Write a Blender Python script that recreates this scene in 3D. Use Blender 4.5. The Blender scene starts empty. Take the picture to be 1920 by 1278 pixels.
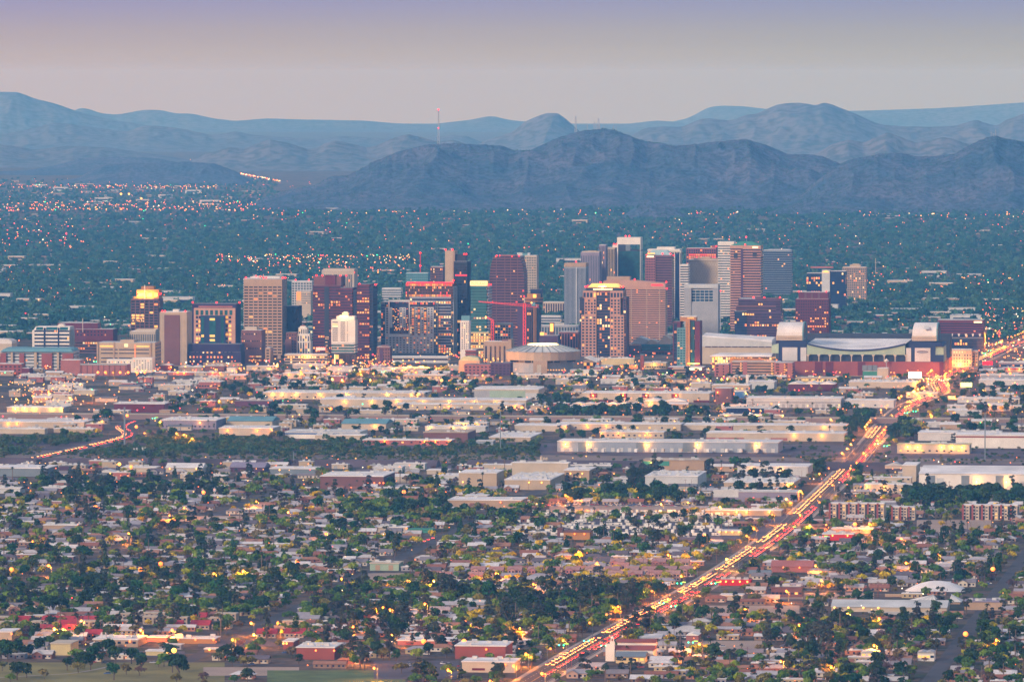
import bpy, math, random
import numpy as np
from mathutils import Vector, Matrix
random.seed(7); np.random.seed(7)
R=math.radians
SC=bpy.context.scene; COL=SC.collection
# ---------------- camera ----------------
FPX=14000.0; CH=380.0; HY=150.0        # focal length in photo pixels, camera height (m), horizon row
cd=bpy.data.cameras.new('camera'); cam=bpy.data.objects.new('camera',cd); COL.objects.link(cam); SC.camera=cam
cd.sensor_width=36.0; cd.lens=FPX/1920*36; cd.clip_start=10; cd.clip_end=200000
cam.location=(0,0,CH); cam.rotation_euler=(R(90)-math.atan((639-HY)/FPX),0,0)
# ---------------- sky ----------------
W=bpy.data.worlds.new('World'); SC.world=W; W.use_nodes=True
nt=W.node_tree; N=nt.nodes; L=nt.links
bg=N['Background']; bg.inputs[1].default_value=0.12
def nd(t,**k):
    n=N.new(t)
    for a,b in k.items(): setattr(n,a,b)
    return n
def mth(op,a,b=None,c=None,clamp=False):
    n=nd('ShaderNodeMath',operation=op,use_clamp=clamp)
    for i,v in enumerate((a,b,c)):
        if v is None: continue
        if isinstance(v,(int,float)): n.inputs[i].default_value=v
        else: L.new(v,n.inputs[i])
    return n.outputs[0]
def ramp(fac,stops):
    n=nd('ShaderNodeValToRGB'); cr=n.color_ramp
    while len(cr.elements)<len(stops): cr.elements.new(0.5)
    for e,(p,c) in zip(cr.elements,stops): e.position=p; e.color=(*c,1)
    L.new(fac,n.inputs[0]); return n.outputs[0]
def mixc(f,a,b,mode='MIX'):
    n=nd('ShaderNodeMix',data_type='RGBA',blend_type=mode)
    for s,v in (('Factor',f),('A',a),('B',b)):
        i=[q for q in n.inputs if q.name==s and q.enabled][0] if s=='Factor' else [q for q in n.inputs if q.name==s and q.type=='RGBA'][0]
        if isinstance(v,(int,float)): i.default_value=v
        elif isinstance(v,tuple): i.default_value=(*v,1)
        else: L.new(v,i)
    return [o for o in n.outputs if o.type=='RGBA'][0]
tc=nd('ShaderNodeTexCoord'); sx=nd('ShaderNodeSeparateXYZ'); L.new(tc.outputs['Generated'],sx.inputs[0])
zc=mth('MAXIMUM',sx.outputs[2],0.0)
cx=nd('ShaderNodeCombineXYZ'); L.new(sx.outputs[0],cx.inputs[0]); L.new(sx.outputs[1],cx.inputs[1]); L.new(zc,cx.inputs[2])
nz=nd('ShaderNodeVectorMath',operation='NORMALIZE'); L.new(cx.outputs[0],nz.inputs[0])
sky=nd('ShaderNodeTexSky',sky_type='NISHITA',sun_disc=False,sun_elevation=R(6),sun_rotation=R(245),air_density=1.2,dust_density=1.5)
L.new(nz.outputs[0],sky.inputs[0])
zz=mth('POWER',zc,0.30)     # stretches the low sky
def el(deg): return math.sin(R(deg))**0.30
gr=ramp(zz,[(0.0,(.57,.53,.41)),(el(.08),(.57,.53,.43)),(el(.2),(.545,.515,.475)),(el(.38),(.465,.46,.52)),(el(.65),(.32,.365,.65)),(el(4),(.33,.35,.52)),(el(20),(.40,.46,.62)),(1.0,(.47,.57,.82))])
# evening pink towards the west, cooler blue towards the east
az=mth('MULTIPLY_ADD',sx.outputs[0],-9.0,0.35,True)
gr=mixc(mth('MULTIPLY',az,0.5),gr,mixc(1.0,gr,(1.28,.93,1.02),'MULTIPLY'))
az2=mth('MULTIPLY_ADD',sx.outputs[0],7.0,0.0,True)
gr=mixc(mth('MULTIPLY',az2,0.5),gr,mixc(1.0,gr,(.80,.97,1.0),'MULTIPLY'))
# afterglow behind and to the west of the viewer
gl=mth('MULTIPLY_ADD',sx.outputs[0],-0.62,mth('MULTIPLY',sx.outputs[1],-0.55)); gl=mth('MULTIPLY',mth('POWER',mth('MAXIMUM',gl,0.0),1.5),mth('SUBTRACT',1.0,mth('POWER',zc,0.6)))
gr=mixc(1.0,gr,mixc(gl,(0.,0.,0.),(1.9,1.15,.72)),'ADD')
mul=mixc(1.0,gr,(2.9,2.9,2.9),'MULTIPLY')
L.new(mixc(1.0,mixc(1.0,sky.outputs[0],(.22,.22,.22),'MULTIPLY'),mul,'ADD'),bg.inputs[0])
# ---------------- sun: soft afterglow from the west-south-west ----------------
sl=bpy.data.lights.new('sun','SUN'); so=bpy.data.objects.new('sun',sl); COL.objects.link(so)
sl.energy=1.5; sl.color=(1.0,.83,.70); sl.angle=R(10); so.rotation_euler=(R(68),0,R(245-360+40)); so['kind']='helper'
so.rotation_euler=Vector((math.sin(R(44)),math.cos(R(44)),-0.40)).to_track_quat('-Z','Y').to_euler()
SC.view_settings.view_transform='Standard'; SC.view_settings.look='None'; SC.view_settings.gamma=1; SC.view_settings.exposure=1.12
SC.view_settings.use_curve_mapping=False
cy=SC.cycles; cy.max_bounces=4; cy.diffuse_bounces=1; cy.glossy_bounces=2; cy.transmission_bounces=2; cy.volume_bounces=1; cy.transparent_max_bounces=4
cy.use_denoising=True; cy.denoiser='OPENIMAGEDENOISE'; cy.denoising_input_passes='RGB_ALBEDO_NORMAL'; cy.caustics_reflective=False; cy.caustics_refractive=False
cy.sample_clamp_indirect=3.0; cy.use_adaptive_sampling=True; cy.adaptive_threshold=0.01; cy.pixel_filter_type='BLACKMAN_HARRIS'; cy.filter_width=1.5
# ---------------- placing ----------------
TH=math.atan(0.117); EV=(math.cos(TH),-math.sin(TH)); NV=(math.sin(TH),math.cos(TH)); ORG=(13.,4716.)
def sc_(y): return (y-HY)/CH                       # pixels per metre where the ground shows at row y
def P(x,y):                                        # ground point seen at photo pixel x,y
    s=sc_(y); return ((x-960)/s, FPX/s)
def UV(X,Y): dx=X-ORG[0]; dy=Y-ORG[1]; return dx*EV[0]+dy*EV[1], dx*NV[0]+dy*NV[1]
def XY(u,v): return ORG[0]+u*EV[0]+v*NV[0], ORG[1]+u*EV[1]+v*NV[1]
def PX(X,Y,Z=0.): return 960+X*FPX/Y, HY+(CH-Z)*FPX/Y
# ---------------- materials ----------------
MATS={}
def mat(name,c,rough=.85,var=0.0,ns=0.0,na=.25,metal=0.,emit=0.,ec=None,spec=.3,hue=None,coord='Object'):
    if name in MATS: return MATS[name]
    m=bpy.data.materials.new(name); m.use_nodes=True; t=m.node_tree; b=t.nodes['Principled BSDF']
    b.inputs['Base Color'].default_value=(*c,1); b.inputs['Roughness'].default_value=rough; b.inputs['Metallic'].default_value=metal
    b.inputs['Specular IOR Level'].default_value=spec
    last=None
    def mx(f,a,bb,mode='MIX'):
        n=t.nodes.new('ShaderNodeMix'); n.data_type='RGBA'; n.blend_type=mode
        fi=n.inputs[0]; A=n.inputs[6]; B=n.inputs[7]
        for i,v in ((fi,f),(A,a),(B,bb)):
            if isinstance(v,(int,float)): i.default_value=v
            elif isinstance(v,tuple): i.default_value=(*v,1)
            else: t.links.new(v,i)
        return n.outputs[2]
    cur=(c[0],c[1],c[2])
    if hue:       # list of alternative colours picked per object
        oi=t.nodes.new('ShaderNodeObjectInfo'); rp=t.nodes.new('ShaderNodeValToRGB'); rp.color_ramp.interpolation='CONSTANT' if len(hue)>3 else 'LINEAR'
        while len(rp.color_ramp.elements)<len(hue): rp.color_ramp.elements.new(.5)
        for i,(e,h) in enumerate(zip(rp.color_ramp.elements,hue)): e.position=i/len(hue) if len(hue)>3 else i/(max(1,len(hue)-1)); e.color=(*h,1)
        t.links.new(oi.outputs['Random'],rp.inputs[0]); cur=rp.outputs[0]
    if var:
        oi=t.nodes.new('ShaderNodeObjectInfo'); hs=t.nodes.new('ShaderNodeMapRange'); hs.inputs[3].default_value=1-var; hs.inputs[4].default_value=1+var
        mm=t.nodes.new('ShaderNodeMath'); mm.operation='FRACT'; m2=t.nodes.new('ShaderNodeMath'); m2.operation='MULTIPLY'; m2.inputs[1].default_value=7.31
        t.links.new(oi.outputs['Random'],m2.inputs[0]); t.links.new(m2.outputs[0],mm.inputs[0]); t.links.new(mm.outputs[0],hs.inputs[0])
        cc=t.nodes.new('ShaderNodeCombineColor'); [t.links.new(hs.outputs[0],cc.inputs[i]) for i in range(3)]
        cur=mx(1.0,cur,cc.outputs[0],'MULTIPLY')
    if ns:
        tcn=t.nodes.new('ShaderNodeTexCoord'); no=t.nodes.new('ShaderNodeTexNoise'); no.inputs['Scale'].default_value=ns; no.inputs['Detail'].default_value=3
        t.links.new(tcn.outputs[coord],no.inputs['Vector'])
        mr=t.nodes.new('ShaderNodeMapRange'); mr.inputs[1].default_value=.3; mr.inputs[2].default_value=.7; mr.inputs[3].default_value=1-na; mr.inputs[4].default_value=1+na
        t.links.new(no.outputs[0],mr.inputs[0]); cc=t.nodes.new('ShaderNodeCombineColor'); [t.links.new(mr.outputs[0],cc.inputs[i]) for i in range(3)]
        cur=mx(1.0,cur,cc.outputs[0],'MULTIPLY')
    if not isinstance(cur,tuple): t.links.new(cur,b.inputs['Base Color'])
    if emit:
        b.inputs['Emission Color'].default_value=(*(ec or c),1); b.inputs['Emission Strength'].default_value=emit
        m.cycles.emission_sampling='NONE'
    MATS[name]=m; return m
# ---------------- mesh building ----------------
BOXF=[(0,3,2,1),(4,5,6,7),(0,1,5,4),(1,2,6,5),(2,3,7,6),(3,0,4,7)]
class MB:
    def __init__(s): s.v=[]; s.f=[]; s.m=[]
    def poly(s,pts,mi=0):
        n=len(s.v); s.v+=[tuple(p) for p in pts]; s.f.append(tuple(range(n,n+len(pts)))); s.m.append(mi); return s
    def hexa(s,pts,mi=0):
        n=len(s.v); s.v+=[tuple(p) for p in pts]
        for f in BOXF: s.f.append(tuple(n+i for i in f)); s.m.append(mi)
        return s
    def box(s,x0,x1,y0,y1,z0,z1,mi=0):
        return s.hexa([(x0,y0,z0),(x1,y0,z0),(x1,y1,z0),(x0,y1,z0),(x0,y0,z1),(x1,y0,z1),(x1,y1,z1),(x0,y1,z1)],mi)
    def frus(s,x0,x1,y0,y1,z0,z1,ix,iy,mi=0):
        return s.hexa([(x0,y0,z0),(x1,y0,z0),(x1,y1,z0),(x0,y1,z0),(x0+ix,y0+iy,z1),(x1-ix,y0+iy,z1),(x1-ix,y1-iy,z1),(x0+ix,y1-iy,z1)],mi)
    def prism(s,pts,y0,y1,mi=0):      # outline in x,z extruded along y
        n=len(s.v); k=len(pts)
        s.v+=[(x,y0,z) for x,z in pts]+[(x,y1,z) for x,z in pts]
        s.f.append(tuple(range(n,n+k))); s.f.append(tuple(range(n+2*k-1,n+k-1,-1))); s.m+=[mi,mi]
        for i in range(k):
            j=(i+1)%k; s.f.append((n+j,n+i,n+k+i,n+k+j)); s.m.append(mi)
        return s
    def prismx(s,pts,x0,x1,mi=0):      # outline in y,z extruded along x
        n=len(s.v); k=len(pts)
        s.v+=[(x0,y,z) for y,z in pts]+[(x1,y,z) for y,z in pts]
        s.f.append(tuple(range(n+k-1,n-1,-1))); s.f.append(tuple(range(n+k,n+2*k))); s.m+=[mi,mi]
        for i in range(k):
            j=(i+1)%k; s.f.append((n+i,n+j,n+k+j,n+k+i)); s.m.append(mi)
        return s
    def cyl(s,cx,cy_,r,z0,z1,n=8,mi=0,r2=None,cap=True):
        r2=r if r2 is None else r2; b=len(s.v)
        for i in range(n):
            a=2*math.pi*i/n; s.v.append((cx+r*math.cos(a),cy_+r*math.sin(a),z0))
        for i in range(n):
            a=2*math.pi*i/n; s.v.append((cx+r2*math.cos(a),cy_+r2*math.sin(a),z1))
        for i in range(n):
            j=(i+1)%n; s.f.append((b+i,b+j,b+n+j,b+n+i)); s.m.append(mi)
        if cap: s.f.append(tuple(range(b+n,b+2*n))); s.m.append(mi); s.f.append(tuple(range(b+n-1,b-1,-1))); s.m.append(mi)
        return s
    def bar(s,a,b,w,mi=0):
        a=Vector(a); b=Vector(b); d=(b-a).normalized(); up=Vector((0,0,1)) if abs(d.z)<.9 else Vector((0,1,0)); p=d.cross(up).normalized()*w/2; q=d.cross(p).normalized()*w/2
        return s.hexa([a-p-q,a+p-q,a+p+q,a-p+q,b-p-q,b+p-q,b+p+q,b-p+q],mi)
    def octa(s,c,r,mi=0,rz=None):
        rz=rz or r; n=len(s.v); x,y,z=c
        s.v+=[(x-r,y,z),(x,y-r,z),(x+r,y,z),(x,y+r,z),(x,y,z+rz),(x,y,z-rz)]
        for i in range(4):
            j=(i+1)%4; s.f.append((n+i,n+j,n+4)); s.f.append((n+j,n+i,n+5)); s.m+=[mi,mi]
        return s
    def ball(s,c,r,mi=0,nu=8,nv=5):
        n=len(s.v); x,y,z=c
        for j in range(1,nv):
            p=math.pi*j/nv
            for i in range(nu): a=2*math.pi*i/nu; s.v.append((x+r*math.sin(p)*math.cos(a),y+r*math.sin(p)*math.sin(a),z+r*math.cos(p)))
        s.v+=[(x,y,z+r),(x,y,z-r)]; T=n+(nv-1)*nu
        for i in range(nu):
            k=(i+1)%nu; s.f.append((T,n+i,n+k)); s.f.append((T+1,n+(nv-2)*nu+k,n+(nv-2)*nu+i)); s.m+=[mi,mi]
            for j in range(nv-2): s.f.append((n+j*nu+i,n+(j+1)*nu+i,n+(j+1)*nu+k,n+j*nu+k)); s.m.append(mi)
        return s
    def mesh(s,name,mats):
        me=bpy.data.meshes.new(name); me.from_pydata(s.v,[],s.f)
        for m in mats: me.materials.append(m)
        if len(mats)>1: me.polygons.foreach_set('material_index',s.m)
        me.update(); return me
    def build(s,name,mats,parent=None,kind=None,label=None):
        if not s.f: return None
        if not isinstance(mats,(list,tuple)): mats=[mats]
        return ob(name,s.mesh(name,mats),parent,kind,label)
def ob(name,me,parent=None,kind=None,label=None):
    o=bpy.data.objects.new(name,me); COL.objects.link(o)
    if parent: o.parent=parent
    if kind: o['kind']=kind
    if label: o['label']=label
    return o
LABELS=set()
def tag(o,label,cat,group=None):
    assert label not in LABELS,label
    LABELS.add(label); o['label']=label; o['category']=cat
    if group: o['group']=group
    return o
def root(name,label,cat,X,Y,rz=None,group=None,z=0.):
    o=bpy.data.objects.new(name,None); COL.objects.link(o); o.location=(X,Y,z); o.rotation_euler=(0,0,-TH if rz is None else rz); o.empty_display_size=1
    if label: tag(o,label,cat,group)
    else:
        o['category']=cat
        if group: o['group']=group
    return o
# occupancy raster in street-grid coordinates (2 m cells)
RU0,RV0=-1100,-150; OCC=np.zeros((1250,4200),np.uint8)   # 1 solid, 2 keep mostly clear of trees
def occ(u0,u1,v0,v1,val=1):
    a=OCC[max(0,int((u0-RU0)/2)):max(0,int((u1-RU0)/2)+1),max(0,int((v0-RV0)/2)):max(0,int((v1-RV0)/2)+1)]
    np.maximum(a,val,out=a) if val==1 else a.__setitem__(a==0,val)
    if val==1: a[:]=1
def isocc(u,v):
    i=int((u-RU0)/2); j=int((v-RV0)/2)
    return int(OCC[i,j]) if 0<=i<OCC.shape[0] and 0<=j<OCC.shape[1] else 0
# ---------------- haze, ground, mountains ----------------
hb=MB().box(-11000,11000,-300,66000,-2,465)
hz=bpy.data.materials.new('haze_air'); hz.use_nodes=True; t=hz.node_tree; t.nodes.remove(t.nodes['Principled BSDF'])
pv=t.nodes.new('ShaderNodeVolumePrincipled'); pv.inputs['Color'].default_value=(.13,.45,1.0,1); pv.inputs['Absorption Color'].default_value=(1,1,1,1)
pv.inputs['Density'].default_value=2.9e-5; pv.inputs['Anisotropy'].default_value=0.0; t.links.new(pv.outputs[0],t.nodes['Material Output'].inputs['Volume'])
hb.build('haze',hz,kind='stuff')

def ground_mat():
    m=bpy.data.materials.new('ground_soil'); m.use_nodes=True; t=m.node_tree; b=t.nodes['Principled BSDF']; b.inputs['Roughness'].default_value=.95; b.inputs['Specular IOR Level'].default_value=.1
    g=t.nodes.new('ShaderNodeNewGeometry'); mp=t.nodes.new('ShaderNodeMapping'); mp.inputs['Rotation'].default_value=(0,0,TH); t.links.new(g.outputs['Position'],mp.inputs[0])
    def noise(s,d=4):
        n=t.nodes.new('ShaderNodeTexNoise'); n.inputs['Scale'].default_value=s; n.inputs['Detail'].default_value=d; t.links.new(mp.outputs[0],n.inputs['Vector']); return n.outputs[0]
    def rp(f,st):
        n=t.nodes.new('ShaderNodeValToRGB')
        while len(n.color_ramp.elements)<len(st): n.color_ramp.elements.new(.5)
        for e,(p,c) in zip(n.color_ramp.elements,st): e.position=p; e.color=(*c,1)
        t.links.new(f,n.inputs[0]); return n.outputs[0]
    vo=t.nodes.new('ShaderNodeTexVoronoi'); vo.distance='CHEBYCHEV'; vo.inputs['Scale'].default_value=.03; t.links.new(mp.outputs[0],vo.inputs['Vector'])
    se=t.nodes.new('ShaderNodeSeparateColor'); t.links.new(vo.outputs['Color'],se.inputs[0])
    a=rp(se.outputs[0],[(0,(.11,.075,.055)),(.35,(.16,.115,.085)),(.6,(.07,.06,.06)),(.8,(.05,.06,.03)),(1,(.19,.15,.12))])
    c=rp(noise(.12),[(.3,(.55,.55,.55)),(.7,(1.3,1.3,1.3))])
    mx=t.nodes.new('ShaderNodeMix'); mx.data_type='RGBA'; mx.blend_type='MULTIPLY'; mx.inputs[0].default_value=1; t.links.new(a,mx.inputs[6]); t.links.new(c,mx.inputs[7])
    t.links.new(mx.outputs[2],b.inputs['Base Color']); return m
MATS['ground']=ground_mat()
MB().poly([(-10500,-200,0),(10500,-200,0),(10500,65000,0),(-10500,65000,0)]).build('ground',MATS['ground'],kind='structure')

def vnoise(x,y,seed=0):
    xi=np.floor(x).astype(int); yi=np.floor(y).astype(int); xf=x-xi; yf=y-yi
    def h(a,b):
        n=(a*374761393+b*668265263+seed*1442695041)&0x7fffffff; n=((n^(n>>13))*1274126177)&0x7fffffff; return (n&0xffff)/65535.
    u=xf*xf*(3-2*xf); v=yf*yf*(3-2*yf)
    return (h(xi,yi)*(1-u)+h(xi+1,yi)*u)*(1-v)+(h(xi,yi+1)*(1-u)+h(xi+1,yi+1)*u)*v
def mountain_mat(name,c1,c2,sc):
    m=bpy.data.materials.new(name); m.use_nodes=True; t=m.node_tree; b=t.nodes['Principled BSDF']; b.inputs['Roughness'].default_value=.95; b.inputs['Specular IOR Level'].default_value=.05
    g=t.nodes.new('ShaderNodeNewGeometry')
    def rp(f,st):
        n=t.nodes.new('ShaderNodeValToRGB')
        for e,(p,c) in zip(n.color_ramp.elements,st): e.position=p; e.color=(*c,1)
        t.links.new(f,n.inputs[0]); return n.outputs[0]
    no=t.nodes.new('ShaderNodeTexNoise'); no.inputs['Scale'].default_value=sc; no.inputs['Detail'].default_value=6; no.inputs['Roughness'].default_value=.65; t.links.new(g.outputs['Position'],no.inputs['Vector'])
    n2=t.nodes.new('ShaderNodeTexNoise'); n2.inputs['Scale'].default_value=sc*14; n2.inputs['Detail'].default_value=3; t.links.new(g.outputs['Position'],n2.inputs['Vector'])
    a=rp(no.outputs[0],[(.36,c1),(.62,c2)]); c=rp(n2.outputs[0],[(.42,(.6,.66,.62)),(.55,(1.15,1.1,1.1))])
    mx=t.nodes.new('ShaderNodeMix'); mx.data_type='RGBA'; mx.blend_type='MULTIPLY'; mx.inputs[0].default_value=1; t.links.new(a,mx.inputs[6]); t.links.new(c,mx.inputs[7])
    t.links.new(mx.outputs[2],b.inputs['Base Color']); bp=t.nodes.new('ShaderNodeBump'); bp.inputs['Distance'].default_value=9; bp.inputs['Strength'].default_value=.9; t.links.new(n2.outputs[0],bp.inputs['Height']); t.links.new(bp.outputs[0],b.inputs['Normal']); MATS[name]=m; return m
M_ROCK=mountain_mat('desert_rock_hazed',(.04,.08,.14),(.10,.115,.18),.004); M_FAR=mountain_mat('far_rock_hazed',(.10,.125,.16),(.14,.15,.18),.0015)  # aerial haze put into the rock colours: near blued, far paled towards sky
MG=[]
def mountain(d,pts,front,back,nx=260,ny=60,amp=1.0,m=M_ROCK,seed=1,zb=-3.,wl=420.):
    xs=np.array([p[0] for p in pts],float); ys=np.array([p[1] for p in pts],float)
    px=np.linspace(xs[0],xs[-1],nx); py=np.interp(px,xs,ys)
    k=np.ones(5)/5; py[2:-2]=np.convolve(py,k,'same')[2:-2]
    jt=(vnoise(px/7.,px*0,seed+31)-.5)*1.6+(vnoise(px/2.6,px*0,seed+32)-.5)*.9; py=py+jt*min(1.,22600/d)*(.5+.5*(d<26000))
    H=np.maximum(CH-(py-HY)*d/FPX,0)
    X=(px-960)*d/FPX
    V=[];tt=np.concatenate([np.linspace(0,1,ny),1+np.linspace(0,1,ny//3)[1:]])
    G=np.zeros((len(tt),nx,3))
    for j,tj in enumerate(tt):
        if tj<=1:
            Y=d-front*(1-tj); s=tj
            prof=(0.30*s+0.70*s**1.9)
        else: s=2-tj; Y=d+back*(tj-1); prof=max(s,0)
        env=min(1,4*s*(1-s)) if tj<=1 else 0
        # spurs and gullies run downhill
        w=X+90*vnoise(X/500,np.full(nx,Y/600),seed+5)
        g1=np.abs(vnoise(w/wl,np.full(nx,Y/(wl*3.2)),seed)*2-1); g2=np.abs(vnoise(w/(wl*.34),np.full(nx,Y/(wl*1.1)),seed+1)*2-1); g3=vnoise(w/(wl*.1),np.full(nx,Y/(wl*.14)),seed+2)-.5; g4=np.abs(vnoise(w/(wl*.15),np.full(nx,Y/(wl*.5)),seed+7)*2-1)
        rel=(.55-g1)*.42+(.5-g2)*.28+(.5-g4)*.13
        Z=H*prof*(1+amp*env*rel*1.7)+amp*g3*12*min(1,H.max()/150)*(.25+.75*env)
        Z=np.where(H>0,Z,Z*0)+zb*(1-min(1,s*6))
        cap=CH-((py-HY)-0.6)*Y/FPX if tj<1 else None
        if cap is not None and env>0: Z=np.minimum(Z,CH-((py-HY)+ (1-tj)*6)*Y/FPX)
        G[j,:,0]=X*(Y/d if tj<=1 else 1); G[j,:,1]=Y; G[j,:,2]=np.maximum(Z,-4)
    nr=len(tt); idx=np.arange(nr*nx).reshape(nr,nx)
    F=np.stack([idx[:-1,:-1],idx[:-1,1:],idx[1:,1:],idx[1:,:-1]],-1).reshape(-1,4)
    me=bpy.data.meshes.new('mountain'); me.vertices.add(nr*nx); me.vertices.foreach_set('co',G.reshape(-1))
    me.loops.add(F.size); me.loops.foreach_set('vertex_index',F.reshape(-1)); me.polygons.add(len(F)); me.polygons.foreach_set('loop_start',np.arange(0,F.size,4)); me.polygons.foreach_set('loop_total',np.full(len(F),4))
    me.update(); me.validate(); me.materials.append(m); me.polygons.foreach_set('use_smooth',np.ones(len(F),bool))
    MG.append(G[:ny]); return ob('mountain',me,kind='structure')
mountain(22600,[(440,392),(470,382),(500,368),(530,360),(560,351),(585,349),(620,331),(655,328),(700,303),(750,283),(800,272),(830,269),(870,270),(900,271),(940,273),(962,281),(990,283),(1010,275),(1040,260),(1070,251),(1100,243),(1125,241),(1150,243),(1175,252),(1200,262),(1230,268),(1270,273),(1320,268),(1370,262),(1400,261),(1430,270),(1470,286),(1485,290),(1510,289),(1540,292),(1580,308),(1620,330),(1680,356),(1760,382)],1700,1500,nx=620,ny=110,seed=3)
mountain(21500,[(1440,388),(1500,366),(1530,340),(1560,318),(1590,300),(1640,290),(1690,286),(1720,294),(1760,292),(1790,288),(1820,270),(1850,258),(1865,253),(1885,260),(1920,266),(1990,282),(2080,300),(2160,340),(2260,380)],900,1200,nx=420,ny=90,seed=11)
mountain(20400,[(1170,402),(1185,392),(1205,383),(1225,381),(1245,384),(1270,394),(1290,403)],160,150,nx=80,ny=26,amp=.7,seed=21,wl=120)
mountain(20900,[(1440,398),(1480,384),(1530,372),(1585,362),(1610,370),(1640,366),(1680,384),(1720,396)],300,300,nx=120,ny=40,amp=.8,seed=23,wl=180)
mountain(27500,[(105,341),(150,332),(172,318),(195,308),(250,305),(310,306),(345,303),(400,306),(440,320),(462,333),(475,342)],700,800,nx=200,ny=50,amp=.6,seed=31)
mountain(30500,[(-60,330),(0,322),(60,318),(110,308),(150,297),(220,294),(290,296),(340,306),(400,325)],700,800,nx=160,ny=40,amp=.6,seed=33)
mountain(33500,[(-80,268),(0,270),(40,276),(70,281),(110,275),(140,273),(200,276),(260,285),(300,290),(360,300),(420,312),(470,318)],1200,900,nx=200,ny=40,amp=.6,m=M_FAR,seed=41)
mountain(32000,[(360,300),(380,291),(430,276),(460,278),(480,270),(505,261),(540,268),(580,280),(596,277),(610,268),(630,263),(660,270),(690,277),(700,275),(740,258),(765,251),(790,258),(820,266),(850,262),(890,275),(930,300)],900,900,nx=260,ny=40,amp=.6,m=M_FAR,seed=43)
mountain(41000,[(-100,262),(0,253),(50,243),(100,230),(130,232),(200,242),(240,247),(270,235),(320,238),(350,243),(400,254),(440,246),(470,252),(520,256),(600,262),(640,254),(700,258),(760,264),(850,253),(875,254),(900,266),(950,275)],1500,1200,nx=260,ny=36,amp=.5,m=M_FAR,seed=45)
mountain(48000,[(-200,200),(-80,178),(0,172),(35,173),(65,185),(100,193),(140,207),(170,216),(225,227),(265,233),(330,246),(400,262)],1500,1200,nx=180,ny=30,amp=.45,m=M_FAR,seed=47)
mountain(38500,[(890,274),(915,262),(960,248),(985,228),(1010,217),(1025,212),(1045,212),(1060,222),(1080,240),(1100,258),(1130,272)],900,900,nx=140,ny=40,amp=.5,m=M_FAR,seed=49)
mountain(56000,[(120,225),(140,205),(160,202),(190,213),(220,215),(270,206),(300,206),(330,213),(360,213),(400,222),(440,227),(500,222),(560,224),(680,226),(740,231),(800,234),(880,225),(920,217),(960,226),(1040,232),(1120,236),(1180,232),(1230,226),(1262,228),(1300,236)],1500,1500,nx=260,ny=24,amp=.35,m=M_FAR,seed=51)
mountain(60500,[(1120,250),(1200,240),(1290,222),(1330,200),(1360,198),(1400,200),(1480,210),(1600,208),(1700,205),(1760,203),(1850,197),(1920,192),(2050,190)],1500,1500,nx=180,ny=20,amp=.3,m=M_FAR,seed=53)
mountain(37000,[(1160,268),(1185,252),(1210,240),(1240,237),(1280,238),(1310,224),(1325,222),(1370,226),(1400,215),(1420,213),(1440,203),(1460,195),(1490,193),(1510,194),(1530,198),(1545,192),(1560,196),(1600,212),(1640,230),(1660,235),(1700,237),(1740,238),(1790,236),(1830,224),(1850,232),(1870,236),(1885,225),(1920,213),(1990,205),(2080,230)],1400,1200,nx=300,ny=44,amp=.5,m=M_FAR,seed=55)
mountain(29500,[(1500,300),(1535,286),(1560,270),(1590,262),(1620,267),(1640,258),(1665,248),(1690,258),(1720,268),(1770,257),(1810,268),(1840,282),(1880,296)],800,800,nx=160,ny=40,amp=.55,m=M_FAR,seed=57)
# ================= buildings =================
def FM(n,c,**k): return mat(n,c,**k)
C=dict(
 tan=(.38,.27,.19),beige=(.42,.33,.24),cream=(.47,.40,.32),white=(.68,.65,.61),pale=(.48,.50,.52),grey=(.33,.34,.37),steel=(.27,.31,.38),
 brown=(.16,.075,.075),maroon=(.12,.02,.035),purple=(.085,.04,.085),dkpurple=(.03,.02,.075),brick=(.26,.07,.06),pink=(.47,.27,.20),rose=(.32,.12,.11),
 roofw=(.66,.64,.64),roofg=(.45,.47,.48),roofd=(.16,.16,.18),navy=(.02,.03,.09),teal=(.03,.15,.17),green=(.05,.22,.17),sage=(.30,.40,.31),orange=(.42,.20,.07),
 blue=(.04,.13,.35),dark=(.035,.04,.06),asphalt=(.055,.05,.06),red=(.50,.02,.03),slate=(.16,.20,.24),violet=(.24,.21,.29),tealgrey=(.12,.27,.32),yellowish=(.55,.45,.24))
def M(k):
    if k in MATS: return MATS[k]
    if k.startswith('glass_'):
        g=dict(glass_navy=(.006,.018,.065),glass_black=(.010,.014,.026),glass_teal=(.01,.09,.10),glass_brown=(.035,.02,.03),glass_grey=(.06,.09,.13),glass_blue=(.02,.06,.12),glass_purple=(.045,.02,.05))[k]
        return mat(k,g,rough=.22,spec=.5,ns=.15,na=.35)
    return mat(k,C[k],ns=.035 if k.startswith('roof') else .08,na=.22 if k.startswith('roof') else .10)
M_LIT=[mat('lit_amber',(.8,.5,.2),emit=.55,ec=(1,.36,.02)),mat('lit_orange',(.8,.3,.1),emit=.5,ec=(1,.17,.01)),mat('lit_cream',(.8,.7,.5),emit=.5,ec=(1,.60,.18)),mat('lit_dim',(.4,.2,.1),emit=.2,ec=(1,.3,.03)),mat('lit_red',(.8,.1,.05),emit=.5,ec=(1,.03,.03))]
M_GOLD=mat('gold_glow',(.8,.5,.2),emit=.8,ec=(1,.40,.03)); M_WHITEGLOW=mat('white_glow',(.9,.8,.6),emit=1.3,ec=(1,.68,.25)); M_RED=mat('red_glow',(.8,.05,.05),emit=.7,ec=(1,.01,.03)); M_GREEN=mat('green_glow',(.05,.8,.4),emit=9,ec=(.02,1,.35))
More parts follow.
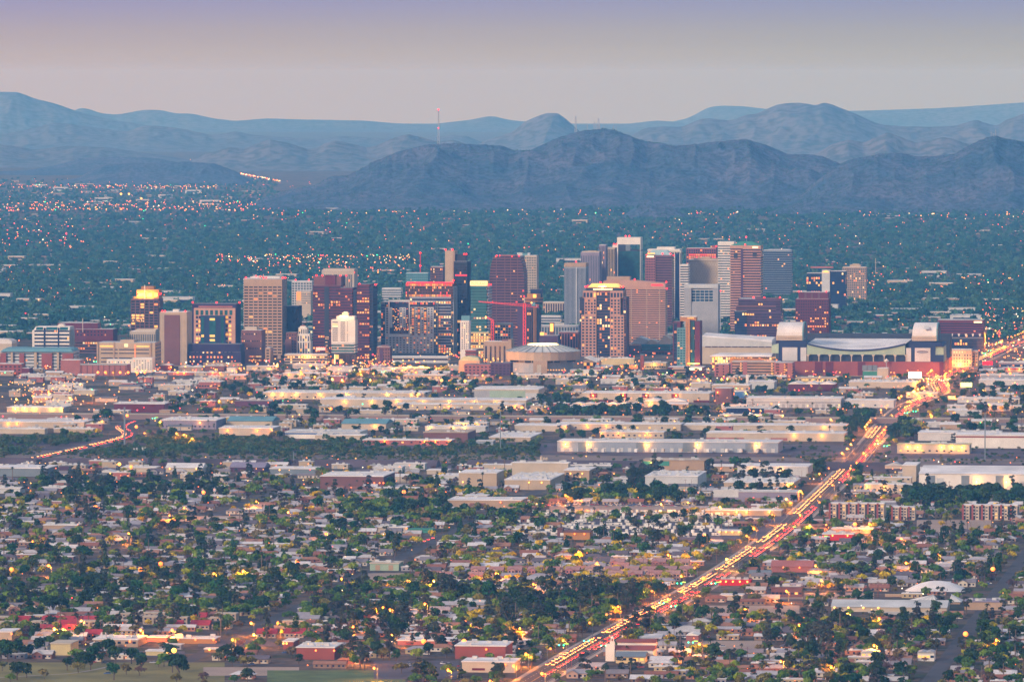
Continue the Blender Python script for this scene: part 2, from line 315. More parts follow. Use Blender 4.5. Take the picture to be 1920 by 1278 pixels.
M_BULB=mat('sodium_bulb',(1,.6,.2),emit=1.8,ec=(1,.125,.004)); M_BULBY=mat('yellow_bulb',(1,.8,.3),emit=1.9,ec=(1,.40,.03)); M_BULBW=mat('white_bulb',(1,.9,.7),emit=8,ec=(1,.85,.6)); M_BULBR=mat('beacon_red',(1,.05,.05),emit=2.5,ec=(1,.01,.01))
class Tower:
    """one building; volumes are given in photo pixels on its south face and metres of depth"""
    def __init__(s,name,label,x0,x1,yb,D,rz=None,cat='building',group=None,side=True,reg=True):
        s.s=sc_(yb); s.yb=yb; s.x0=x0; s.D=D; X,Y=P(x0,yb)
        ang=-TH if rz is None else rz
        s.r=root(name,label,cat,X,Y,rz,group); s.ang=ang
        sd=max(0,-math.sin(ang)-X/Y+0.0)*D if side else 0
        s.w=((x1-x0)/s.s-sd)/math.cos(ang); s.k=1/(s.s*math.cos(ang))
        s.fac={}; s.roof=MB(); s.gl={}; s.lit=MB(); s.X,s.Y=X,Y
        if reg and rz is None:
            u,v=UV(X,Y); occ(u-3,u+s.w+3,v-4,v+D+4); occ(u-5,u+s.w+5,v-120,v-4,2)
    def lx(s,px): return min(max((px-s.x0)*s.k,-50),s.w) if px<1e5 else s.w
    def z(s,py): return (s.yb-py)/s.s
    def F(s,k): return s.fac.setdefault(k,MB())
    def G(s,k): return s.gl.setdefault(k,MB())
    def vol(s,xa,xb,yt,yb=None,st='grid',fc='beige',gc='glass_navy',fh=3.9,bw=3.6,bf=.45,pf=.30,d0=0.,d1=None,lit=.06,cap=2.5,zb=None,roof='roofw',base=0.,litm=(0,1,2,3),run=False,caps=True):
        x0=s.lx(xa); x1=s.w if xb is None else s.lx(xb); z0=0 if yb is None else s.z(yb); z1=s.z(yt); d1=s.D if d1 is None else d1
        f=s.F(fc); h=z1-z0
        if st=='blank': f.box(x0,x1,d0,d1,z0,z1)
        else:
            s.G(gc).box(x0+.5,x1-.5,d0+.5,d1-.5,z0,z1-.3)
            zt=z1-cap; zs=z0+base
            if base: f.box(x0+.2,x1-.2,d0+.2,d1-.2,z0,zs)
            nf=max(1,round((zt-zs)/fh)); fh=(zt-zs)/nf
            if caps: f.box(x0,x1,d0,d1,zt,z1)
            if st in('grid','band'):
                for i in range(nf):
                    za=zs+i*fh; f.box(x0,x1,d0,d1,za,za+fh*bf)
            nb=max(1,round((x1-x0)/bw)); b=(x1-x0)/nb; nd_=max(1,round((d1-d0)/bw)); bd=(d1-d0)/nd_
            if st in('grid','rib'):
                wp=b*pf/2
                for i in range(nb+1):
                    c=x0+i*b; a0=max(x0-.06,c-wp); a1=min(x1+.06,c+wp); f.box(a0,a1,d0-.12,d0+.55,z0,z1-.05)
                wp=bd*pf/2
                for i in range(nd_+1):
                    c=d0+i*bd; a0=max(d0-.11,c-wp); a1=min(d1+.06,c+wp)
                    f.box(x1-.55,x1+.12,a0,a1,z0,z1-.06); f.box(x0-.12,x0+.55,a0,a1,z0,z1-.06)
            # lit panes
            for i in range(nf):
                za=zs+i*fh+fh*bf+.15; zb_=zs+(i+1)*fh-.1
                if st=='rib': za=zs+i*fh+.3
                on=0; fb=random.choice((.25,.5,.5,.8,1,1.6,2.6))
                for j in range(nb):
                    lit_=lit*fb; p=lit_*(5 if on else 1) if run else lit_
                    if random.random()<p:
                        on=1; c0=x0+j*b+b*pf/2+.1; c1=x0+(j+1)*b-b*pf/2-.1
                        s.lit.poly([(c0,d0+.45,za),(c1,d0+.45,za),(c1,d0+.45,zb_),(c0,d0+.45,zb_)],random.choice(litm))
                    else: on=0
                for j in range(nd_):
                    if random.random()<lit:
                        c0=d0+j*bd+bd*pf/2+.1; c1=d0+(j+1)*bd-bd*pf/2-.1
                        s.lit.poly([(x1-.45,c0,za),(x1-.45,c1,za),(x1-.45,c1,zb_),(x1-.45,c0,zb_)],random.choice(litm))
        if roof: s.roof.box(x0+.7,x1-.7,d0+.7,d1-.7,z1,z1+.35,0)
        s.rf=roof
        return s
    def punched(s,xa,xb,yt,yb,nx,ny,fc='cream',d0=0.,lit=.1,ww=.5,wh=.5,gc='glass_navy',proud=.12):
        """small separate windows standing in a plain wall: dark pane with a sill, set on the wall"""
        x0=s.lx(xa);x1=s.w if xb is None else s.lx(xb); z0=s.z(yb); z1=s.z(yt); b=(x1-x0)/nx; h=(z1-z0)/ny; g=s.G(gc)
        for i in range(nx):
            for j in range(ny):
                a=x0+i*b+b*(1-ww)/2; z=z0+j*h+h*(1-wh)/2
                if random.random()<lit: s.lit.box(a,a+b*ww,d0-proud,d0+.1,z,z+h*wh,random.choice((0,1,2,3)))
                else: g.box(a,a+b*ww,d0-proud,d0+.1,z,z+h*wh)
        return s
    def box(s,xa,xb,yt,yb,fc,d0,d1,part=None):
        (s.F(fc) if part is None else s.F((part,fc))).box(s.lx(xa),s.w if xb is None else s.lx(xb),d0,d1,s.z(yb),s.z(yt)); return s
    def glow(s,xa,xb,yt,yb,m,d0=-.3,part='lit_sign',d1=None):
        return MB().box(s.lx(xa),s.lx(xb),d0,d0+.25 if d1 is None else d1,s.z(yb),s.z(yt)).build(part,m,s.r)
    def beacons(s,pts):
        for x,y in pts:
            MB().ball(((x-s.x0)*s.k,1.0,s.z(y)+.6),1.2,0,6,4).build('warning_light',M_BULBR,s.r)
        return s
    def split_build(s,m,name,mt):
        n=len(m.v)//8
        if n>1 and n<=4 and len(m.f)==6*n:
            for i in range(n):
                q=MB(); q.v=m.v[8*i:8*i+8]; q.f=[tuple(a-8*i for a in f) for f in m.f[6*i:6*i+6]]; q.m=[0]*6; q.build(name,mt,s.r)
        else: m.build(name,mt,s.r,kind='stuff' if len(m.f)>18 else None)
    def done(s):
        for k,m in s.gl.items(): m.build('glazing',M(k),s.r,kind='stuff' if len(m.f)>18 else None)
        for k,m in s.fac.items():
            if isinstance(k,tuple): m.build(k[0],M(k[1]),s.r)
            else: s.split_build(m,'facade',M(k))
        s.lit.build('lit_window',M_LIT,s.r,kind='stuff')
        s.split_build(s.roof,'roof',M(s.rf) if getattr(s,'rf',None) else M('roofg'))
        return s
def lamp_light(X,Y,Z,e,c=(1,.45,.12),r=.5):
    l=bpy.data.lights.new('lamp_light','POINT'); l.energy=e; l.color=c; l.shadow_soft_size=r; o=bpy.data.objects.new('lamp_light',l); o.location=(X,Y,Z); COL.objects.link(o); return o
def local_light(t,px,py,dz,dy,e,c=(1,.5,.15)):
    o=lamp_light(0,0,0,e,c,1.5); o.location=(t.lx(px),dy,t.z(py)+dz); o.parent=t.r
# ---- far row behind downtown ----
t=Tower('office_tower','narrow violet ribbed tower behind the cream gridded tower with the black centre',1123,1139,606,26)
t.vol(1123,None,459,st='rib',fc='violet',gc='glass_purple',bw=2.2,pf=.5,lit=.02).done()
t=Tower('office_tower','tall white-framed tower with a blank pale crown and black glass sides',1157,1205,604,34)
t.vol(1157,None,468,st='band',fc='dark',gc='glass_teal',bf=.12,lit=.012,roof=None).box(1157,None,445,458,'white',-.4,34.4)
t.box(1157,1182,458,468,'glass_black' and 'dark',-.2,1).box(1200,1206,458,606,'white',-.5,34.5).box(1157,1159,458,606,'white',-.6,2).box(1173,1182,458,470,'slate',-.35,.4)
t.punched(1159,1173,459,468,5,2,lit=.8,wh=.7).beacons([(1173,443),(1180,443)]); t.done()
t=Tower('office_tower','cream gridded tower with a black glass strip down its centre',1136,1184,600,34)
t.vol(1136,1153,464,st='rib',fc='beige',gc='glass_black',bw=2.5,pf=.42,lit=.03).vol(1163,None,464,st='rib',fc='beige',gc='glass_black',bw=2.5,pf=.42,lit=.03,d1=33).vol(1153,1163,465,st='band',fc='dark',gc='glass_navy',bf=.15,d0=.8,lit=.04,roof=None)
t.box(1148,1172,459,464,'white',3,28,'penthouse').beacons([(1151,458),(1156,458)]).done()
t=Tower('office_tower','low beige tower with a rounded ribbed crown behind the slate grey slab',1089,1128,612,34)
t.vol(1089,None,473,st='rib',fc='violet',gc='glass_grey',bw=2.6,pf=.55,lit=.02,cap=5).box(1091,1125,471,473.1,'beige',2,32,'penthouse').box(1101,1117,470,471,'beige',6,26,'penthouse').done()
t=Tower('office_tower','grey banded tower pressed against the slate grey slab',1098,1121,608,30)
t.vol(1098,None,489,st='band',fc='steel',gc='glass_navy',bf=.42,lit=.05,cap=7).box(1100,1116,487,489,'white',4,20,'penthouse').beacons([(1117,489)]).done()
t=Tower('office_tower','slate grey slab tower with a beige cap and one pale corner line',1058,1104,622,42)
t.vol(1058,None,500,st='rib',fc='steel',gc='glass_navy',bw=1.9,pf=.55,lit=.004,roof=None).box(1058,None,493,500,'tan',-.5,42.5).box(1080,1081.5,500,622,'pale',-.7,.4)
t.glow(1081,1101,496.5,498,M_LIT[4]); t.beacons([(1080,491)]).done()
t=Tower('office_tower','tower of white arches over black glass behind the purple glass-pyramid tower',1215,1279,606,36)
t.vol(1215,None,470,st='rib',fc='white',gc='glass_navy',bw=9,pf=.16,lit=.02,cap=2,d0=0).box(1214,None,467,470,'white',-1.2,37).box(1231,1264,463,467,'white',5,30,'penthouse')
for i in range(8):
    a=t.lx(1216+i*7.8); t.F('white').prism([(a,t.z(470)),(a,t.z(475)),(a+1.2,t.z(472)),(a+2.6,t.z(470.4)),(a+4,t.z(472)),(a+5.2,t.z(475)),(a+5.2,t.z(470))],-.9,.0)
t.done()
t=Tower('office_tower','purple tower under a pale glass pyramid roof with a glowing sign',1210,1265,620,40)
t.vol(1210,None,478,st='band',fc='brown',gc='glass_purple',bf=.42,lit=.015,cap=3,roof=None).vol(1210,1229,481,st='grid',fc='rose',gc='glass_purple',bw=2.8,pf=.3,bf=.4,lit=.03,d0=-1.5,d1=12,roof=None)
m=MB().frus(2,t.w-2,2,36,t.z(478),t.z(469),7,8); m.build('glass_roof',mat('pale_glass',(.30,.45,.48),rough=.3),t.r); t.glow(1213,1226,479.5,482,M_WHITEGLOW,-1.9); t.glow(1214,1228,474,476,M_GOLD,-.4); t.beacons([(1212,479),(1217,474),(1242,476),(1257,476),(1263,479)]).done()
t=Tower('office_building','small white striped office between the purple tower and the patterned blank block',1275,1294,612,30)
t.vol(1275,None,496,st='band',fc='white',gc='glass_navy',bf=.5,lit=.02).done()
t=Tower('apartment_block','brick red apartment block with many lit rooms behind the patterned block',1287,1345,560,26)
t.vol(1287,None,465,st='grid',fc='brick',gc='glass_navy',bw=4,pf=.25,bf=.3,lit=.35,litm=(1,3,4),run=True).box(1334,1344,460,466,'brick',4,20).beacons([(1343,462)]).done()
t=Tower('office_tower','white banded tower half hidden by the green roofed tower',1346,1380,606,34)
t.vol(1346,None,457,st='band',fc='white',gc='glass_grey',bf=.5,lit=.03).box(1346,None,453,457.1,'white',-.3,34.3).done()
t=Tower('courthouse','windowless beige block with a woven relief pattern and flat stepped crown',1291,1359,604,46)
t.vol(1291,None,487,st='blank',fc='cream')
for i in range(26):
    for j in range(12):
        a=t.lx(1292.5)+i*(t.w-2)/26; z=t.z(542)+j*(t.z(489)-t.z(542))/12; o=.9 if (i+j)%2 else 0
        t.F('beige').box(a+o,a+o+.8,-.35,.0,z+.6,z+3.6)
t.box(1287,None,487,488.6,'beige',-1.4,47).box(1300,1345,484,487,'tan',6,40,'penthouse').box(1313,1331,482,484,'beige',8,34,'penthouse').done()
t=Tower('office_tower','tall pink and purple banded tower with a green hipped roof',1369,1431,625,44)
t.vol(1369,1392,460,st='band',fc='pink',gc='glass_purple',bf=.5,lit=.02,roof=None,cap=4.5).vol(1392,None,460,st='band',fc='pink',gc='glass_purple',bf=.40,lit=.02,cap=5.5,roof=None,d0=.4)
t.F('glass_purple' if 0 else 'purple').box(t.lx(1389),t.lx(1393),-.4,1,0,t.z(466))
t.F('dark').box(t.lx(1376),t.lx(1383),-.25,.4,t.z(484),t.z(474)).box(t.lx(1411),t.lx(1419),.1,.6,t.z(481),t.z(474))
MB().frus(.5,t.w-.5,.5,42,t.z(460),t.z(452.5),14,14).build('green_roof',M('green'),t.r); t.glow(1411,1421,462,464.5,M_WHITEGLOW,.05); t.beacons([(1399,445),(1397,459)])
MB().bar((t.w/2,20,t.z(453)),(t.w/2,20,t.z(445)),.6).build('mast',M('grey'),t.r); t.done()
t=Tower('office_block','long blue grey banded office block beyond the green roofed tower',1431,1487,560,34)
t.vol(1431,None,469,st='band',fc='slate',gc='glass_navy',bf=.4,lit=.01,cap=3).box(1440,1480,467,469,'steel',4,26,'penthouse').done()
t=Tower('office_building','grey concrete frame building with a recessed glass front below the patterned block',1283,1350,640,30)
t.vol(1296,1337,541,566,st='grid',fc='pale',gc='glass_blue',bw=6,pf=.1,bf=.15,lit=.06,d0=3,roof=None).box(1283,1296,537,640,'grey',0,30).box(1337,None,537,640,'grey',0,30).box(1283,None,533,540,'pale',-.6,30).box(1296,1337,566,640,'grey',1,30).done()
t=Tower('glass_building','black glass building split by a grey concrete core with a lit emblem',1512,1589,585,34)
t.vol(1512,1542,512,st='band',fc='dark',gc='glass_navy',bf=.1,lit=.25,litm=(1,3,4,0)).vol(1556,None,508,st='band',fc='dark',gc='glass_navy',bf=.1,lit=.05).box(1541,1556,506,585,'pale',-1.2,30,'concrete_core')
MB().prism([(t.lx(1542),t.z(510.5)),(t.lx(1555),t.z(510.5)),(t.lx(1553),t.z(508.5)),(t.lx(1549),t.z(506.5)),(t.lx(1544),t.z(508.5))],-1.8,-1.3).build('emblem',M_GOLD,t.r)
t.box(1518,1560,500,503,'rose',20,34,'penthouse').done()
t=Tower('apartment_block','tan gridded slab with stepped rooftop next to the black glass building',1580,1626,567,26)
t.vol(1580,None,500.5,st='grid',fc='tan',gc='glass_grey',bw=3.2,pf=.3,bf=.35,lit=.12).box(1593,1613,496,500.5,'beige',5,20,'penthouse').box(1598,1610,494.5,496,'beige',7,18,'penthouse').done()
t=Tower('office_building','beige building with a row of upright white fins behind the brown twin towers',600,671,606,40)
t.vol(603,None,506,st='rib',fc='cream',gc='glass_navy',bw=3.2,pf=.45,lit=.03,cap=7).box(607,665,503.5,506,'beige',5,34,'penthouse').box(662,674,506,606,'cream',-.8,40.5).beacons([(664,511)]).done()
t=Tower('hospital_building','long white building with shaded window rows beside the tan gridded tower',547,590,595,30)
t.vol(547,None,527,st='grid',fc='pale',gc='glass_grey',bw=5,pf=.25,bf=.35,lit=.04).beacons([(554,525),(579,525)]).done()
t=Tower('office_building','small pale block with an orange lit end wall below the white hospital',555,586,600,20)
t.vol(555,None,546,st='blank',fc='cream').punched(565,585,549,570,8,5,lit=.05); t.glow(556,564,547,563,M_LIT[1],-.3,'lit_wall'); t.done()
t=Tower('office_building','white building with a green gable ornament rising behind the tan gridded tower',456,535,620,60)
t.vol(456,None,522,st='band',fc='pale',gc='glass_blue',bf=.4,lit=.03).box(468,529,518.5,522,'white',6,50,'penthouse')
MB().prism([(t.lx(488),t.z(521)),(t.lx(497),t.z(521)),(t.lx(492.5),t.z(517))],-1,3).build('green_gable',M('green'),t.r); t.beacons([(480,518),(488,519)]).done()
t=Tower('office_building','teal apartment building with small balconies left of the red mast',761,806,580,24)
t.vol(761,None,511.5,st='grid',fc='tealgrey',gc='glass_teal',bw=3.5,pf=.35,bf=.5,lit=.05).done()
t=Tower('office_building','dark speckled office cube beside the beige core of the black tower',807,834,612,26)
t.vol(807,None,500,st='grid',fc='brown',gc='glass_black',bw=2.2,pf=.3,bf=.3,lit=.12).done()
t=Tower('apartment_block','slim white condominium with orange lit rooms behind the round-topped purple tower',972,1010,613,26)
t.vol(984,None,479,st='grid',fc='cream',gc='glass_grey',bw=2.6,pf=.35,bf=.4,lit=.10,litm=(1,0,3)).box(968,978,474,490,'pale',10,25).box(988,992,474,479.5,'pale',8,20).box(978,988,475,479.5,'tealgrey',10,20).done()
# ---- central towers ----
t=Tower('office_tower','black glass tower with a tall windowless beige core, bars of red light near its top',834,883,664,44)
t.vol(851,None,490,st='grid',fc='dark',gc='glass_black',bw=2,pf=.12,bf=.12,lit=.05,run=True,roof='roofg').box(834,849,470,664,'beige',2,36,'lift_core').box(849.6,852.2,470,664,'tan',1.4,34).box(853,872,477,490.1,'dark',6,30,'penthouse')
MB().box(t.lx(854),t.lx(878),-.5,-.1,t.z(517),t.z(514.5)).build('red_light_bar',M_RED,t.r); t.beacons([(835,468.5),(848,468.5),(870,477),(874,477)])
for x in(841,845,848): MB().bar((t.lx(x),8,t.z(470)),(t.lx(x),8,t.z(465)),.35).build('antenna',M('grey'),t.r)
t.done()
t=Tower('office_tower','broad purple tower with a high arched crown and horizontal window bands',917,990,648,44)
# arched outline built floor by floor
zt=t.z(480); zs=t.z(538); nf=int(zt/3.9); fw=t.w
for i in range(nf):
    z=i*zt/nf; k=0 if z<zs else ((z-zs)/(zt-zs)); ins=(1-math.sqrt(max(0,1-(k*.93)**2.2)))*12.5 if k>0 else 0
    t.G('glass_purple').box(ins+.5,fw-ins-.5,.5,43,z,z+zt/nf); t.F('rose' if 0 else 'brown').box(ins,fw-ins,0,44,z,z+1.75)
    for q in range(16):
        a=ins+(fw-2*ins)*(q+.1)/16; b=a+(fw-2*ins)*.75/16
        if random.random()<(.16 if q in(12,13,14,15) and z<zs+12 else .035): t.lit.poly([(a,.3,z+1.9),(b,.3,z+1.9),(b,.3,z+3.6),(a,.3,z+3.6)],random.choice((1,4,0,3)))
for x in (930,946,957,970): t.F('brown').box(t.lx(x),t.lx(x)+.9,-.3,.4,0,zt-1)
t.F('rose').box(14,fw-14,-.2,44,zt,zt+1.2); t.beacons([(931,480),(937,480),(960,481),(973,480)]).done()
t=Tower('hotel','round-topped brown and gold tower with a glowing rooftop drum',970,1018,656,30)
t.vol(970,1000,568,st='blank',fc='purple',roof=None).vol(988,1000,577,st='rib',fc='brown',gc='glass_black',bw=3,pf=.4,lit=.1,d0=-1,d1=20,roof=None).box(1000,1003,575,656,'orange',-1.5,5).box(1004,1006,575,656,'orange',-1.3,5).box(1006,1011,575,656,'dark',0,26)
for (ya,yb_,r,c) in((551,558,9.6,'orange'),(560,564,12.6,'brown'),(558,560,13.8,'orange'),(564,566,13.2,'orange'),(566,570,11,'dark')):
    m=MB().cyl(t.lx(999),13,r,t.z(yb_),t.z(ya),20); m.build('rooftop_drum',M(c),t.r)
t.vol(990,1018,543,570,st='band',fc='navy',gc='glass_navy',bf=.2,d0=24,d1=32,lit=0,roof='roofd'); t.glow(999,1005,551.5,558,M_GOLD,-.5+3.5,'lit_panel',3.6+.4); t.done()
t=Tower('office_building','dark blue low office with gridded glass between the two cranes',928,962,668,26)
t.vol(928,None,606,st='grid',fc='steel',gc='glass_navy',bw=4,pf=.2,bf=.25,lit=.15,roof='roofg').done()
t=Tower('office_tower','teal glass tower with a glowing lettered band on its roof',882,923,670,40)
t.vol(882,913,536,612+10,st='band',fc='teal',gc='glass_teal',bf=.42,lit=.14,litm=(0,2,0,3),run=True,roof=None).vol(913,None,536,622,st='band',fc='steel',gc='glass_grey',bf=.4,d0=2,lit=.01,roof='roofg').vol(882,None,622,st='band',fc='yellowish',gc='glass_brown',bf=.35,lit=.6,litm=(0,0,2,1),d0=-.6)
t.box(882,914,526,536,'yellowish',0,20,'sign_parapet'); t.glow(881.5,914,527,535,mat('sign_gold',(.9,.7,.3),emit=.9,ec=(1,.62,.22)),-.35)
def letters(t,txt,px,py,hpx,m,d=-.5,part='lettering',tw=None):
    cu=bpy.data.curves.new(part,'FONT'); cu.body=txt; cu.size=hpx/t.s*1.38; cu.extrude=.08; cu.align_x='LEFT'; o=bpy.data.objects.new(part,cu); COL.objects.link(o); o.parent=t.r
    bpy.context.view_layer.update()
    if tw: k=(tw/t.s)/max(.01,o.dimensions.x)
    else: k=1
    me=bpy.data.meshes.new_from_object(o); bpy.data.objects.remove(o); me.materials.clear(); me.materials.append(m)
    q=ob(part,me,t.r); q.location=((px-t.x0)*t.k,d,t.z(py)); q.rotation_euler=(R(90),0,0); q.scale=(k,1,1); return q
letters(t,'McMoRAN',883,534,6.2,M('dark'),-.55,tw=29); t.beacons([(914,534),(917,534),(920,534)]).done()
t=Tower('hotel','narrow white hotel with four columns of small windows in front of the black tower',863,883,678,20)
t.vol(863,None,601,st='blank',fc='white',roof='roofg').punched(864.5,873,604,655,2,13,lit=.25,ww=.4,wh=.55).punched(873,881,604,655,2,13,lit=.15,ww=.4,wh=.5).box(864,882,592,601,'tealgrey',6,18,'penthouse').done()
t=Tower('office_tower','tower with glittering orange upper floors and grey bands below a red-lit roof edge',760,858,668,44)
t.vol(760,848,531,562,st='grid',fc='brown',gc='glass_brown',bw=2.2,pf=.18,bf=.2,lit=.38,litm=(1,0,3,4),roof=None,d0=1,cap=.5).vol(768,846,556,st='band',fc='steel',gc='glass_navy',bf=.3,lit=.16,run=True,roof=None).vol(838,None,538,st='grid',fc='steel',gc='glass_grey',bw=2.2,pf=.2,bf=.2,lit=.22,litm=(0,2,3),d0=3)
MB().box(t.lx(765),t.lx(853),.2,.9,t.z(531),t.z(528.5)).build('red_light_bar',M_RED,t.r); t.beacons([(764,531),(850,526)]); t.done()
t=Tower('hotel','grey hotel with punched windows and a large white picture frame on its front',714,828,668,40)
t.vol(714,722,567,st='grid',fc='slate',gc='glass_navy',bw=2.5,pf=.15,bf=.15,lit=.12,roof=None).vol(722,813,575,662,st='blank',fc='pale',roof=None,d0=1).vol(714,815,566,575,st='grid',fc='dark',gc='glass_navy',bw=2.5,pf=.1,bf=.1,lit=.35,litm=(1,3,4),d0=.6,cap=.4).vol(813,None,567,st='grid',fc='slate',gc='glass_navy',bw=2.6,pf=.15,bf=.2,lit=.16,d0=2)
t.G('glass_navy').box(t.lx(730),t.lx(767),.2,1.05,t.z(625),t.z(567)); 
t.punched(730,740,577,615,2,9,d0=.2,lit=.2,ww=.7,wh=.35,gc='glass_grey'); t.F('pale').box(t.lx(749),t.lx(761),-.1,.3,t.z(614),t.z(576)).box(t.lx(730.5),t.lx(735.5),-.1,.3,t.z(614),t.z(576)); t.punched(749,761,577,614,2,9,d0=-.1,lit=.25,ww=.5,wh=.4)
for i in range(70):
    a=t.lx(736+random.random()*29); z=t.z(619-random.random()**1.5*40); t.lit.box(a,a+1.3,-.05,.25,z,z+.9,random.choice((0,2,1)))
f=MB(); a,b,z0,z1=t.lx(728.5),t.lx(768.5),t.z(628),t.z(564); f.box(a,a+1.4,-1.2,1,z0,z1).box(b-1.4,b,-1.2,1,z0,z1).box(a,b,-1.25,1,z1,z1+1.4).box(a,b,-1.25,1,z0-2,z0+.6); f.build('picture_frame',M('white'),t.r)
for x in (774,785,797): t.G('glass_navy').box(t.lx(x-2.3),t.lx(x+2.8),.6,1.2,t.z(628),t.z(576))
for x in (774,785,797):
    for k in range(22):
        if random.random()<.6: z=t.z(577+k*2.2); t.lit.box(t.lx(x-1.8),t.lx(x+2.2),.4,.8,z,z+1,random.choice((1,3,0)))
t.punched(722,729,577,625,1,11,d0=1,lit=.15,ww=.45).punched(768,773,577,625,1,11,d0=1,lit=.2,ww=.6).punched(778,783,577,625,1,11,d0=1,lit=.15,ww=.6).punched(789.5,794,577,625,1,11,d0=1,lit=.15,ww=.6).punched(801,812,577,625,2,11,d0=1,lit=.15,ww=.5)
t.punched(722,812,631,662,14,7,d0=1,lit=.14,ww=.45,wh=.45); t.box(724,818,662,668,'slate',2,38).done()
t=Tower('office_building','white podium building under the grey framed hotel with a flat roof terrace',722,845,680,24)
t.vol(722,None,668,st='band',fc='pale',gc='glass_brown',bf=.6,lit=.35,fh=6).done()
t=Tower('parking_garage','purple brown stair tower building standing alone before the grey framed hotel',706,735,683,20)
t.vol(706,None,650,st='grid',fc='brown',gc='glass_purple',bw=4,pf=.3,bf=.35,lit=.02).box(712,718,653,683,'purple',-.6,5).box(714,727,647,650.1,'brown',5,15,'penthouse').done()
# ---- brown twin towers ----
t=Tower('office_tower','tall reddish brown tower with stacked setbacks and a lit advertisement near its foot',586,648,672,48)
t.vol(586,647,535,st='band',fc='maroon',gc='glass_purple',bf=.35,lit=.10,run=True,litm=(1,0,3),roof='roofd',cap=1.5).vol(587,651,518,535,st='blank',fc='brown',d0=6,d1=40,roof='roofd').vol(609,628,516,535,st='blank',fc='maroon',d0=4,d1=20,roof='roofd')
t.F('dark').box(t.lx(608),t.lx(617),-.3,1,0,t.z(537)); t.punched(610,616,630,668,3,12,d0=-.3,lit=.55,ww=.6,wh=.5)
t.glow(592.5,610,651,656.5,mat('advert_pink',(.9,.4,.35),emit=.9,ec=(1,.25,.2)),-.9); t.beacons([(593,517),(604,517),(638,517),(649,517)]).done()
t=Tower('office_tower','second reddish brown tower with a black glass edge, shorter than its twin',637,708,674,46)
t.vol(637,661,540,st='band',fc='maroon',gc='glass_purple',bf=.42,lit=.08,run=True,litm=(1,0,3),roof='roofd').vol(661,669,543,st='band',fc='dark',gc='glass_navy',bf=.15,lit=.03,d0=1.5,roof=None).vol(669,693,533,st='band',fc='maroon',gc='glass_purple',bf=.42,lit=.16,run=True,litm=(1,0,3),roof='roofd',d0=-1).vol(692,None,537,st='grid',fc='dark',gc='glass_navy',bf=.3,bw=3,pf=.2,d0=1,lit=.14,roof='roofd').beacons([(674,533),(680,536),(704,534)]).done()
t=Tower('hotel','white hotel on a glass podium with orange light, lit penthouse crown',621,671,682,26)
t.vol(621,668,599,642,st='blank',fc='white',roof='roofw').punched(622.5,634,602,640,1,10,lit=.15,ww=.88,wh=.42).punched(637.5,648,602,640,1,10,lit=.15,ww=.85,wh=.42).punched(650,652.5,602,640,1,10,lit=.15,ww=.7,wh=.4).vol(621,664,642,661,st='band',fc='pale',gc='glass_teal',bf=.3,lit=.05,roof=None).vol(621,664,661,st='rib',fc='dark',gc='glass_brown',bw=5,pf=.12,lit=.5,litm=(1,0,1),fh=6,d0=.6,roof=None)
t.vol(664,None,599,661,st='band',fc='white',gc='glass_navy',bf=.5,lit=.08,d0=.5,roof=None)
t.box(630,664,592.5,599,'white',3,22,'penthouse').box(640,652,586,592.5,'cream',6,18,'penthouse').box(643,650,584.5,586,'white',8,16,'penthouse'); t.glow(636,652,591,594,M_WHITEGLOW,2.6,'crown_light'); t.glow(627,628.3,664,682,M_WHITEGLOW,-.4,'light_strip'); t.glow(671,672.2,663,681,M_WHITEGLOW,-.4,'light_strip'); local_light(t,646,592,4,-4,6000,(1,.6,.25)); t.done()
t=Tower('parking_garage','low open parking deck streaked with yellow lights in front of the art deco tower',533,620,682,30)
t.vol(533,None,664,st='band',fc='cream',gc='glass_brown',bf=.38,fh=3.2,lit=.5,litm=(0,0,2),roof='roofw'); local_light(t,575,670,2,-6,5000,(1,.42,.08)); t.done()
# ---- west side ----
t=Tower('office_tower','tan tower with a regular grid of dark windows and a blank top band',457,538,672,44)
t.vol(457,530,523,665,st='grid',fc='tan',gc='glass_brown',bw=6.6,pf=.2,bf=.52,fh=4.05,lit=.04,cap=10,litm=(1,3,0),base=0).vol(530,None,523,665,st='band',fc='tan',gc='glass_brown',bf=.5,fh=4.05,d0=1.2,lit=.02,cap=10,roof=None).box(460,464,665,672,'tan',1,6).box(472,476,665,672,'tan',1,6).box(520,526,665,672,'tan',1,6).box(458,528,664,672,'brown',8,40).beacons([(461,521),(494,521),(499,521),(530,521),(535,521)]).done()
t=Tower('office_tower','black glass slab with a grey edge between the tan gridded tower and the brown twins',536,566,668,30)
t.vol(536,562,574,st='rib',fc='navy',gc='glass_black',bw=2,pf=.15,lit=.05,run=True,roof='roofd').box(562,None,573,668,'slate',-.4,30.3).done()
t=Tower('office_building','brown brick block in front of the black glass slab',536,561,676,26)
t.vol(536,561,623,st='grid',fc='brown',gc='glass_purple',bw=4,pf=.5,bf=.5,lit=.05,roof='roofd').box(536,548,636,676,'brown',-8,0).done()
t=Tower('art_deco_tower','slender white stepped art deco tower with a small red pyramid roof',546,586,676,26)
m=t.F('white')
t.vol(547,586,640,st='rib',fc='white',gc='glass_navy',bw=3.4,pf=.5,lit=.1,cap=1.5,d0=1).vol(552,580,626,640,st='rib',fc='white',gc='glass_navy',bw=3.4,pf=.5,lit=.12,d0=2,d1=22).vol(559,575,614,626,st='rib',fc='white',gc='glass_navy',bw=2.6,pf=.5,lit=.1,d0=3,d1=17)
t.F('white').frus(t.lx(560.5),t.lx(572.5),5,15,t.z(614),t.z(611),.8,.8); MB().frus(t.lx(562),t.lx(571),5.5,14.5,t.z(611),t.z(608.6),2.4,3.4).build('pyramid_roof',M('brick'),t.r)
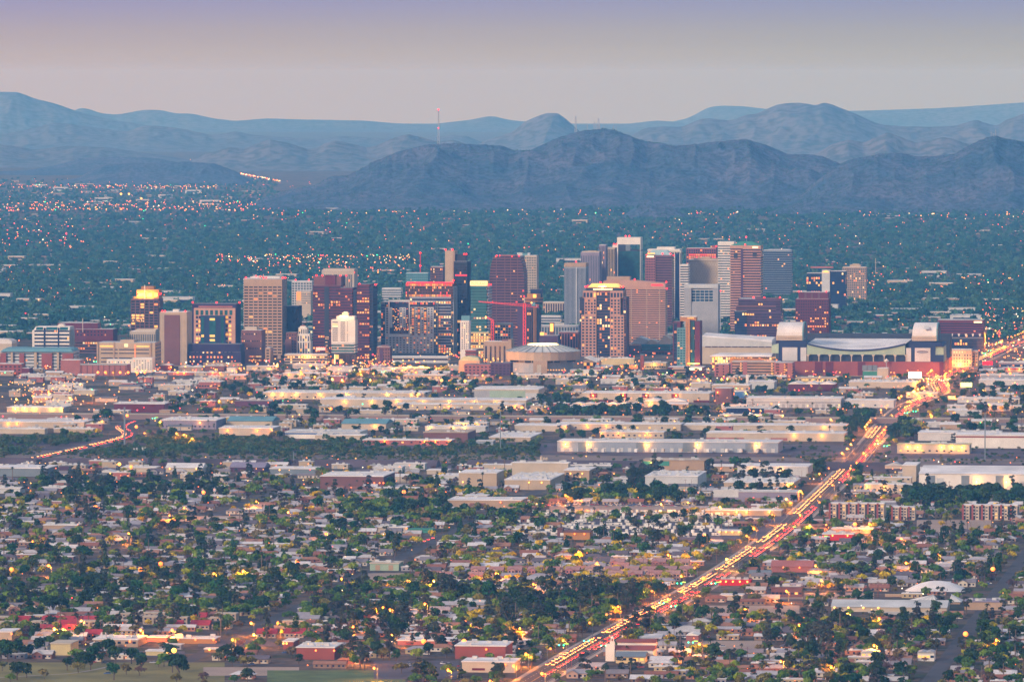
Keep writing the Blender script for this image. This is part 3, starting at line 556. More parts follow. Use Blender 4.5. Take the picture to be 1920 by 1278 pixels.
for x in (552,580,546.6,584): t.F('white').box(t.lx(x),t.lx(x)+1.4,.4,3,0,t.z(638 if x>550 else 644))
t.done()
t=Tower('office_building','teal and grey low building glimpsed between the art deco tower and the brown tower',576,590,672,20)
t.vol(576,None,612,st='band',fc='tealgrey',gc='glass_navy',bf=.4,lit=.04).done()
t=Tower('office_building','plain brown brick office with a pale rooftop box and rows of tiny lit windows',452,498,680,36)
t.vol(452,497,619,st='blank',fc='brown',roof='roofw',d0=0).punched(453,482,624,628,9,1,lit=.35,ww=.55,wh=.55).punched(453,492,637,641,12,1,lit=.35,ww=.5,wh=.6).punched(458,490,651,655,10,1,lit=.1,ww=.5,wh=.6).punched(466,490,666,670,12,1,lit=1,ww=.55,wh=.7).punched(466,490,673,677,14,1,lit=1,ww=.55,wh=.7)
t.box(458,480,612.5,619,'cream',6,24,'penthouse').done()
t=Tower('office_building','small brown annex between the brick office and the tan gridded tower',497,512,682,26)
t.vol(497,511,652,st='grid',fc='tan',gc='glass_brown',bw=5,pf=.5,bf=.5,lit=.03).done()
t=Tower('court_tower','dark navy court tower with a tan gridded front and a stepped dark podium',360,452,672,40)
t.vol(360,450,569.5,st='blank',fc='dkpurple',roof='roofd')
t.vol(364,442,577,645,st='blank',fc='pink',d0=-4,d1=2,roof=None)
for i in range(8): 
    a=367.5+i*9.1; t.G('glass_teal').box(t.lx(a),t.lx(a+5.4),-4.25,-3.8,t.z(590),t.z(581))
for k in range(7):
    yy=592.5+k*8; 
    for a,b in((368,372),(373.5,377),(424,428),(430,434.5)):
        l_=random.random()<.45
        (t.lit if l_ else t.G('glass_navy')).box(t.lx(a),t.lx(b),-4.3,-3.9,t.z(yy+4),t.z(yy)+.3)
t.vol(377,424,591,None,st='blank',fc='navy',d0=-8,d1=0,roof='roofd')
for a,b in((379,384),(394,406),(416,421)):
    t.G('glass_teal').box(t.lx(a),t.lx(b),-8.3,-7.8,t.z(660),t.z(594))
for yy in(596,627,635,643,652): t.lit.box(t.lx(395),t.lx(404.5),-8.6,-8.2,t.z(yy+3.8),t.z(yy),0)
t.lit.box(t.lx(379),t.lx(384),-8.6,-8.2,t.z(631),t.z(627),0)
t.box(372,436,573,576,'rose',-.3,1).beacons([(361,567.5),(406,567.5),(449,567.5)]).done()
t=Tower('court_building','low dark navy podium with scattered yellow windows around the court tower',334,460,686,34)
t.vol(352,450,645,st='blank',fc='dkpurple',roof='roofd',d0=4).vol(346,458,660,st='blank',fc='dkpurple',roof='roofd',d0=1).vol(334,352,663,st='blank',fc='purple',roof='roofd',d0=3).box(452,None,645,680,'navy',0,30)
t.punched(362,438,659,662,10,1,d0=1,lit=.55,ww=.35,wh=.9).punched(353,438,667,671,13,1,d0=1,lit=.75,ww=.4,wh=.8).punched(353,438,675,679,13,1,d0=1,lit=.6,ww=.4,wh=.8); t.box(382,462,679,686,'tan',-6,0); t.done()
t=Tower('court_building','tall tan slab with a wide windowless brown panel and finely ribbed sides',299,360,686,44)
t.vol(299,None,585,st='blank',fc='beige',roof='roofw')
for i in range(22):
    a=299.5+i*2.78
    if 307<a<337: continue
    t.F('cream').box(t.lx(a),t.lx(a)+.7,-.35,.0,3,t.z(587))
t.box(308,337,590,684,'brown',-1.0,.2,'blank_panel').box(322,333,580,585,'white',8,20,'roof_plant').beacons([(304,584),(309,584),(347,584)]).done()
t=Tower('office_tower','brown gridded office tower with a golden glowing crown and a white mast',245,306,656,42)
t.vol(245,None,560,st='grid',fc='brown',gc='glass_black',bw=6.4,pf=.2,bf=.3,lit=.10,cap=2.5,roof='roofd')
for i in range(170):
    a=246+random.random()*24; yy=589+abs(random.gauss(0,6)); 
    if yy<640: t.lit.box(t.lx(a),t.lx(a)+1.5,.15,.4,t.z(yy+1),t.z(yy),random.choice((0,2,0)))
t.F('orange').box(t.lx(254),t.lx(296),8,34,t.z(560),t.z(543)).box(t.lx(249),t.lx(301),5,36,t.z(560),t.z(556)).box(t.lx(262),t.lx(286),12,28,t.z(543),t.z(537))
for a,b in((255.5,269),(273,284),(287,294)): MB().box(t.lx(a),t.lx(b),7.3,7.9,t.z(557),t.z(549)).build('crown_light',M_GOLD,t.r)
local_light(t,262,557,3,2,14000,(1,.4,.05)); local_light(t,280,557,3,2,14000,(1,.4,.05))
MB().bar((t.lx(271),1,t.z(572)),(t.lx(271),1,t.z(534)),1.1).build('mast',M('white'),t.r); t.beacons([(258,552),(297,552),(301,551)]).done()
t=Tower('office_building','low white colonnaded block between the jail building and the golden-crowned tower',240,300,660,40)
t.vol(243,None,621,st='rib',fc='cream',gc='glass_grey',bw=2.6,pf=.45,cap=4,lit=.02).box(253,295,617,621,'cream',6,30,'penthouse').done()
t=Tower('jail_building','wide beige concrete block with slit windows and an orange lit stair strip',180,303,692,46)
t.vol(181,291,642,st='blank',fc='beige',roof='roofw')
for a,b in((188,213),(214,222),(222,258),(256,281)):
    for yy in (654,661,670,677):
        if (a+yy)%3==0 and a==214: continue
        t.G('glass_navy').box(t.lx(a+1),t.lx(b-1.5),-.25,.1,t.z(yy+1.8),t.z(yy))
for a,b in((187,212),(256,280)): t.lit.box(t.lx(a),t.lx(b),-.35,.1,t.z(650),t.z(647.5),0)
t.lit.box(t.lx(233),t.lx(240),-.4,.1,t.z(650),t.z(644),2)
for k in range(9): t.lit.box(t.lx(252),t.lx(254.6),-.7,-.1,t.z(670-k*3+1.6),t.z(670-k*3),1)
t.F('tan').box(t.lx(181),t.lx(184),-1.2,2,0,t.z(641)).box(t.lx(213),t.lx(215),-.8,1,0,t.z(641)).box(t.lx(281),t.lx(284),-1.2,2,0,t.z(642))
t.vol(291,None,641,st='band',fc='tan',gc='glass_navy',bf=.6,d0=4,fh=5,lit=0,roof=None); t.box(224,250,637,642,'beige',5,30,'penthouse').done()
t=Tower('hotel','small white stepped building with rows of tiny windows in front of the beige jail',198,291,698,22)
t.vol(198,248,674,st='blank',fc='white',d0=6).vol(247,291,671,st='blank',fc='white').punched(249,289,674,693,7,5,lit=.12,ww=.32,wh=.5).punched(200,246,676,682,8,1,d0=6,lit=.3,ww=.3,wh=.5).done()
t=Tower('brick_building','long maroon brick building with a flat roof behind the white green-glassed office',102,221,662,40)
t.vol(104,180,606,624,st='blank',fc='maroon',d0=14,roof='roofw').vol(139,220,617,638,st='blank',fc='maroon',d0=4).vol(186,220,617,None,st='blank',fc='maroon',d0=5,roof=None).vol(139,186,638,None,st='band',fc='brown',gc='glass_brown',lit=.3,bf=.4,d0=6,roof=None)
t.punched(141,200,619,624,9,1,d0=4,lit=.05,ww=.4,wh=.6).punched(141,200,625,630,9,1,d0=4,lit=.35,ww=.4,wh=.6); MB().bar((t.lx(155),0,t.z(622)),(t.lx(155),0,t.z(597)),1).build('mast',M('cream'),t.r); t.done()
t=Tower('office_building','white office with slanted green glass top floors and two dark vertical clefts',60,140,668,40)
t.vol(62,138,618,653,st='band',fc='white',gc='glass_navy',bf=.5,fh=5.2,lit=.08,cap=.5,roof=None,run=True); z1,z0=t.z(612),t.z(619)
t.F('white').hexa([(t.lx(62),0,z0),(t.lx(138),0,z0),(t.lx(138),40,z0),(t.lx(62),40,z0),(t.lx(66),3.5,z1),(t.lx(133),3.5,z1),(t.lx(133),36,z1),(t.lx(66),36,z1)])
for a,b in((67,80),(86,107),(112,127)): t.G('glass_teal').hexa([(t.lx(a),-.2,z0+.4),(t.lx(b),-.2,z0+.4),(t.lx(b),.6,z0+.4),(t.lx(a),.6,z0+.4),(t.lx(a),3.1,z1-.6),(t.lx(b),3.1,z1-.6),(t.lx(b),3.8,z1-.6),(t.lx(a),3.8,z1-.6)])
t.G('glass_navy').box(t.lx(81.5),t.lx(85),-.4,1,t.z(653),t.z(614)).box(t.lx(108),t.lx(111),-.4,1,t.z(653),t.z(614)); t.box(60,64,619,653,'white',-.3,40).box(134,139,619,653,'white',-.3,40).vol(62,138,653,None,st='blank',fc='tan',roof=None)
MB().prism([(t.lx(105),z1),(t.lx(121),z1),(t.lx(118),z1+3.6),(t.lx(110),z1+3.6)],3,14).build('roof_gable',M('white'),t.r); t.done()
t=Tower('jail_building','low building with maroon blocks and grey louvred bays under a sloping teal roof',0,150,692,46)
t.vol(0,148,658,st='band',fc='pale',gc='glass_grey',bf=.6,lit=.02,roof=None,d0=2)
for a,b in((0,11),(36,45),(78,98),(117,148)): t.F('brick').box(t.lx(a),t.lx(b),-.6,3,0,t.z(662))
for a,b in((20,24),(64,69),(107,111)): t.F('beige').box(t.lx(a),t.lx(b),-1,3,0,t.z(660))
MB().hexa([(0,-1,t.z(659)),(t.w,-1,t.z(659)),(t.w,46,t.z(656)),(0,46,t.z(656)),(4,4,t.z(654)),(t.w-4,4,t.z(654)),(t.w-4,42,t.z(652)),(4,42,t.z(652))]).build('teal_roof',M('tealgrey'),t.r); t.done()
t=Tower('arena_hall','white low domed hall at the end of the maroon and grey jail',-30,32,668,40)
t.vol(-30,31,644,st='blank',fc='cream'); MB().prism([(t.lx(-30),t.z(644)),(t.lx(31),t.z(644)),(t.lx(26),t.z(639)),(t.lx(15),t.z(636)),(t.lx(-30),t.z(635))],1,38).build('dome_roof',M('roofw'),t.r); t.done()
t=Tower('brick_building','long rose brick wall building behind the row of orange street lamps',113,246,704,30)
t.vol(113,150,675,st='blank',fc='rose').vol(150,246,683,st='blank',fc='rose',d0=1)
for i in range(9): t.F('brown').box(t.lx(152+i*10.4),t.lx(153+i*10.4),.4,1.1,0,t.z(684))
t.box(150,246,681,684,'grey',.2,1.2,'pipe_rack').done()
t=Tower('brick_building','small red brick hall with a white portico roof near the photo edge',-10,62,704,26)
t.vol(-10,40,682,st='grid',fc='brick',gc='glass_brown',bw=6,pf=.5,bf=.5,lit=.3).vol(38,62,690,st='blank',fc='maroon').done()
# ---- east side ----
t=Tower('hotel','huge pinkish hotel slab with fine striped windows and a blurred red rooftop sign',1131,1252,648,34)
t.vol(1131,1183,540,st='band',fc='pink',gc='glass_brown',bf=.55,fh=3.1,lit=.03,cap=2,roof=None,litm=(1,3)).vol(1183,None,540,st='band',fc='pink',gc='glass_brown',bf=.55,fh=3.1,lit=.05,roof=None,cap=2,d0=-.5,litm=(1,3))
t.F('pink').prism([(t.lx(1131),t.z(540)),(t.w,t.z(540)),(t.w,t.z(531)),(t.lx(1220),t.z(528.5)),(t.lx(1185),t.z(525)),(t.lx(1140),t.z(524)),(t.lx(1131),t.z(527))],-.8,34)
for x in (1155,1183,1212,1236): t.F('beige').box(t.lx(x),t.lx(x+1.2),-.8,.3,0,t.z(541))
t.box(1137,1180,518.5,525,'tan',4,26,'penthouse'); t.glow(1221,1243,532.3,535.5,M_RED,-1.2); t.beacons([(1126,530),(1190,524),(1249,529),(1250,541)]).done()
t=Tower('office_tower','broad tower of pink stone grids and black glass centre under a golden lit pagoda crown',1086,1180,668,44)
t.vol(1086,1100,557,st='band',fc='dark',gc='glass_navy',bf=.12,lit=.1,d0=3,roof='roofd').vol(1118,1144,545,st='band',fc='brown',gc='glass_navy',bf=.12,lit=.16,d0=2,roof=None)
t.vol(1093,1118,545,558,st='grid',fc='pink',gc='glass_navy',bw=4.6,pf=.3,bf=.1,fh=8,lit=.05).vol(1096,1118,558,590,st='grid',fc='pink',gc='glass_navy',bw=4.6,pf=.4,bf=.35,fh=4.3,lit=.1,roof=None).vol(1090,1118,590,None,st='grid',fc='pink',gc='glass_navy',bw=4.6,pf=.42,bf=.42,fh=4.3,lit=.1,roof=None)
t.vol(1144,1168,545,558,st='grid',fc='pink',gc='glass_navy',bw=4.6,pf=.3,bf=.1,fh=8,lit=.05).vol(1144,1163,558,590,st='grid',fc='pink',gc='glass_navy',bw=4.6,pf=.4,bf=.35,fh=4.3,lit=.1,roof=None).vol(1144,1170,590,None,st='grid',fc='pink',gc='glass_navy',bw=4.6,pf=.42,bf=.42,fh=4.3,lit=.1,roof=None).vol(1168,None,557,st='grid',fc='brown',gc='glass_navy',bf=.2,bw=4,pf=.2,lit=.12,d0=2,roof='roofd')
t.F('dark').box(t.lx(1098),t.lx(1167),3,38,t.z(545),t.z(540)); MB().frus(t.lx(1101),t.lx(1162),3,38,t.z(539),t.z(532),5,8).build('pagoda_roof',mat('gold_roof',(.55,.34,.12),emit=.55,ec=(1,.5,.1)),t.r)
for i in range(18): t.F('orange').box(t.lx(1105+i*3),t.lx(1105+i*3)+.5,1.2,3.2,t.z(539),t.z(538)+.3)
t.glow(1112,1148,541,543,M_WHITEGLOW,1.8,'crown_light'); t.glow(1121,1137,536.2,537.6,M_WHITEGLOW,3.2,'crown_light'); local_light(t,1130,541,5,0,9000,(1,.5,.1)); t.beacons([(1098,538),(1102,537),(1163,538),(1168,538)]).done()
t=Tower('apartment_tower','condominium tower in maroon and teal with a single ochre stripe',1262,1317,694,34)
t.vol(1262,1276,603,None,st='blank',fc='maroon',roof='roofd').vol(1270,1286,614,None,st='grid',fc='tealgrey',gc='glass_teal',bw=3.4,pf=.3,bf=.45,fh=3.3,lit=.08,d0=-2,d1=20,roof=None).vol(1263,1270,605,None,st='band',fc='dark',gc='glass_navy',bf=.2,lit=.08,d0=-.6,d1=20,roof=None).vol(1294,1303,600,None,st='band',fc='dark',gc='glass_teal',bf=.2,fh=3.3,lit=.12,d0=-1,d1=20,roof=None).vol(1303,None,602,None,st='blank',fc='maroon',roof='roofd').box(1286,1294,598,694,'orange',-2.6,20,'ochre_stripe')
for k in range(24): t.G('glass_navy').box(t.lx(1288.2),t.lx(1289.5),-2.8,-2.4,t.z(605+k*3.3+1.6),t.z(605+k*3.3))
t.box(1275,1305,594,602,'orange',2,20,'penthouse').box(1278,1306,592.5,594,'white',0,22,'penthouse').glow(1289,1301,595.5,597,M_LIT[0],1.6,'lit_window'); t.glow(1289,1315,680,682,M_GOLD,-3,'awning_light'); local_light(t,1303,682,0,-6,7000,(1,.5,.15)); t.done()
t=Tower('parking_garage','low dark garage base with a bright white lit sign under the condominium tower',1252,1325,702,34)
t.vol(1252,1322,688,st='band',fc='maroon',gc='glass_brown',bf=.5,fh=3.5,lit=.1).vol(1262,1293,689,st='band',fc='tan',gc='glass_black',bf=.5,fh=3.5,lit=.1,d0=-3,d1=0); t.glow(1293,1316,689,693.5,M_WHITEGLOW,-.6); t.done()
t=Tower('office_block','wide dark purple office block with stepped top and a few lit floors',1377,1470,648,44)
t.vol(1384,1463,560,None,st='band',fc='purple',gc='glass_purple',bf=.3,lit=.06,run=True,litm=(0,1,3),roof='roofd').vol(1377,1401,583,None,st='band',fc='dark',gc='glass_navy',bf=.12,lit=.05,d0=-2,run=True,roof='roofd').vol(1380,1455,572,None,st='band',fc='brown',gc='glass_purple',bf=.3,lit=.06,d0=-.6,run=True,roof=None).vol(1401,None,584,None,st='band',fc='purple',gc='glass_purple',bf=.3,lit=.10,d0=-1.2,run=True,roof=None)
t.F('brown').box(t.lx(1416),t.lx(1464),.4,6,t.z(564),t.z(558)); t.beacons([(1413,558),(1433,558),(1462,558)]).done()
t=Tower('office_tower','deep red tower with chamfered shoulders and bands of orange lit windows',1492,1558,652,44)
t.vol(1497,1552,548,565,st='blank',fc='maroon',roof='roofd',d0=4,d1=38).vol(1492,None,560,None,st='grid',fc='maroon',gc='glass_purple',bw=3.3,pf=.3,bf=.42,lit=.09,litm=(0,1,3),roof='roofd').vol(1496,1550,590,620,st='grid',fc='maroon',gc='glass_purple',bw=3.3,pf=.3,bf=.42,lit=.40,litm=(0,0,1),roof=None,d0=-.4,d1=2,cap=.2).beacons([(1498,547),(1549,547)])
for x in (1508,1520,1533): t.F('brown').hexa([(t.lx(x),2.8,t.z(563)),(t.lx(x+4),3.9,t.z(563)),(t.lx(x+4),4.2,t.z(563)),(t.lx(x),4.2,t.z(563)),(t.lx(x),2.8,t.z(549)),(t.lx(x+4),3.9,t.z(549)),(t.lx(x+4),4.2,t.z(549)),(t.lx(x),4.2,t.z(549))])
t.done()
t=Tower('office_block','long dark maroon office with a lit roof sign and white struts behind the ballpark',1758,1848,664,50)
t.vol(1758,1846,600,624,st='band',fc='maroon',gc='glass_navy',bf=.55,lit=.02,roof='roofd',cap=4).vol(1760,1844,633,None,st='band',fc='dark',gc='glass_navy',bf=.2,lit=.10,run=True,roof='roofw',d0=-2).vol(1762,1843,624,633,st='band',fc='purple',gc='glass_navy',bf=.3,lit=.1,d0=3,roof=None).vol(1846,1856,622,None,st='band',fc='maroon',gc='glass_purple',bf=.4,d0=6,lit=.05,roof=None)
t.glow(1826,1841,602,604.5,M_WHITEGLOW,-.5)
for i in range(6): a=t.lx(1770+i*13); t.F('white').prism([(a,t.z(625)),(a+3.4,t.z(625)),(a+2.3,t.z(630)),(a+1.1,t.z(630))],-2.5,-2.1)
t.done()
# ---- convention centre ----
t=Tower('convention_centre','long pale curved-roof convention hall running up to the ballpark',1317,1456,682,70)
w=t.w; F=t.F('pale'); t.vol(1317,None,650,None,st='blank',fc='cream',roof=None)
t.F('pale').prism([(0,t.z(650)),(w,t.z(650)),(w,t.z(641)),(w*.6,t.z(635)),(0,t.z(631))],-.5,60)
MB().hexa([(0,-.8,t.z(631)),(w,-.8,t.z(641)),(w,60,t.z(641)),(0,60,t.z(631)),(0,2,t.z(628.5)),(w,2,t.z(637)),(w,60,t.z(634)),(0,60,t.z(626))]).build('white_roof',M('roofw'),t.r)
for i in range(10): t.G('glass_purple').box(4+i*w/10.4,4+(i+.86)*w/10.4,-.8,.1,t.z(650.5),t.z(649))
t.done()
t=Tower('convention_centre','glass-fronted lobby with red and orange light beside the pink hotel',1180,1264,664,50)
t.vol(1202,1262,645,None,st='band',fc='teal',gc='glass_teal',bf=.15,lit=.05,roof=None).vol(1202,1262,657,None,st='rib',fc='brown',gc='glass_brown',bw=4,pf=.1,lit=.8,litm=(4,1,1),d0=-.5,roof=None)
for a,b,yt_ in((1180,1216,631),(1206,1237,636),(1230,1262,628)): t.F('pale' if a<1200 else 'cream').prism([(t.lx(a),t.z(645)),(t.lx(b),t.z(645)),(t.lx(b)-1,t.z(yt_+6)),(t.lx((a+b)/2),t.z(yt_))],2,40)
t.box(1180,1203,647,664,'brown',-6,10).done()
t=Tower('concert_hall','glowing white-roofed hall with orange lit front behind the parking garages',1330,1452,696,40)
t.vol(1335,1452,666,None,st='band',fc='cream',gc='glass_brown',bf=.3,lit=.75,litm=(0,2,0),roof=None).box(1368,1430,671,678,'orange',-.6,3); MB().hexa([(t.lx(1330),-3,t.z(668)),(t.lx(1452),-3,t.z(668)),(t.lx(1450),40,t.z(666)),(t.lx(1338),40,t.z(666)),(t.lx(1336),0,t.z(665)),(t.lx(1448),0,t.z(665)),(t.lx(1446),36,t.z(663)),(t.lx(1345),36,t.z(663))]).build('white_roof',M('roofw'),t.r); local_light(t,1350,675,0,-8,7000,(1,.45,.09)); t.done()
for nm,lb,a,b,yt_,yb_,fc in(('parking_garage','brick and beige parking garage with open decks and yellow stair lights',1370,1466,678,706,'tan'),('parking_garage','small rose brick parking garage next to the glowing white-roofed hall',1340,1372,683,706,'rose'),('parking_garage','four-deck brick garage corner standing just before the ballpark wall',1452,1491,680,708,'brick')):
    t=Tower(nm,lb,a,b,yb_,34); t.vol(a,None,yt_,st='band',fc=fc,gc='glass_brown',bf=.48,fh=3.6,lit=.03,roof='roofg',cap=1)
    for x in (a,a+(b-a)*.24,b-14): t.F('rose').box(t.lx(x),t.lx(x+ (8 if x!=a else 3)),-.5,1,0,t.z(yt_))
    for k in range(5):
        for x in (a+18,b-20 if b-a>50 else b-8): t.lit.box(t.lx(x),t.lx(x+2.5),-.3,.4,t.z(yt_+4+k*4.6),t.z(yt_+2.6+k*4.6),0)
    t.done()
# ---- arena ----
t=Tower('arena','round sports arena with a pale faceted roof and a bright lit ring on top',938,1100,700,120,reg=True)
w=t.w; cxx=w/2; 
def ring(rx,ry,n=28,cy0=58): return [(cxx+rx*math.cos(2*math.pi*(i+.5)/n),cy0+ry*math.sin(2*math.pi*(i+.5)/n)) for i in range(n)]
def shell(r0,z0,r1,z1,name,m,n=28,top=False):
    a=ring(*r0,n);b=ring(*r1,n); mb=MB(); 
    for i in range(n): j=(i+1)%n; mb.poly([(*a[i],z0),(*a[j],z0),(*b[j],z1),(*b[i],z1)])
    if top: mb.poly([(x,y,z1) for x,y in b])
    return mb.build(name,m,t.r)
shell((w*.40,50),0,(w*.40,50),t.z(676),'lower_wall',M('grey')); shell((w*.485,57),t.z(676),(w*.495,58),t.z(660),'upper_wall',M('beige'))
shell((w*.40,50),t.z(676),(w*.485,57),t.z(676),'soffit',M('tan')); shell((w*.50,59),t.z(660),(w*.21,28),t.z(649),'dome_roof',M('roofg')); shell((w*.21,28),t.z(649),(w*.19,25),t.z(646.5),'crown_light',M_WHITEGLOW,top=True)
a=ring(w*.502,59.3);b=ring(w*.212,28.5)
for i in range(28): MB().bar((*a[i],t.z(660)+.4),(*b[i],t.z(649)+.4),.6).build('roof_rib',M('slate'),t.r)
for i in range(15,27):
    x,y=a[i]; 
    if i%3!=0: t.G('glass_navy').box(x*.86+w*.07-4,x*.86+w*.07+4,y*1.0+7,y+9.2,t.z(680),t.z(675))
t.box(1000,1026,676,700,'tan',-1,8,'entrance_block').box(1007,1015,683,699,'cream',-1.4,2,'entrance_window'); 
for i in range(8): t.lit.box(t.lx(1021+i*5.2),t.lx(1023+i*5.2),2,3,t.z(694.2),t.z(692),0)
local_light(t,1016,646,6,50,20000,(1,.8,.45)); t.done()
t=Tower('plaza_canopy','white tent canopy on masts glowing orange inside beside the arena',1089,1130,692,24,reg=True)
t.vol(1094,1124,676,None,st='rib',fc='tan',gc='glass_brown',bw=4,pf=.2,lit=.8,litm=(0,1),roof=None); MB().hexa([(t.lx(1096),-4,t.z(670)),(t.lx(1120),-6,t.z(679)),(t.lx(1128),20,t.z(676)),(t.lx(1104),20,t.z(668)),(t.lx(1096),-4,t.z(669)),(t.lx(1120),-6,t.z(678)),(t.lx(1128),20,t.z(675)),(t.lx(1104),20,t.z(667))]).build('tent_roof',M('white'),t.r)
for x in(1119,1122): MB().bar((t.lx(x),0,0),(t.lx(x),0,t.z(665)),.5).build('mast',M('white'),t.r)
t.done()
t=Tower('office_building','purple brick warehouse-style offices in front of the arena',870,962,704,30)
t.vol(920,961,680,None,st='grid',fc='purple',gc='glass_purple',bw=5,pf=.4,bf=.45,lit=.03,roof='roofd').vol(870,922,683,None,st='grid',fc='rose',gc='glass_purple',bw=5,pf=.5,bf=.5,lit=.03,roof='roofd',d0=2).done()
t=Tower('museum_building','low grey vaulted roof hall between the lit street and the arena',856,905,697,30)
t.vol(860,905,676,None,st='blank',fc='tan'); t.F('sage').prism([(t.lx(860),t.z(676)),(t.lx(905),t.z(676)),(t.lx(896),t.z(670)),(t.lx(880),t.z(667)),(t.lx(868),t.z(669))],0,28); t.done()
t=Tower('office_building','tan brick public building with a long flat roof left of the arena roof',907,964,680,30)
t.vol(907,963,640,None,st='rib',fc='tan',gc='glass_brown',bw=6,pf=.6,lit=.02,cap=6).box(953,963,636,680,'tan',-.5,30).box(940,956,636,641,'brown',6,22,'penthouse').done()
t=Tower('office_building','square purple building behind the arena roof with a lit yellow rooftop box',1011,1051,668,30)
t.vol(1011,None,629,None,st='blank',fc='purple',roof='roofg'); t.glow(1012,1019,623,629,M_GOLD,3,'lit_panel',8); t.glow(1029,1035,607,622,M_GOLD,16,'lit_panel',17); t.box(1028,1036,605,629,'brown',17,22); t.done()
for lb,a,b,yt_,yb_,fc,gc in(('low office with grey fins and yellow rooftop lamps behind the arena',1010,1088,610,640,'grey','glass_grey'),('rose striped low office between the arena and the pink stone tower',1048,1088,622,662,'rose','glass_purple'),('white and grey low office behind the striped rose one',1011,1055,592,618,'pale','glass_navy'),('pale low block with blue bands beside the slate grey slab',1062,1088,568,604,'pale','glass_navy'),('white ribbed low building east of the gold drum tower',1018,1062,566,596,'cream','glass_purple'),('red brick hall glowing at a street corner left of the arena',872,897,656,684,'brick','glass_brown'),('white low block with fins and rail tracks below the brown tower',716,756,540,570,'pale','glass_grey')):
    t=Tower('office_building',lb,a,b,yb_,26); t.vol(a,None,yt_,st='rib' if fc in('rose','cream','grey') else 'band',fc=fc,gc=gc,bw=4,pf=.4,bf=.5,lit=.08).done()
# ---- ballpark ----
t=Tower('ballpark','vast ballpark with green trim, open curved roof and two white arched end pieces',1452,1790,704,190)
Z=t.z; X_=t.lx
t.F('brick').box(X_(1470),t.w,0,186,0,Z(677)); 
for x in (1470,1528,1548,1608,1760): t.F('maroon').box(X_(x),X_(x+14),-.7,1,0,Z(677.5))
t.box(1460,1790,703.2,704,'tan',-1.2,0)
t.F('dark').box(X_(1512),X_(1700),6,150,Z(677),Z(658)); t.F('dark').box(X_(1451),X_(1790),150,184,Z(677),Z(633))
# green fascia with the sagging roof edge
pts=[(X_(1513),Z(664))]+[(X_(1513+(1696-1513)*k/12),Z(664)) for k in (12,)]; top=[(X_(1513+(1696-1513)*k/16),Z(643.5+12*(1-((k-8)/8)**2)))for k in range(16,-1,-1)]
t.F('sage').prism(pts+top,1,5)
edge=MB()
for k in range(16):
    a=(X_(1513+183*k/16),Z(643.5+12*(1-((k-8)/8)**2))); b=(X_(1513+183*(k+1)/16),Z(643.5+12*(1-((k+1-8)/8)**2)))
    edge.hexa([(a[0],-.2,a[1]-1.4),(b[0],-.2,b[1]-1.4),(b[0],1.2,b[1]-1.4),(a[0],1.2,a[1]-1.4),(a[0],-.2,a[1]+.6),(b[0],-.2,b[1]+.6),(b[0],1.2,b[1]+.6),(a[0],1.2,a[1]+.6)])
edge.build('roof_trim',M('navy'),t.r)
rf=MB()
for k in range(16):
    q=lambda k:(X_(1513+183*k/16),Z(643.5+12*(1-((k-8)/8)**2))-.3)
    a,b=q(k),q(k+1); rf.poly([(a[0],0.5,a[1]),(b[0],0.5,b[1]),(b[0],148,Z(641)),(a[0],148,Z(641))])
rf.build('white_roof',M('roofw'),t.r)
for k in range(10): x=X_(1515+k*20.3); MB().prism([(x-.5,Z(677)),(x+.5,Z(677)),(x+.5,Z(668)),(x+2.2,Z(664)),(x-2.2,Z(664)),(x-.5,Z(668))],-.2,.9).build('column',M('cream'),t.r)
for a,b,p0,p1,x0,x1 in((1460,1512,1467,1495,1455,1517),(1703,1752,1714,1743,1708,1767)):
    t.F('navy').box(X_(a),X_(b),2,60,Z(677),Z(640)); t.F('pale').box(X_(p0),X_(p1),.8,2.6,Z(676.5),Z(651)); t.F('pale').box(X_(p1+6) if a<1500 else X_(1698),X_(b) if a<1500 else X_(1707),.8,2.6,Z(676.5),Z(651))
    # arch: vault running east-west, open end to the east
    n=14; xa,xb=X_(x0),X_(x1-13); ys=[6+62*(1-math.cos(math.pi*k/n))/2 for k in range(n+1)]; zs=[Z(638)+ (Z(605)-Z(638))*math.sin(math.pi*min(1,k/n))**.55 for k in range(n+1)]
    v=MB()
    for k in range(n): v.poly([(xa+2.2*math.sin(math.pi*k/n),ys[k],zs[k]),(xb,ys[k],zs[k]),(xb,ys[k+1],zs[k+1]),(xa+2.2*math.sin(math.pi*(k+1)/n),ys[k+1],zs[k+1])])
    v.build('arched_roof',M('roofw'),t.r); MB().box(xa,xb,4,8,Z(637.9),Z(629)).build('arch_base',M('cream'),t.r)
    g=MB(); 
    for k in range(n): g.poly([(xb,ys[k],Z(638)),(xb,ys[k],zs[k]),(xb,ys[k+1],zs[k+1]),(xb,ys[k+1],Z(638))])
    g.build('arch_end_glass',M('glass_navy'),t.r)
    gr_=MB(); gl_=MB()
    for k in range(n):
        gr_.bar((xb+.5,ys[k],zs[k]),(xb+.5,ys[k+1],zs[k+1]),1.6)
    gr_.build('arch_rim',M('tealgrey'),t.r)
    for k in range(2,n-1,2): gl_.bar((xb+.4,ys[k],Z(638)),(xb+.4,ys[min(n,k+1)],zs[min(n,k+1)]),.35)
    gl_.build('arch_bracing',M('grey'),t.r,kind='stuff')
    for k in (1,2): MB().box(xa+1,xb-1,5.0-k,5.6-k,Z(637.9-k*2.5),Z(637.4-k*2.5)).build('gutter',M('tan'),t.r)
t.F('sage').hexa([(X_(1446),10,Z(662)),(X_(1460),1,Z(662)),(X_(1460),60,Z(662)),(X_(1446),60,Z(662)),(X_(1446),10,Z(648)),(X_(1460),1,Z(645)),(X_(1460),60,Z(645)),(X_(1446),60,Z(648))])
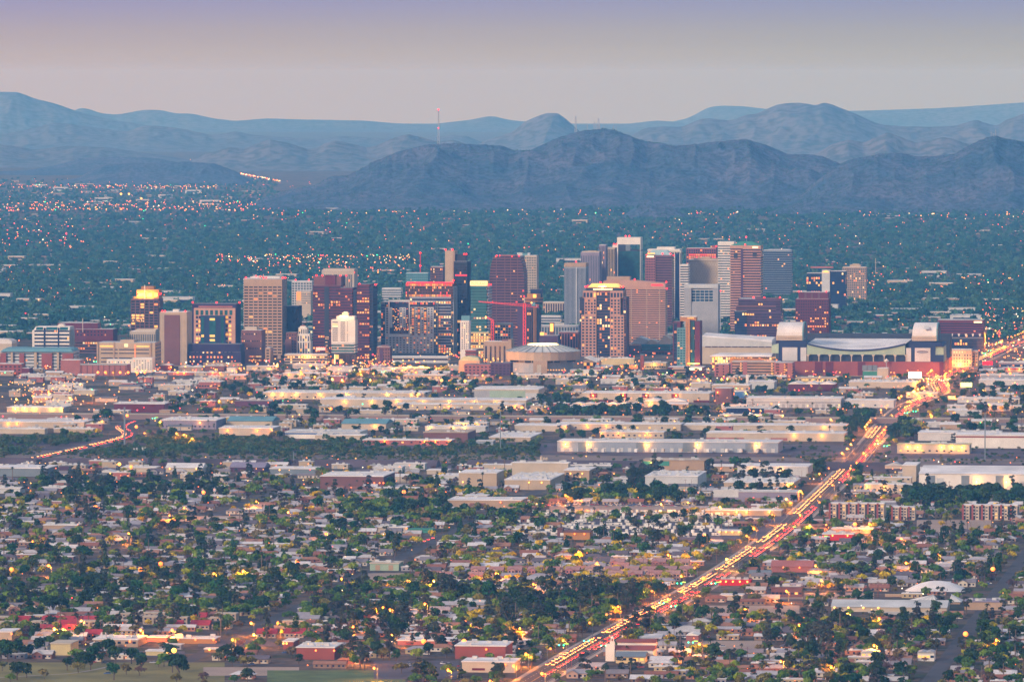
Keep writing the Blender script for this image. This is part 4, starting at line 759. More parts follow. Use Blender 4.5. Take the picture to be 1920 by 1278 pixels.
t.F('sage').box(X_(1752),X_(1777),3,60,Z(677),Z(648)); t.F('navy').box(X_(1752),X_(1778),1,3.2,Z(677),Z(664)); MB().hexa([(X_(1750),0,Z(648)),(X_(1779),0,Z(648)),(X_(1779),60,Z(648)),(X_(1750),60,Z(648)),(X_(1750),1,Z(641)),(X_(1762),1,Z(641)),(X_(1770),60,Z(641)),(X_(1750),60,Z(641))]).build('roof_trim',M('navy'),t.r)
# oval emblem on the pale panel and on the arch
MB().prism([(X_(1728.5)+7.4*math.cos(a),Z(658.5)+1.5*math.sin(a)) for a in [i*math.pi/8 for i in range(16)]],.3,.7).build('logo_plate',M('maroon'),t.r); MB().prism([(X_(1728.5)+6.2*math.cos(a),Z(658.9)+.9*math.sin(a)) for a in [i*math.pi/8 for i in range(16)]],.1,.35).build('logo_plate',M('steel'),t.r)
MB().poly([(X_(1730),4,Z(616)),(X_(1741),4,Z(616)),(X_(1739),9.9,Z(610)),(X_(1731),9.9,Z(610))]).build('logo_plate',M('pale'),t.r)
for x in (1662,): MB().cyl(X_(x),-6,.5,0,Z(676),6).build('dish_mast',M('grey'),t.r); MB().octa((X_(x),-6,Z(675)),3.2).build('dish',M('white'),t.r)
t.done()
t=Tower('industrial_plant','green cooling plant with three grey rooftop units before the ballpark wall',1615,1668,712,26)
t.vol(1618,1645,696,None,st='blank',fc='green',roof='roofg').vol(1645,1667,690,None,st='blank',fc='cream')
for x in(1617,1626.5,1636): t.box(x,x+8.5,685,695,'slate',2,12,'cooling_unit')
t.done()
t=Tower('apartment_building','bright orange-lit cream building at the avenue corner past the ballpark',1782,1836,688,26)
t.vol(1782,1822,655,None,st='grid',fc='cream',gc='glass_brown',bw=3.6,pf=.5,bf=.5,lit=.5,litm=(0,1,2)).vol(1822,1835,658,None,st='grid',fc='tan',gc='glass_grey',bw=4,pf=.4,bf=.5,lit=.2,d0=6); local_light(t,1800,684,0,-6,9000,(1,.42,.08)); t.done()
# ---- billboards, masts and cranes ----
def billboard(lb,x0,x1,yt_,yb_,yg,m):
    t=Tower('billboard',lb,x0,x1,yg,2,cat='billboard',side=False,reg=False)
    MB().box(0,t.w,0,.6,t.z(yb_),t.z(yt_)).build('panel',m,t.r)
    for k in(.25,.75): MB().cyl(t.w*k,.9,.3,0,t.z(yb_)+.5,6).build('post',M('grey'),t.r)
    return t
billboard('brilliant white electronic billboard next to the avenue bend',1704,1728,697,709,722,mat('screen_white',(.9,.8,.6),emit=2.5,ec=(1,.8,.45)))
billboard('small red electronic sign stacked above avenue traffic',1843,1862,677,684,700,M_RED)
billboard('yellow green lit billboard east of the avenue bend',1802,1823,717,725,738,mat('screen_lime',(.8,.9,.3),emit=1.1,ec=(.95,.95,.25)))
def crane(lb,X0,yg,xm,ytop,jib,m):
    t=Tower('tower_crane',lb,xm-2,xm+2,yg,3,cat='crane',reg=False)
    mb=MB(); z1=t.z(ytop); c=t.lx(xm)
    for dx in(-1.6,1.6):
        for dy in(0,3.2): mb.bar((c+dx,dy,0),(c+dx,dy,z1),.55)
    n=int(z1/4)
    for i in range(n):
        z=i*z1/n; s=1 if i%2 else -1; mb.bar((c-1.6*s,0,z),(c+1.6*s,0,z+z1/n),.3); mb.bar((c-1.6*s,3.2,z),(c+1.6*s,3.2,z+z1/n),.3)
    mb.build('mast',m,t.r,kind='stuff')
    (xa,ya),(xb,yb_)=jib; A=(t.k*(xa-t.x0),1.5,t.z(ya)); B=(t.k*(xb-t.x0),1.5,t.z(yb_)); j=MB(); j.bar(A,B,.6); up=3.0
    A2=(A[0],1.5,A[2]+up*.3); B2=(B[0],1.5,B[2]+up); j.bar(A2,B2,.45)
    for i in range(22):
        u=i/22; v=(i+1)/22; p=[A[k]+(B[k]-A[k])*u for k in range(3)]; q=[A2[k]+(B2[k]-A2[k])*v for k in range(3)]; j.bar(p,q,.25)
    j.build('jib',m,t.r,kind='stuff'); return t,c,z1
M_CR=mat('crane_red_glow',(.5,.04,.03),emit=.28,ec=(1,.05,.03))  # light put into the crane paint: a slight red glow of its own
t,c,z1=crane('long red tower crane whose jib crosses in front of the arched tower',0,672,983,568,((897,566),(1010,576)),M_CR)
MB().bar((c,1.5,z1),(c,1.5,z1+7),1.2).build('tower_top',M('cream'),t.r); MB().box(c+10,c+15,0,3,z1-4,z1+1).build('counterweight',M('tealgrey'),t.r); MB().octa((c+10,0,z1+.5),1.3).build('work_lamp',M_BULBY,t.r); MB().octa((c,0,z1+9),1).build('warning_light',M_BULBR,t.r)
t,c,z1=crane('short red tower crane with a raised jib in front of the teal glass tower',0,676,923,602,((911,594),(926,604)),M_CR); MB().octa((t.k*(911-t.x0),0,t.z(594)),1.3).build('work_lamp',M_BULBY,t.r)
def mast(name,lb,x,yt_,yg,w,cols,Yd=None,lights=()):
    t=Tower(name,lb,x-1,x+1,yg,2,cat='mast',side=False,reg=False); h=t.z(yt_); n=10
    for i in range(n): MB().bar((1,0,h*i/n),(1,0,h*(i+1)/n),w).build('mast_section',M(cols[i%len(cols)]),t.r)
    for k in lights: MB().octa((1,-.5,h*k),w*1.3).build('warning_light',M_BULBR,t.r)
    return t
mast('radio_mast','red and white lattice mast with a red beacon above the teal apartments',788,474,560,1.5,('red','red'),lights=(1,.72))
mast('light_pole','very tall grey pole rising from the river trees by the long dock warehouse',937.5,770,848,.8,('slate',))
mast('light_pole','very tall grey pole at the bend of the lit western road',232,763,838,1.6,('slate',))
mast('light_pole','very tall grey pole behind the huge white gabled hall',1847,774,862,1.1,('slate',))
mast('light_pole','cell mast with a dark antenna head above the white river-side sheds',549,846,874,.8,('slate',))
mast('monopole','thick white pole standing in front of the brick parking garages',1401,702,730,3.2,('white',))
mast('flag_pole','tall flag pole standing among trees east of the tan gridded slab',1642,484,520,1.0,('cream',))
mast('radio_mast','slim dark mast rising beside the grey concrete frame building',1351,545,628,.9,('grey',),lights=(1,))
# masts on the summits
def summit(lb,x,yt_,yb_,d,w,red=False):
    s=FPX/d; X=(x-960)/s; z0=CH-(yb_-HY)/s; h=(yb_-yt_)/s; r=root('summit_mast',lb,'mast',X,d,0,'masts on the mountain tops',z0-6); w*=1.7
    m=MB()
    for a in(0,2.1,4.2): m.bar((w*math.cos(a),w*math.sin(a),0),(w*.3*math.cos(a),w*.3*math.sin(a),h+6),w*.35)
    for i in range(8): z=(h+6)*i/8; k=1-.7*i/8; m.bar((w*k,0,z),(-w*k*.5,w*k*.8,z+(h+6)/8),w*.2)
    m.build('lattice',M('grey'),r); 
    if red: MB().octa((0,-2,h+5),3).build('warning_light',M_BULBR,r); MB().octa((0,-2,(h+5)*.5),2.5).build('warning_light',M_BULBR,r)
summit('lone tall mast with red beacons on the western shoulder of the big mountain',822,205,271,22700,2.2,True)
for i,(x,a,b,w) in enumerate(((1079,218,246,2.6),(1101,232,243,1.2),(1114,228,242,1.6),(1118,230,242,1.4),(1122,222,242,2.6),(1131,236,242,1.0),(1150,235,245,1.4),(1155,237,246,1.0))):
    summit(['tallest summit mast, set apart on the shoulder just below the main peak','short mast at the start of the cluster on the main peak','stout mast beside the twin masts on the main peak','second of the close twin masts on the main peak','highest and thickest mast of the cluster on the main peak','stubby mast just past the highest one on the main peak','mast just below the main peak on its gentler side','last and thinnest mast down the gentler side of the main peak'][i],x,a,b,22600,w)
for i,(x,a) in enumerate(((1858,246),(1862,250),(1866,243))): summit(['first small mast on the pointed eastern peak','middle and shortest small mast on the pointed eastern peak','tallest small mast on the pointed eastern peak'][i],x,a,255,21500,1.2)
# ================= streets, river, freeway =================
M_ASPH=mat('asphalt',(.060,.055,.062),rough=.8,ns=.05,na=.25,coord='Object'); M_PAINT=mat('road_paint',(.55,.52,.45)); M_PAINTY=mat('road_paint_yellow',(.5,.33,.06)); M_CURB=mat('concrete_kerb',(.34,.30,.27)); M_WALK=mat('concrete_walk',(.36,.31,.27))
def strip(pts,w,z,name,m,mb=None,off=0.,build=True,h=0.):
    mb=mb or MB()
    for (x0,y0),(x1,y1) in zip(pts[:-1],pts[1:]):
        dx,dy=x1-x0,y1-y0; l=math.hypot(dx,dy); nx,ny=dy/l,-dx/l
        a=(x0+nx*(off-w/2),y0+ny*(off-w/2));b=(x0+nx*(off+w/2),y0+ny*(off+w/2));c=(x1+nx*(off+w/2),y1+ny*(off+w/2));d=(x1+nx*(off-w/2),y1+ny*(off-w/2))
        if h: mb.hexa([(*a,z),(*b,z),(*c,z),(*d,z),(*a,z+h),(*b,z+h),(*c,z+h),(*d,z+h)])
        else: mb.poly([(*a,z),(*b,z),(*c,z),(*d,z)])
    return mb.build(name,m,kind='structure') if build else mb
def smooth(pts,n=6):
    out=[]
    p=[pts[0]]+list(pts)+[pts[-1]]
    for i in range(1,len(p)-2):
        for k in range(n):
            t=k/n; q=[]
            for a in (0,1): q.append(.5*((2*p[i][a])+(-p[i-1][a]+p[i+1][a])*t+(2*p[i-1][a]-5*p[i][a]+4*p[i+1][a]-p[i+2][a])*t*t+(-p[i-1][a]+3*p[i][a]-3*p[i+1][a]+p[i+2][a])*t**3))
            out.append(tuple(q))
    out.append(tuple(pts[-1])); return out
AV=[XY(0,-300)]+[P(x,y) for x,y in((1000,1278),(1166,1180),(1330,1090),(1462,1000),(1540,930),(1602,868),(1640,822),(1662,795),(1697,764),(1737,746),(1762,735),(1760,726),(1757,716),(1772,705),(1810,688),(1848,672),(1880,657),(1912,643),(1940,631))]
AVS=smooth(AV,6)
def occ_path(pts,w,val=1):
    for (x0,y0),(x1,y1) in zip(pts[:-1],pts[1:]):
        n=max(1,int(math.hypot(x1-x0,y1-y0)/8))
        for k in range(n+1):
            u,v=UV(x0+(x1-x0)*k/n,y0+(y1-y0)*k/n); occ(u-w/2,u+w/2,v-5,v+5,val)
strip(AVS,27,.12,'sidewalk',M_WALK); strip(AVS,21,.30,'avenue',M_ASPH)
for o_,w_,m_ in((0,.5,M_PAINTY),(-9.8,.3,M_PAINT),(9.8,.3,M_PAINT)): strip(AVS,w_,.44,'road_marking',m_,off=o_)
mb=MB()
for o_ in(-5.2,5.2):
    for (x0,y0),(x1,y1) in zip(AVS[:-1],AVS[1:]):
        l=math.hypot(x1-x0,y1-y0); n=int(l/12)
        for k in range(n): strip([(x0+(x1-x0)*k/n,y0+(y1-y0)*k/n),(x0+(x1-x0)*(k+.35)/n,y0+(y1-y0)*(k+.35)/n)],.35,.44,'',None,mb,o_,False)
mb.build('lane_marking',M_PAINT,kind='stuff')
occ_path(AVS,30)
WR=smooth([P(x,y) for x,y in((-60,886),(0,873),(60,861),(140,844),(205,829),(236,820),(240,812),(229,803),(236,795),(262,787),(300,778))],5)
strip(WR,19,.30,'western_road',M_ASPH); occ_path(WR,24); occ_path(WR,60,2)
for sgn in(-1,1): strip(WR[4:20],1,.3,'bridge_parapet',M_CURB,off=9.5*sgn,h=1.1)
i0=[i for i,p in enumerate(AVS) if 7250<p[1]<7700]
for sgn in(-1,1): strip(AVS[i0[0]:i0[-1]+1],1,.3,'bridge_parapet',M_CURB,off=11*sgn,h=1.3)
# minor streets of the grid
for u in(-720,-480,-243,250,480,720):
    for v0,v1 in((-80,2350),):
        strip([XY(u,v0),XY(u,v1)],11,.10,'street',M_ASPH); occ(u-7,u+7,v0,v1)
ROWS=[]
v=18
while v<2300:
    ROWS.append(v); strip([XY(-900,v),XY(-16,v)],9,.06,'street',M_ASPH); strip([XY(16,v),XY(900,v)],9,.06,'street',M_ASPH); occ(-900,-16,v-5,v+5); occ(16,900,v-5,v+5); v+=92
strip([XY(-1000,2410),XY(1200,2410)],15,.09,'street',M_ASPH); occ(-1000,1200,2402,2418)
# rail and cross streets further in
for v in(3860,4260,4560,4760,4930): strip([XY(-1100,v),XY(1300,v)],14,.09,'street',M_ASPH); occ(-1100,1300,v-8,v+8)
for u in(-560,-300,-60,190,420): strip([XY(u,3500),XY(u,6500)],13,.08,'street',M_ASPH); occ(u-7,u+7,3500,6500)
# river
M_BANK=mat('river_bank',(.085,.062,.075),ns=.02,na=.5); M_SAND=mat('dry_river_bed',(.20,.15,.13),ns=.01,na=.4)
MB().poly([(*XY(-1200,2560),.14),(*XY(1500,2560),.14),(*XY(1500,3080),.14),(*XY(-1200,3080),.14)]).build('riverbank',M_BANK,kind='structure')
MB().poly([(*XY(-1200,2690),.20),(*XY(330,2640),.20),(*XY(330,2790),.20),(*XY(-1200,2890),.20)]).build('river_bed',M_SAND,kind='structure')
for k in range(6): MB().prismx([(0,0),(40,0),(26,5+k%3),(14,5+k%2)],-1300+k*470,-860+k*470).build('levee',M_BANK,kind='structure').location=(*XY(0,2570+ (k%2)*9),.1); bpy.context.scene.objects
for o in [q for q in COL.objects if q.name.startswith('levee')]: o.rotation_euler=(0,0,-TH)
# freeway on its wall
M_FW=mat('freeway_wall',(.24,.17,.165),ns=.03,na=.12); fv=UV(*P(820,790))[1]
o=MB().box(-1300,1700,0,34,0,6.0).build('freeway',M_FW,kind='structure'); o.location=(*XY(0,fv),.05); o.rotation_euler=(0,0,-TH)
o=MB().box(-1300,1700,.8,33.2,6.02,6.2).build('freeway_deck',M_ASPH,kind='structure'); o.location=(*XY(0,fv),.05); o.rotation_euler=(0,0,-TH)
o=MB().box(-1300,1700,-.4,.2,5.6,7.3).build('freeway_barrier',M_CURB,kind='structure'); o.location=(*XY(0,fv),.05); o.rotation_euler=(0,0,-TH)
occ(-1100,1300,fv-6,fv+40)
# open lots: dirt, asphalt, grass
M_DIRT=mat('bare_dirt',(.34,.25,.20),ns=.02,na=.18); M_LOT=mat('parking_lot',(.085,.075,.095),ns=.03,na=.2); M_GRASS=mat('dry_lawn',(.20,.17,.05),ns=.03,na=.3); M_LAWN=mat('green_lawn',(.09,.13,.04),ns=.05,na=.3)
def lot(name,x0,x1,y0,y1,m,z=.18):
    a,b,c,d=P(x0,y1),P(x1,y1),P(x1,y0),P(x0,y0); MB().poly([(*a,z),(*b,z),(*c,z),(*d,z)]).build(name,m,kind='structure')
    for k in range(12):
        yy=y0+(y1-y0)*(k+.5)/12; n=int((x1-x0)/4)
        for j in range(n): u,v=UV(*P(x0+(x1-x0)*(j+.5)/n,yy)); occ(u-2,u+2,v-6,v+6)
lot('dirt_lot',290,480,967,978,M_DIRT); lot('dirt_lot',1720,1860,975,1000,M_DIRT); lot('dirt_lot',1280,1430,1202,1226,M_DIRT); lot('dirt_lot',690,760,1075,1094,M_DIRT); lot('dirt_lot',1030,1290,948,965,M_DIRT); lot('dirt_lot',130,330,900,911,M_DIRT)
lot('parking_lot',240,400,1196,1206,M_LOT); lot('parking_lot',370,560,1200,1213,M_LOT); lot('parking_lot',230,345,1222,1233,M_LOT); lot('parking_lot',700,860,1240,1275,M_LOT,.27); lot('gravel_yard',950,1475,962,1012,M_LOT); lot('lawn',-20,420,1243,1290,M_GRASS); lot('dirt_lot',380,560,1252,1268,M_DIRT,.21); lot('sports_field',500,760,1258,1290,M_LAWN,.23); lot('parking_lot',1560,1750,838,850,M_LOT); lot('parking_lot',1300,1470,842,850,M_LOT,.24)
lot('lawn',1310,1500,1136,1160,M_DIRT); lot('playground',1450,1640,1112,1124,M_DIRT); lot('dirt_lot',1560,1760,998,1006,M_LOT)
strip(smooth([P(-20,1273),P(60,1268),P(130,1264),P(180,1256),P(215,1248)],4),2.4,.30,'path',M_WALK)
# ================= low buildings =================
M_LAMPY=mat('wall_lamp_yellow',(1,.7,.3),emit=2,ec=(1,.38,.03)); M_LAMPO=mat('wall_lamp_orange',(1,.5,.2),emit=1.8,ec=(1,.125,.004))
NL=[0]
def wh(label,x0,x1,yt,yb,D,wall='cream',roof='roofw',name='warehouse',doors=0,dc='grey',lamps=(),lc='y',ac=0,gable=0,wins=0,le=1700,stripe=None,eave=.5,cat='warehouse',dh=4.,panels=(),st=None,zl=.72):
    t=Tower(name,label,x0,x1,yb,D,cat=cat); w=t.w; h=t.z(yt)
    if st: t.vol(x0,None,yt,None,**st)
    else: MB().box(0,w,0,D,0,h).build('wall',M(wall),t.r)
    if gable:
        n=gable if gable>0 else 1
        for i in range(n):
            a=w*i/n; b=w*(i+1)/n; r=min(4.,(b-a)*.14)
            if gable<0 or (b-a)>60:
                MB().prismx([(-.8,h-.1),(D+.8,h-.1),(D+.8,h+.2),(D/2,h+r+.2),(-.8,h+.2)],a-.5,b+.5).build('roof',M(roof),t.r)
            else: MB().prism([(a+.05,h),(b-.05,h),(b+.1,h+.3),((a+b)/2,h+r+.3),(a-.1,h+.3)],-.8,D).build('roof',M(roof),t.r)
    else: MB().box(-eave,w+eave,-eave,D+eave,h,h+.7).build('roof',M(roof),t.r)
    if doors:
        dm=MB().box(-1.8,1.8,-.15,.1,0,dh).mesh('dock_door',[M(dc)])
        for i in range(doors):
            o=ob('dock_door',dm,t.r); o.location=(w*(i+.6)/(doors+.2),0,.4)
    if wins:
        wm=MB().box(-1.1,1.1,-.12,.1,0,1.5).mesh('window',[M('glass_navy')]); lm=MB().box(-1.1,1.1,-.12,.1,0,1.5).mesh('window',[M_LIT[0]])
        for i in range(wins): o=ob('window',lm if random.random()<.3 else wm,t.r); o.location=(w*(i+.5)/wins,0,min(h-2.3,2.2))
    for (a,b,ya,yb_,c) in panels: MB().box(t.lx(a),t.lx(b),-.35,.05,t.z(yb_),t.z(ya)).build('wall_panel',M(c),t.r)
    if stripe: MB().box(-.1,w+.1,-.2,.05,h-2.2,h-.7).build('stripe',M(stripe),t.r)
    for x in lamps:
        m=M_LAMPO if lc=='o' else M_LAMPY; a=t.lx(x)
        q=MB().ball((a,-1.0,h*zl+.5),.7,0,6,4).build('wall_lamp',m,t.r)
        if le and NL[0]<110: NL[0]+=1; l=lamp_light(0,0,0,le*.5,(1,.25,.015) if lc=='o' else (1,.38,.05),.4); l.location=(a,-2.2,h*zl+.3); l.parent=t.r
    if not ac and not gable and w>22: ac=3+int(w/12); MB().box(w*.1,w*.9,D*.45,D*.45+2,h+.7,h+1.3).build('skylight_strip',M('roofg'),t.r)
    if ac:
        am=MB().box(-1.6,1.6,-1.3,1.3,0,1.7).mesh('roof_unit',[M('pale')]); rr=random.Random(int(x0*7+yt))
        for i in range(ac): o=ob('roof_unit',am,t.r); o.location=(rr.uniform(3,w-3),rr.uniform(4,D-4),h+.7); o.rotation_euler=(0,0,rr.choice((0,.3)))
    t.done(); return t
T=[ # y 700-770
("long cream warehouse with yellow lamps along its wall, beyond the western palms",493,812,736,748,70,dict(lamps=(511,530,555,600,650,727,772,783),wins=20,le=2200)),
("second long cream warehouse whose pale wall is dotted with yellow lamps",600,1000,749,763,60,dict(lamps=(646,697,745,793,842,890,930),ac=10)),
("shorter cream warehouse with an orange lamp, in front of the lamp-dotted one",740,985,758,768,36,dict(lamps=(842,966),lc='o',wins=14)),
("grey and sage hall with a raised white rooftop box beside the cream warehouses",885,1027,730,750,90,dict(panels=((886,918,732,746,'grey'),(918,985,732,747,'sage'),(985,1008,736,747,'pale')))),
("cream storage building with maroon panels and white roof",1092,1340,737,753,60,dict(panels=((1106,1120,736,745,'maroon'),(1163,1176,736,745,'maroon'),(1204,1217,736,745,'maroon'),(1259,1272,736,745,'maroon'),(1092,1150,749,753,'maroon'),(1300,1340,749,753,'maroon')),lamps=(1112,1168,1212,1268),le=2600)),
("row of small white peaked sheds in front of the maroon panelled storage",1073,1205,757,765,20,dict(gable=6,lamps=(1090,1150,1173),lc='o')),
("pale low sheds with two peaks east of the white peaked shed row",1207,1290,752,763,24,dict(gable=2,roof='roofw',lamps=(1220,))),
("dark brick corner block next to the maroon panelled storage",1341,1376,728,756,30,dict(wall='brown',roof='roofg',lamps=(1346,),lc='o')),
("small building with a bright blue band and white roof near a yellow lamp",1378,1402,734,746,20,dict(wall='blue',lamps=(1376,1402),lc='y')),
("long grey white warehouse with a dark window line and dock doors",1400,1584,747,764,60,dict(wall='pale',doors=14,dc='grey',panels=((1402,1580,752,755,'grey'),))),
("pale corrugated warehouse joined to the long one with dock doors",1584,1681,751,764,44,dict(wall='pale',wins=4)),
("low building with a dark glass front and thick flat pale roof",1362,1447,765,775,24,dict(wall='navy',roof='pale',wins=12,eave=2)),
("low shop strip with yellow lamps below the dark glass-fronted building",1350,1470,778,784,14,dict(lamps=(1363,1420,1472),wins=8)),
("cream low works with dark sign panels in front of the parking garages",1335,1410,722,733,36,dict(wall='beige',wins=8)),
("small school-like building of tan brick left of the works with sign panels",1295,1336,719,727,26,dict(wall='cream')),
("grey corrugated hall beside the thick white pole",1402,1457,716,730,40,dict(wall='pale',ac=3)),
("maroon building with white rippled roof near the ballpark",1478,1570,720,733,40,dict(wall='maroon',gable=3)),
("tan workshop with a long ribbed roof and lit windows by the ballpark wall",1492,1580,709,716,40,dict(wall='yellowish',roof='beige',wins=14,lamps=(1570,))),
("white low market roof cluttered with boxes by the brilliant white billboard",1592,1722,716,727,50,dict(ac=26,lamps=(1722,),le=4000)),
("white canopy building glowing green and white near the avenue bend",1700,1760,737,746,24,dict(lamps=(1705,1720,1745),wins=6)),
("pale strip with a long flat roof east of the lime billboard",1796,1880,747,755,34,dict(wall='pale')),
("grey white warehouse strip at the far east below the lime billboard",1836,1930,713,722,40,dict(wall='pale',ac=8)),
("second pale warehouse strip beside the far eastern one with blue bands",1838,1935,703,711,34,dict(wall='steel')),
("white shops with orange lamps under the red traffic sign",1880,1935,690,698,30,dict(lamps=(1893,1912),lc='o',panels=((1880,1930,690,692,'red'),))),
("grey office with dark window bands at the eastern photo edge",1873,1935,680,690,30,dict(wall='violet',st=dict(st='band',fc='violet',gc='glass_navy',lit=.1)),),
("gas station canopy with bright white lights east of the avenue",1778,1812,744,749,12,dict(lamps=(1782,1790,1798,1808),le=1800)),
("pink stucco adobe building among palms",372,420,716,728,30,dict(wall='rose',wins=8,name='building',cat='building')),
("pale flat shed left of the pink stucco building",315,356,734,741,20,dict(wall='cream')),
("pale yellow shed among trees west of the palm row",138,182,732,740,20,dict(wall='cream')),
("brick church-like hall with a peaked roof below the court podium",299,326,685,697,24,dict(wall='brick',gable=1,roof='roofw',lamps=(321,),lc='o')),
("pair of tan sheds with white vaulted roofs below the court podium",334,384,688,696,24,dict(wall='tan',gable=2)),
("brick block with tiny windows east of the white vaulted sheds",384,425,686,700,24,dict(wall='brown',roof='roofg',wins=7)),
("white shed just in front of the brown brick office",425,445,690,700,18,dict(wall='white')),
("long low market hall with an orange glow under its eave",290,420,698,703,16,dict(lamps=(333,345,400,412),lc='o',wall='rose')),
("long grey hall with palm trees before it, under the white hotel",548,612,684,694,26,dict(wall='grey')),
("row of white striped sheds under the white hotel",614,672,688,697,24,dict(wall='pale',gable=6)),
("white hall with an orange lamp beside two red signs",530,620,700,710,36,dict(wall='cream',lamps=(542,564),lc='o')),
("cream terrace building with a row of orange arches below the grey framed hotel",695,812,690,699,24,dict(wall='cream',wins=18,lamps=(735,760),lc='o')),
("long pale block behind the twin bright yellow lamps",756,840,703,712,30,dict(wall='beige',wins=12)),
("wide hall with a terracotta roof behind the sage hall",845,930,706,712,30,dict(wall='tan',roof='rose')),
("white stucco block with two rows of square windows near the arena",1094,1122,694,706,18,dict(wall='white',wins=6)),
("long pale roofed shops in front of the arena entrance",960,1092,703,709,30,dict(wall='cream',wins=12)),
("tan plaza wall behind palms at the foot of the pink stone tower",1120,1190,672,684,8,dict(wall='yellowish')),
("white canopied restaurant strip with teal roofs at a lamp-lit corner",1165,1198,684,691,14,dict(wall='orange',roof='tealgrey',lamps=(1172,1180,1192),lc='o')),
("long low tan depot building with arches below the pink hotel",1208,1252,680,692,20,dict(wall='yellowish',wins=9,lamps=(1226,))),
("narrow red brick clock tower beside the tan depot",1201,1208,665,694,8,dict(wall='brick',roof='tealgrey',name='brick_tower',cat='tower')),
("long white roof with a maroon wall, beyond the western freeway",213,322,757,773,50,dict(wall='maroon')),
("dark purple flat hall beside a lit road east of the western palms",440,528,752,762,40,dict(wall='purple',roof='roofd')),
("long pale warehouse washed in yellow light at the western edge",12,130,764,773,40,dict(lamps=(28,46,64,97,115),le=4000)),
("square beige block standing on the freeway edge",298,324,770,784,22,dict(wall='tan',roof='tan')),
# y 785-850
("very long white roof warehouse at the western edge, below the freeway",-20,177,791,802,60,dict(lamps=(15,32),lc='o',doors=5,ac=6)),
("low cream shed in front of the very long white roof",100,180,804,811,20,dict(wall='beige')),
("cream sheds with green equipment at the western edge above the brush",-20,90,804,813,20,dict(wall='cream')),
("flat brown grey office warehouse with pale window frames by the western road",300,425,788,804,70,dict(wall='violet',wins=12,ac=10,lamps=(375,),le=1500)),
("cream warehouse under a teal standing-seam roof",425,525,789,801,55,dict(gable=-1,roof='tealgrey')),
("cream block with two orange wall lamps above the brush",410,527,803,816,60,dict(wall='cream',lamps=(427,483,521),lc='o',ac=5)),
("white warehouse with a deep blue stripe",534,690,810,822,60,dict(wall='white',stripe='blue',roof='pale')),
("beige low extension before the blue striped warehouse",590,690,816,824,26,dict(wall='cream')),
("cream hall with a bluish vaulted roof east of the blue striped warehouse",640,738,794,806,60,dict(gable=-1,roof='tealgrey',lamps=(703,))),
("long low brick building with orange doors at the brush edge",680,853,825,834,28,dict(wall='rose',lamps=(721,796,817,842),lc='o',wins=10,ac=5)),
("white flat works with blue rooftop drums and yellow lit wall",797,917,800,810,30,dict(wall='pale',ac=9,lamps=(806,850,872))),
("two-storey cream office with a glowing yellow upper row",850,917,793,800,20,dict(lamps=(860,870,880,890),wins=10,le=1500)),
("maroon brown warehouse with a beige roof next to the tall grey pole",794,893,811,829,70,dict(wall='brown',roof='beige',ac=4)),
("big pale warehouse with long rooftop vents right by the tall grey pole",917,1018,820,828,110,dict(wall='beige',ac=26)),
("small steel blue shed with ribbed sides near the tall grey pole",893,929,827,835,20,dict(wall='steel',roof='pale')),
("cream box warehouse with orange end lamp under the freeway overpass",965,1072,798,808,50,dict(lamps=(1066,1070),lc='o',ac=4)),
("longest cream warehouse running east under the freeway",1045,1284,795,806,44,dict(lamps=(1101,1137),lc='o',wins=10,ac=6)),
("cream shops with orange lamps and palms before the longest warehouse",1125,1250,810,821,30,dict(lamps=(1128,1160,1214),lc='o',wins=12)),
("blue grey dock warehouse with white roof and trailers parked along it",1045,1470,828,847,60,dict(wall='steel',doors=26,dc='pale',lamps=(1061,1104,1213,1308,1418),panels=((1084,1098,829,846,'slate'),(1193,1206,829,846,'slate'),(1280,1302,829,845,'slate'),(1397,1411,829,844,'slate')),le=5200)),
("long white and tan warehouse with eucalyptus before it, east half",1280,1592,797,806,50,dict(ac=10,lamps=(1545,))),
("lower cream warehouse with maroon plinth, in front of the eucalyptus pair",1325,1590,812,826,50,dict(wall='cream',lamps=(1489,1541),ac=8,panels=((1325,1395,820,826,'rose'),(1445,1476,820,825,'rose')))),
("pale hall with a white roof north of the avenue underpass",1722,1880,812,826,60,dict(wall='pale')),
("white warehouse with red stripes at the eastern edge",1793,1935,816,840,60,dict(wall='white',stripe='brick',ac=4)),
("cream depot lit by five yellow lamps beside the avenue",1683,1822,834,850,36,dict(wall='cream',roof='yellowish',lamps=(1703,1722,1766,1786,1804),le=3600,wins=10)),
# y 860-960
("immense white gabled hall with tall bays at the eastern edge",1724,1960,888,917,150,dict(wall='white',gable=-1,lamps=(1832,1887),le=5000,panels=((1740,1754,891,917,'slate'),(1803,1818,891,917,'slate'),(1867,1882,891,917,'slate'),(1757,1770,896,910,'pale'),(1822,1828,896,917,'pale'),(1888,1900,896,917,'pale')),zl=.5)),
("cream annex attached to the immense white gabled hall",1693,1726,873,904,60,dict(wall='cream')),
("small house-like office with a low hip roof before the cream annex",1660,1698,873,882,30,dict(wall='cream',gable=1,roof='roofg')),
("cream walled yard building with two yellow lamps beside the avenue",1622,1700,909,924,30,dict(wall='cream',lamps=(1627,1658),wins=6)),
("white warehouse with grey panels under a row of trees west of the avenue",1383,1525,875,893,60,dict(wall='pale',lamps=(1411,1463),ac=4)),
("white roofed works covered in vents west of the avenue",1358,1502,905,918,80,dict(wall='beige',ac=34,lamps=(1477,1484))),
("long corrugated grey shed in front of the vent-covered works",1338,1500,922,940,30,dict(wall='violet',roof='pale',panels=((1338,1385,918,932,'pale'),))),
("very low long building with yellow lamps next to the trailer yard",1324,1470,957,967,26,dict(wall='tan',lamps=(1382,1400,1443))),
("white flat works with crowded rooftop units beside yellow flowering trees",1210,1326,893,915,90,dict(wall='pale',ac=30,gable=0)),
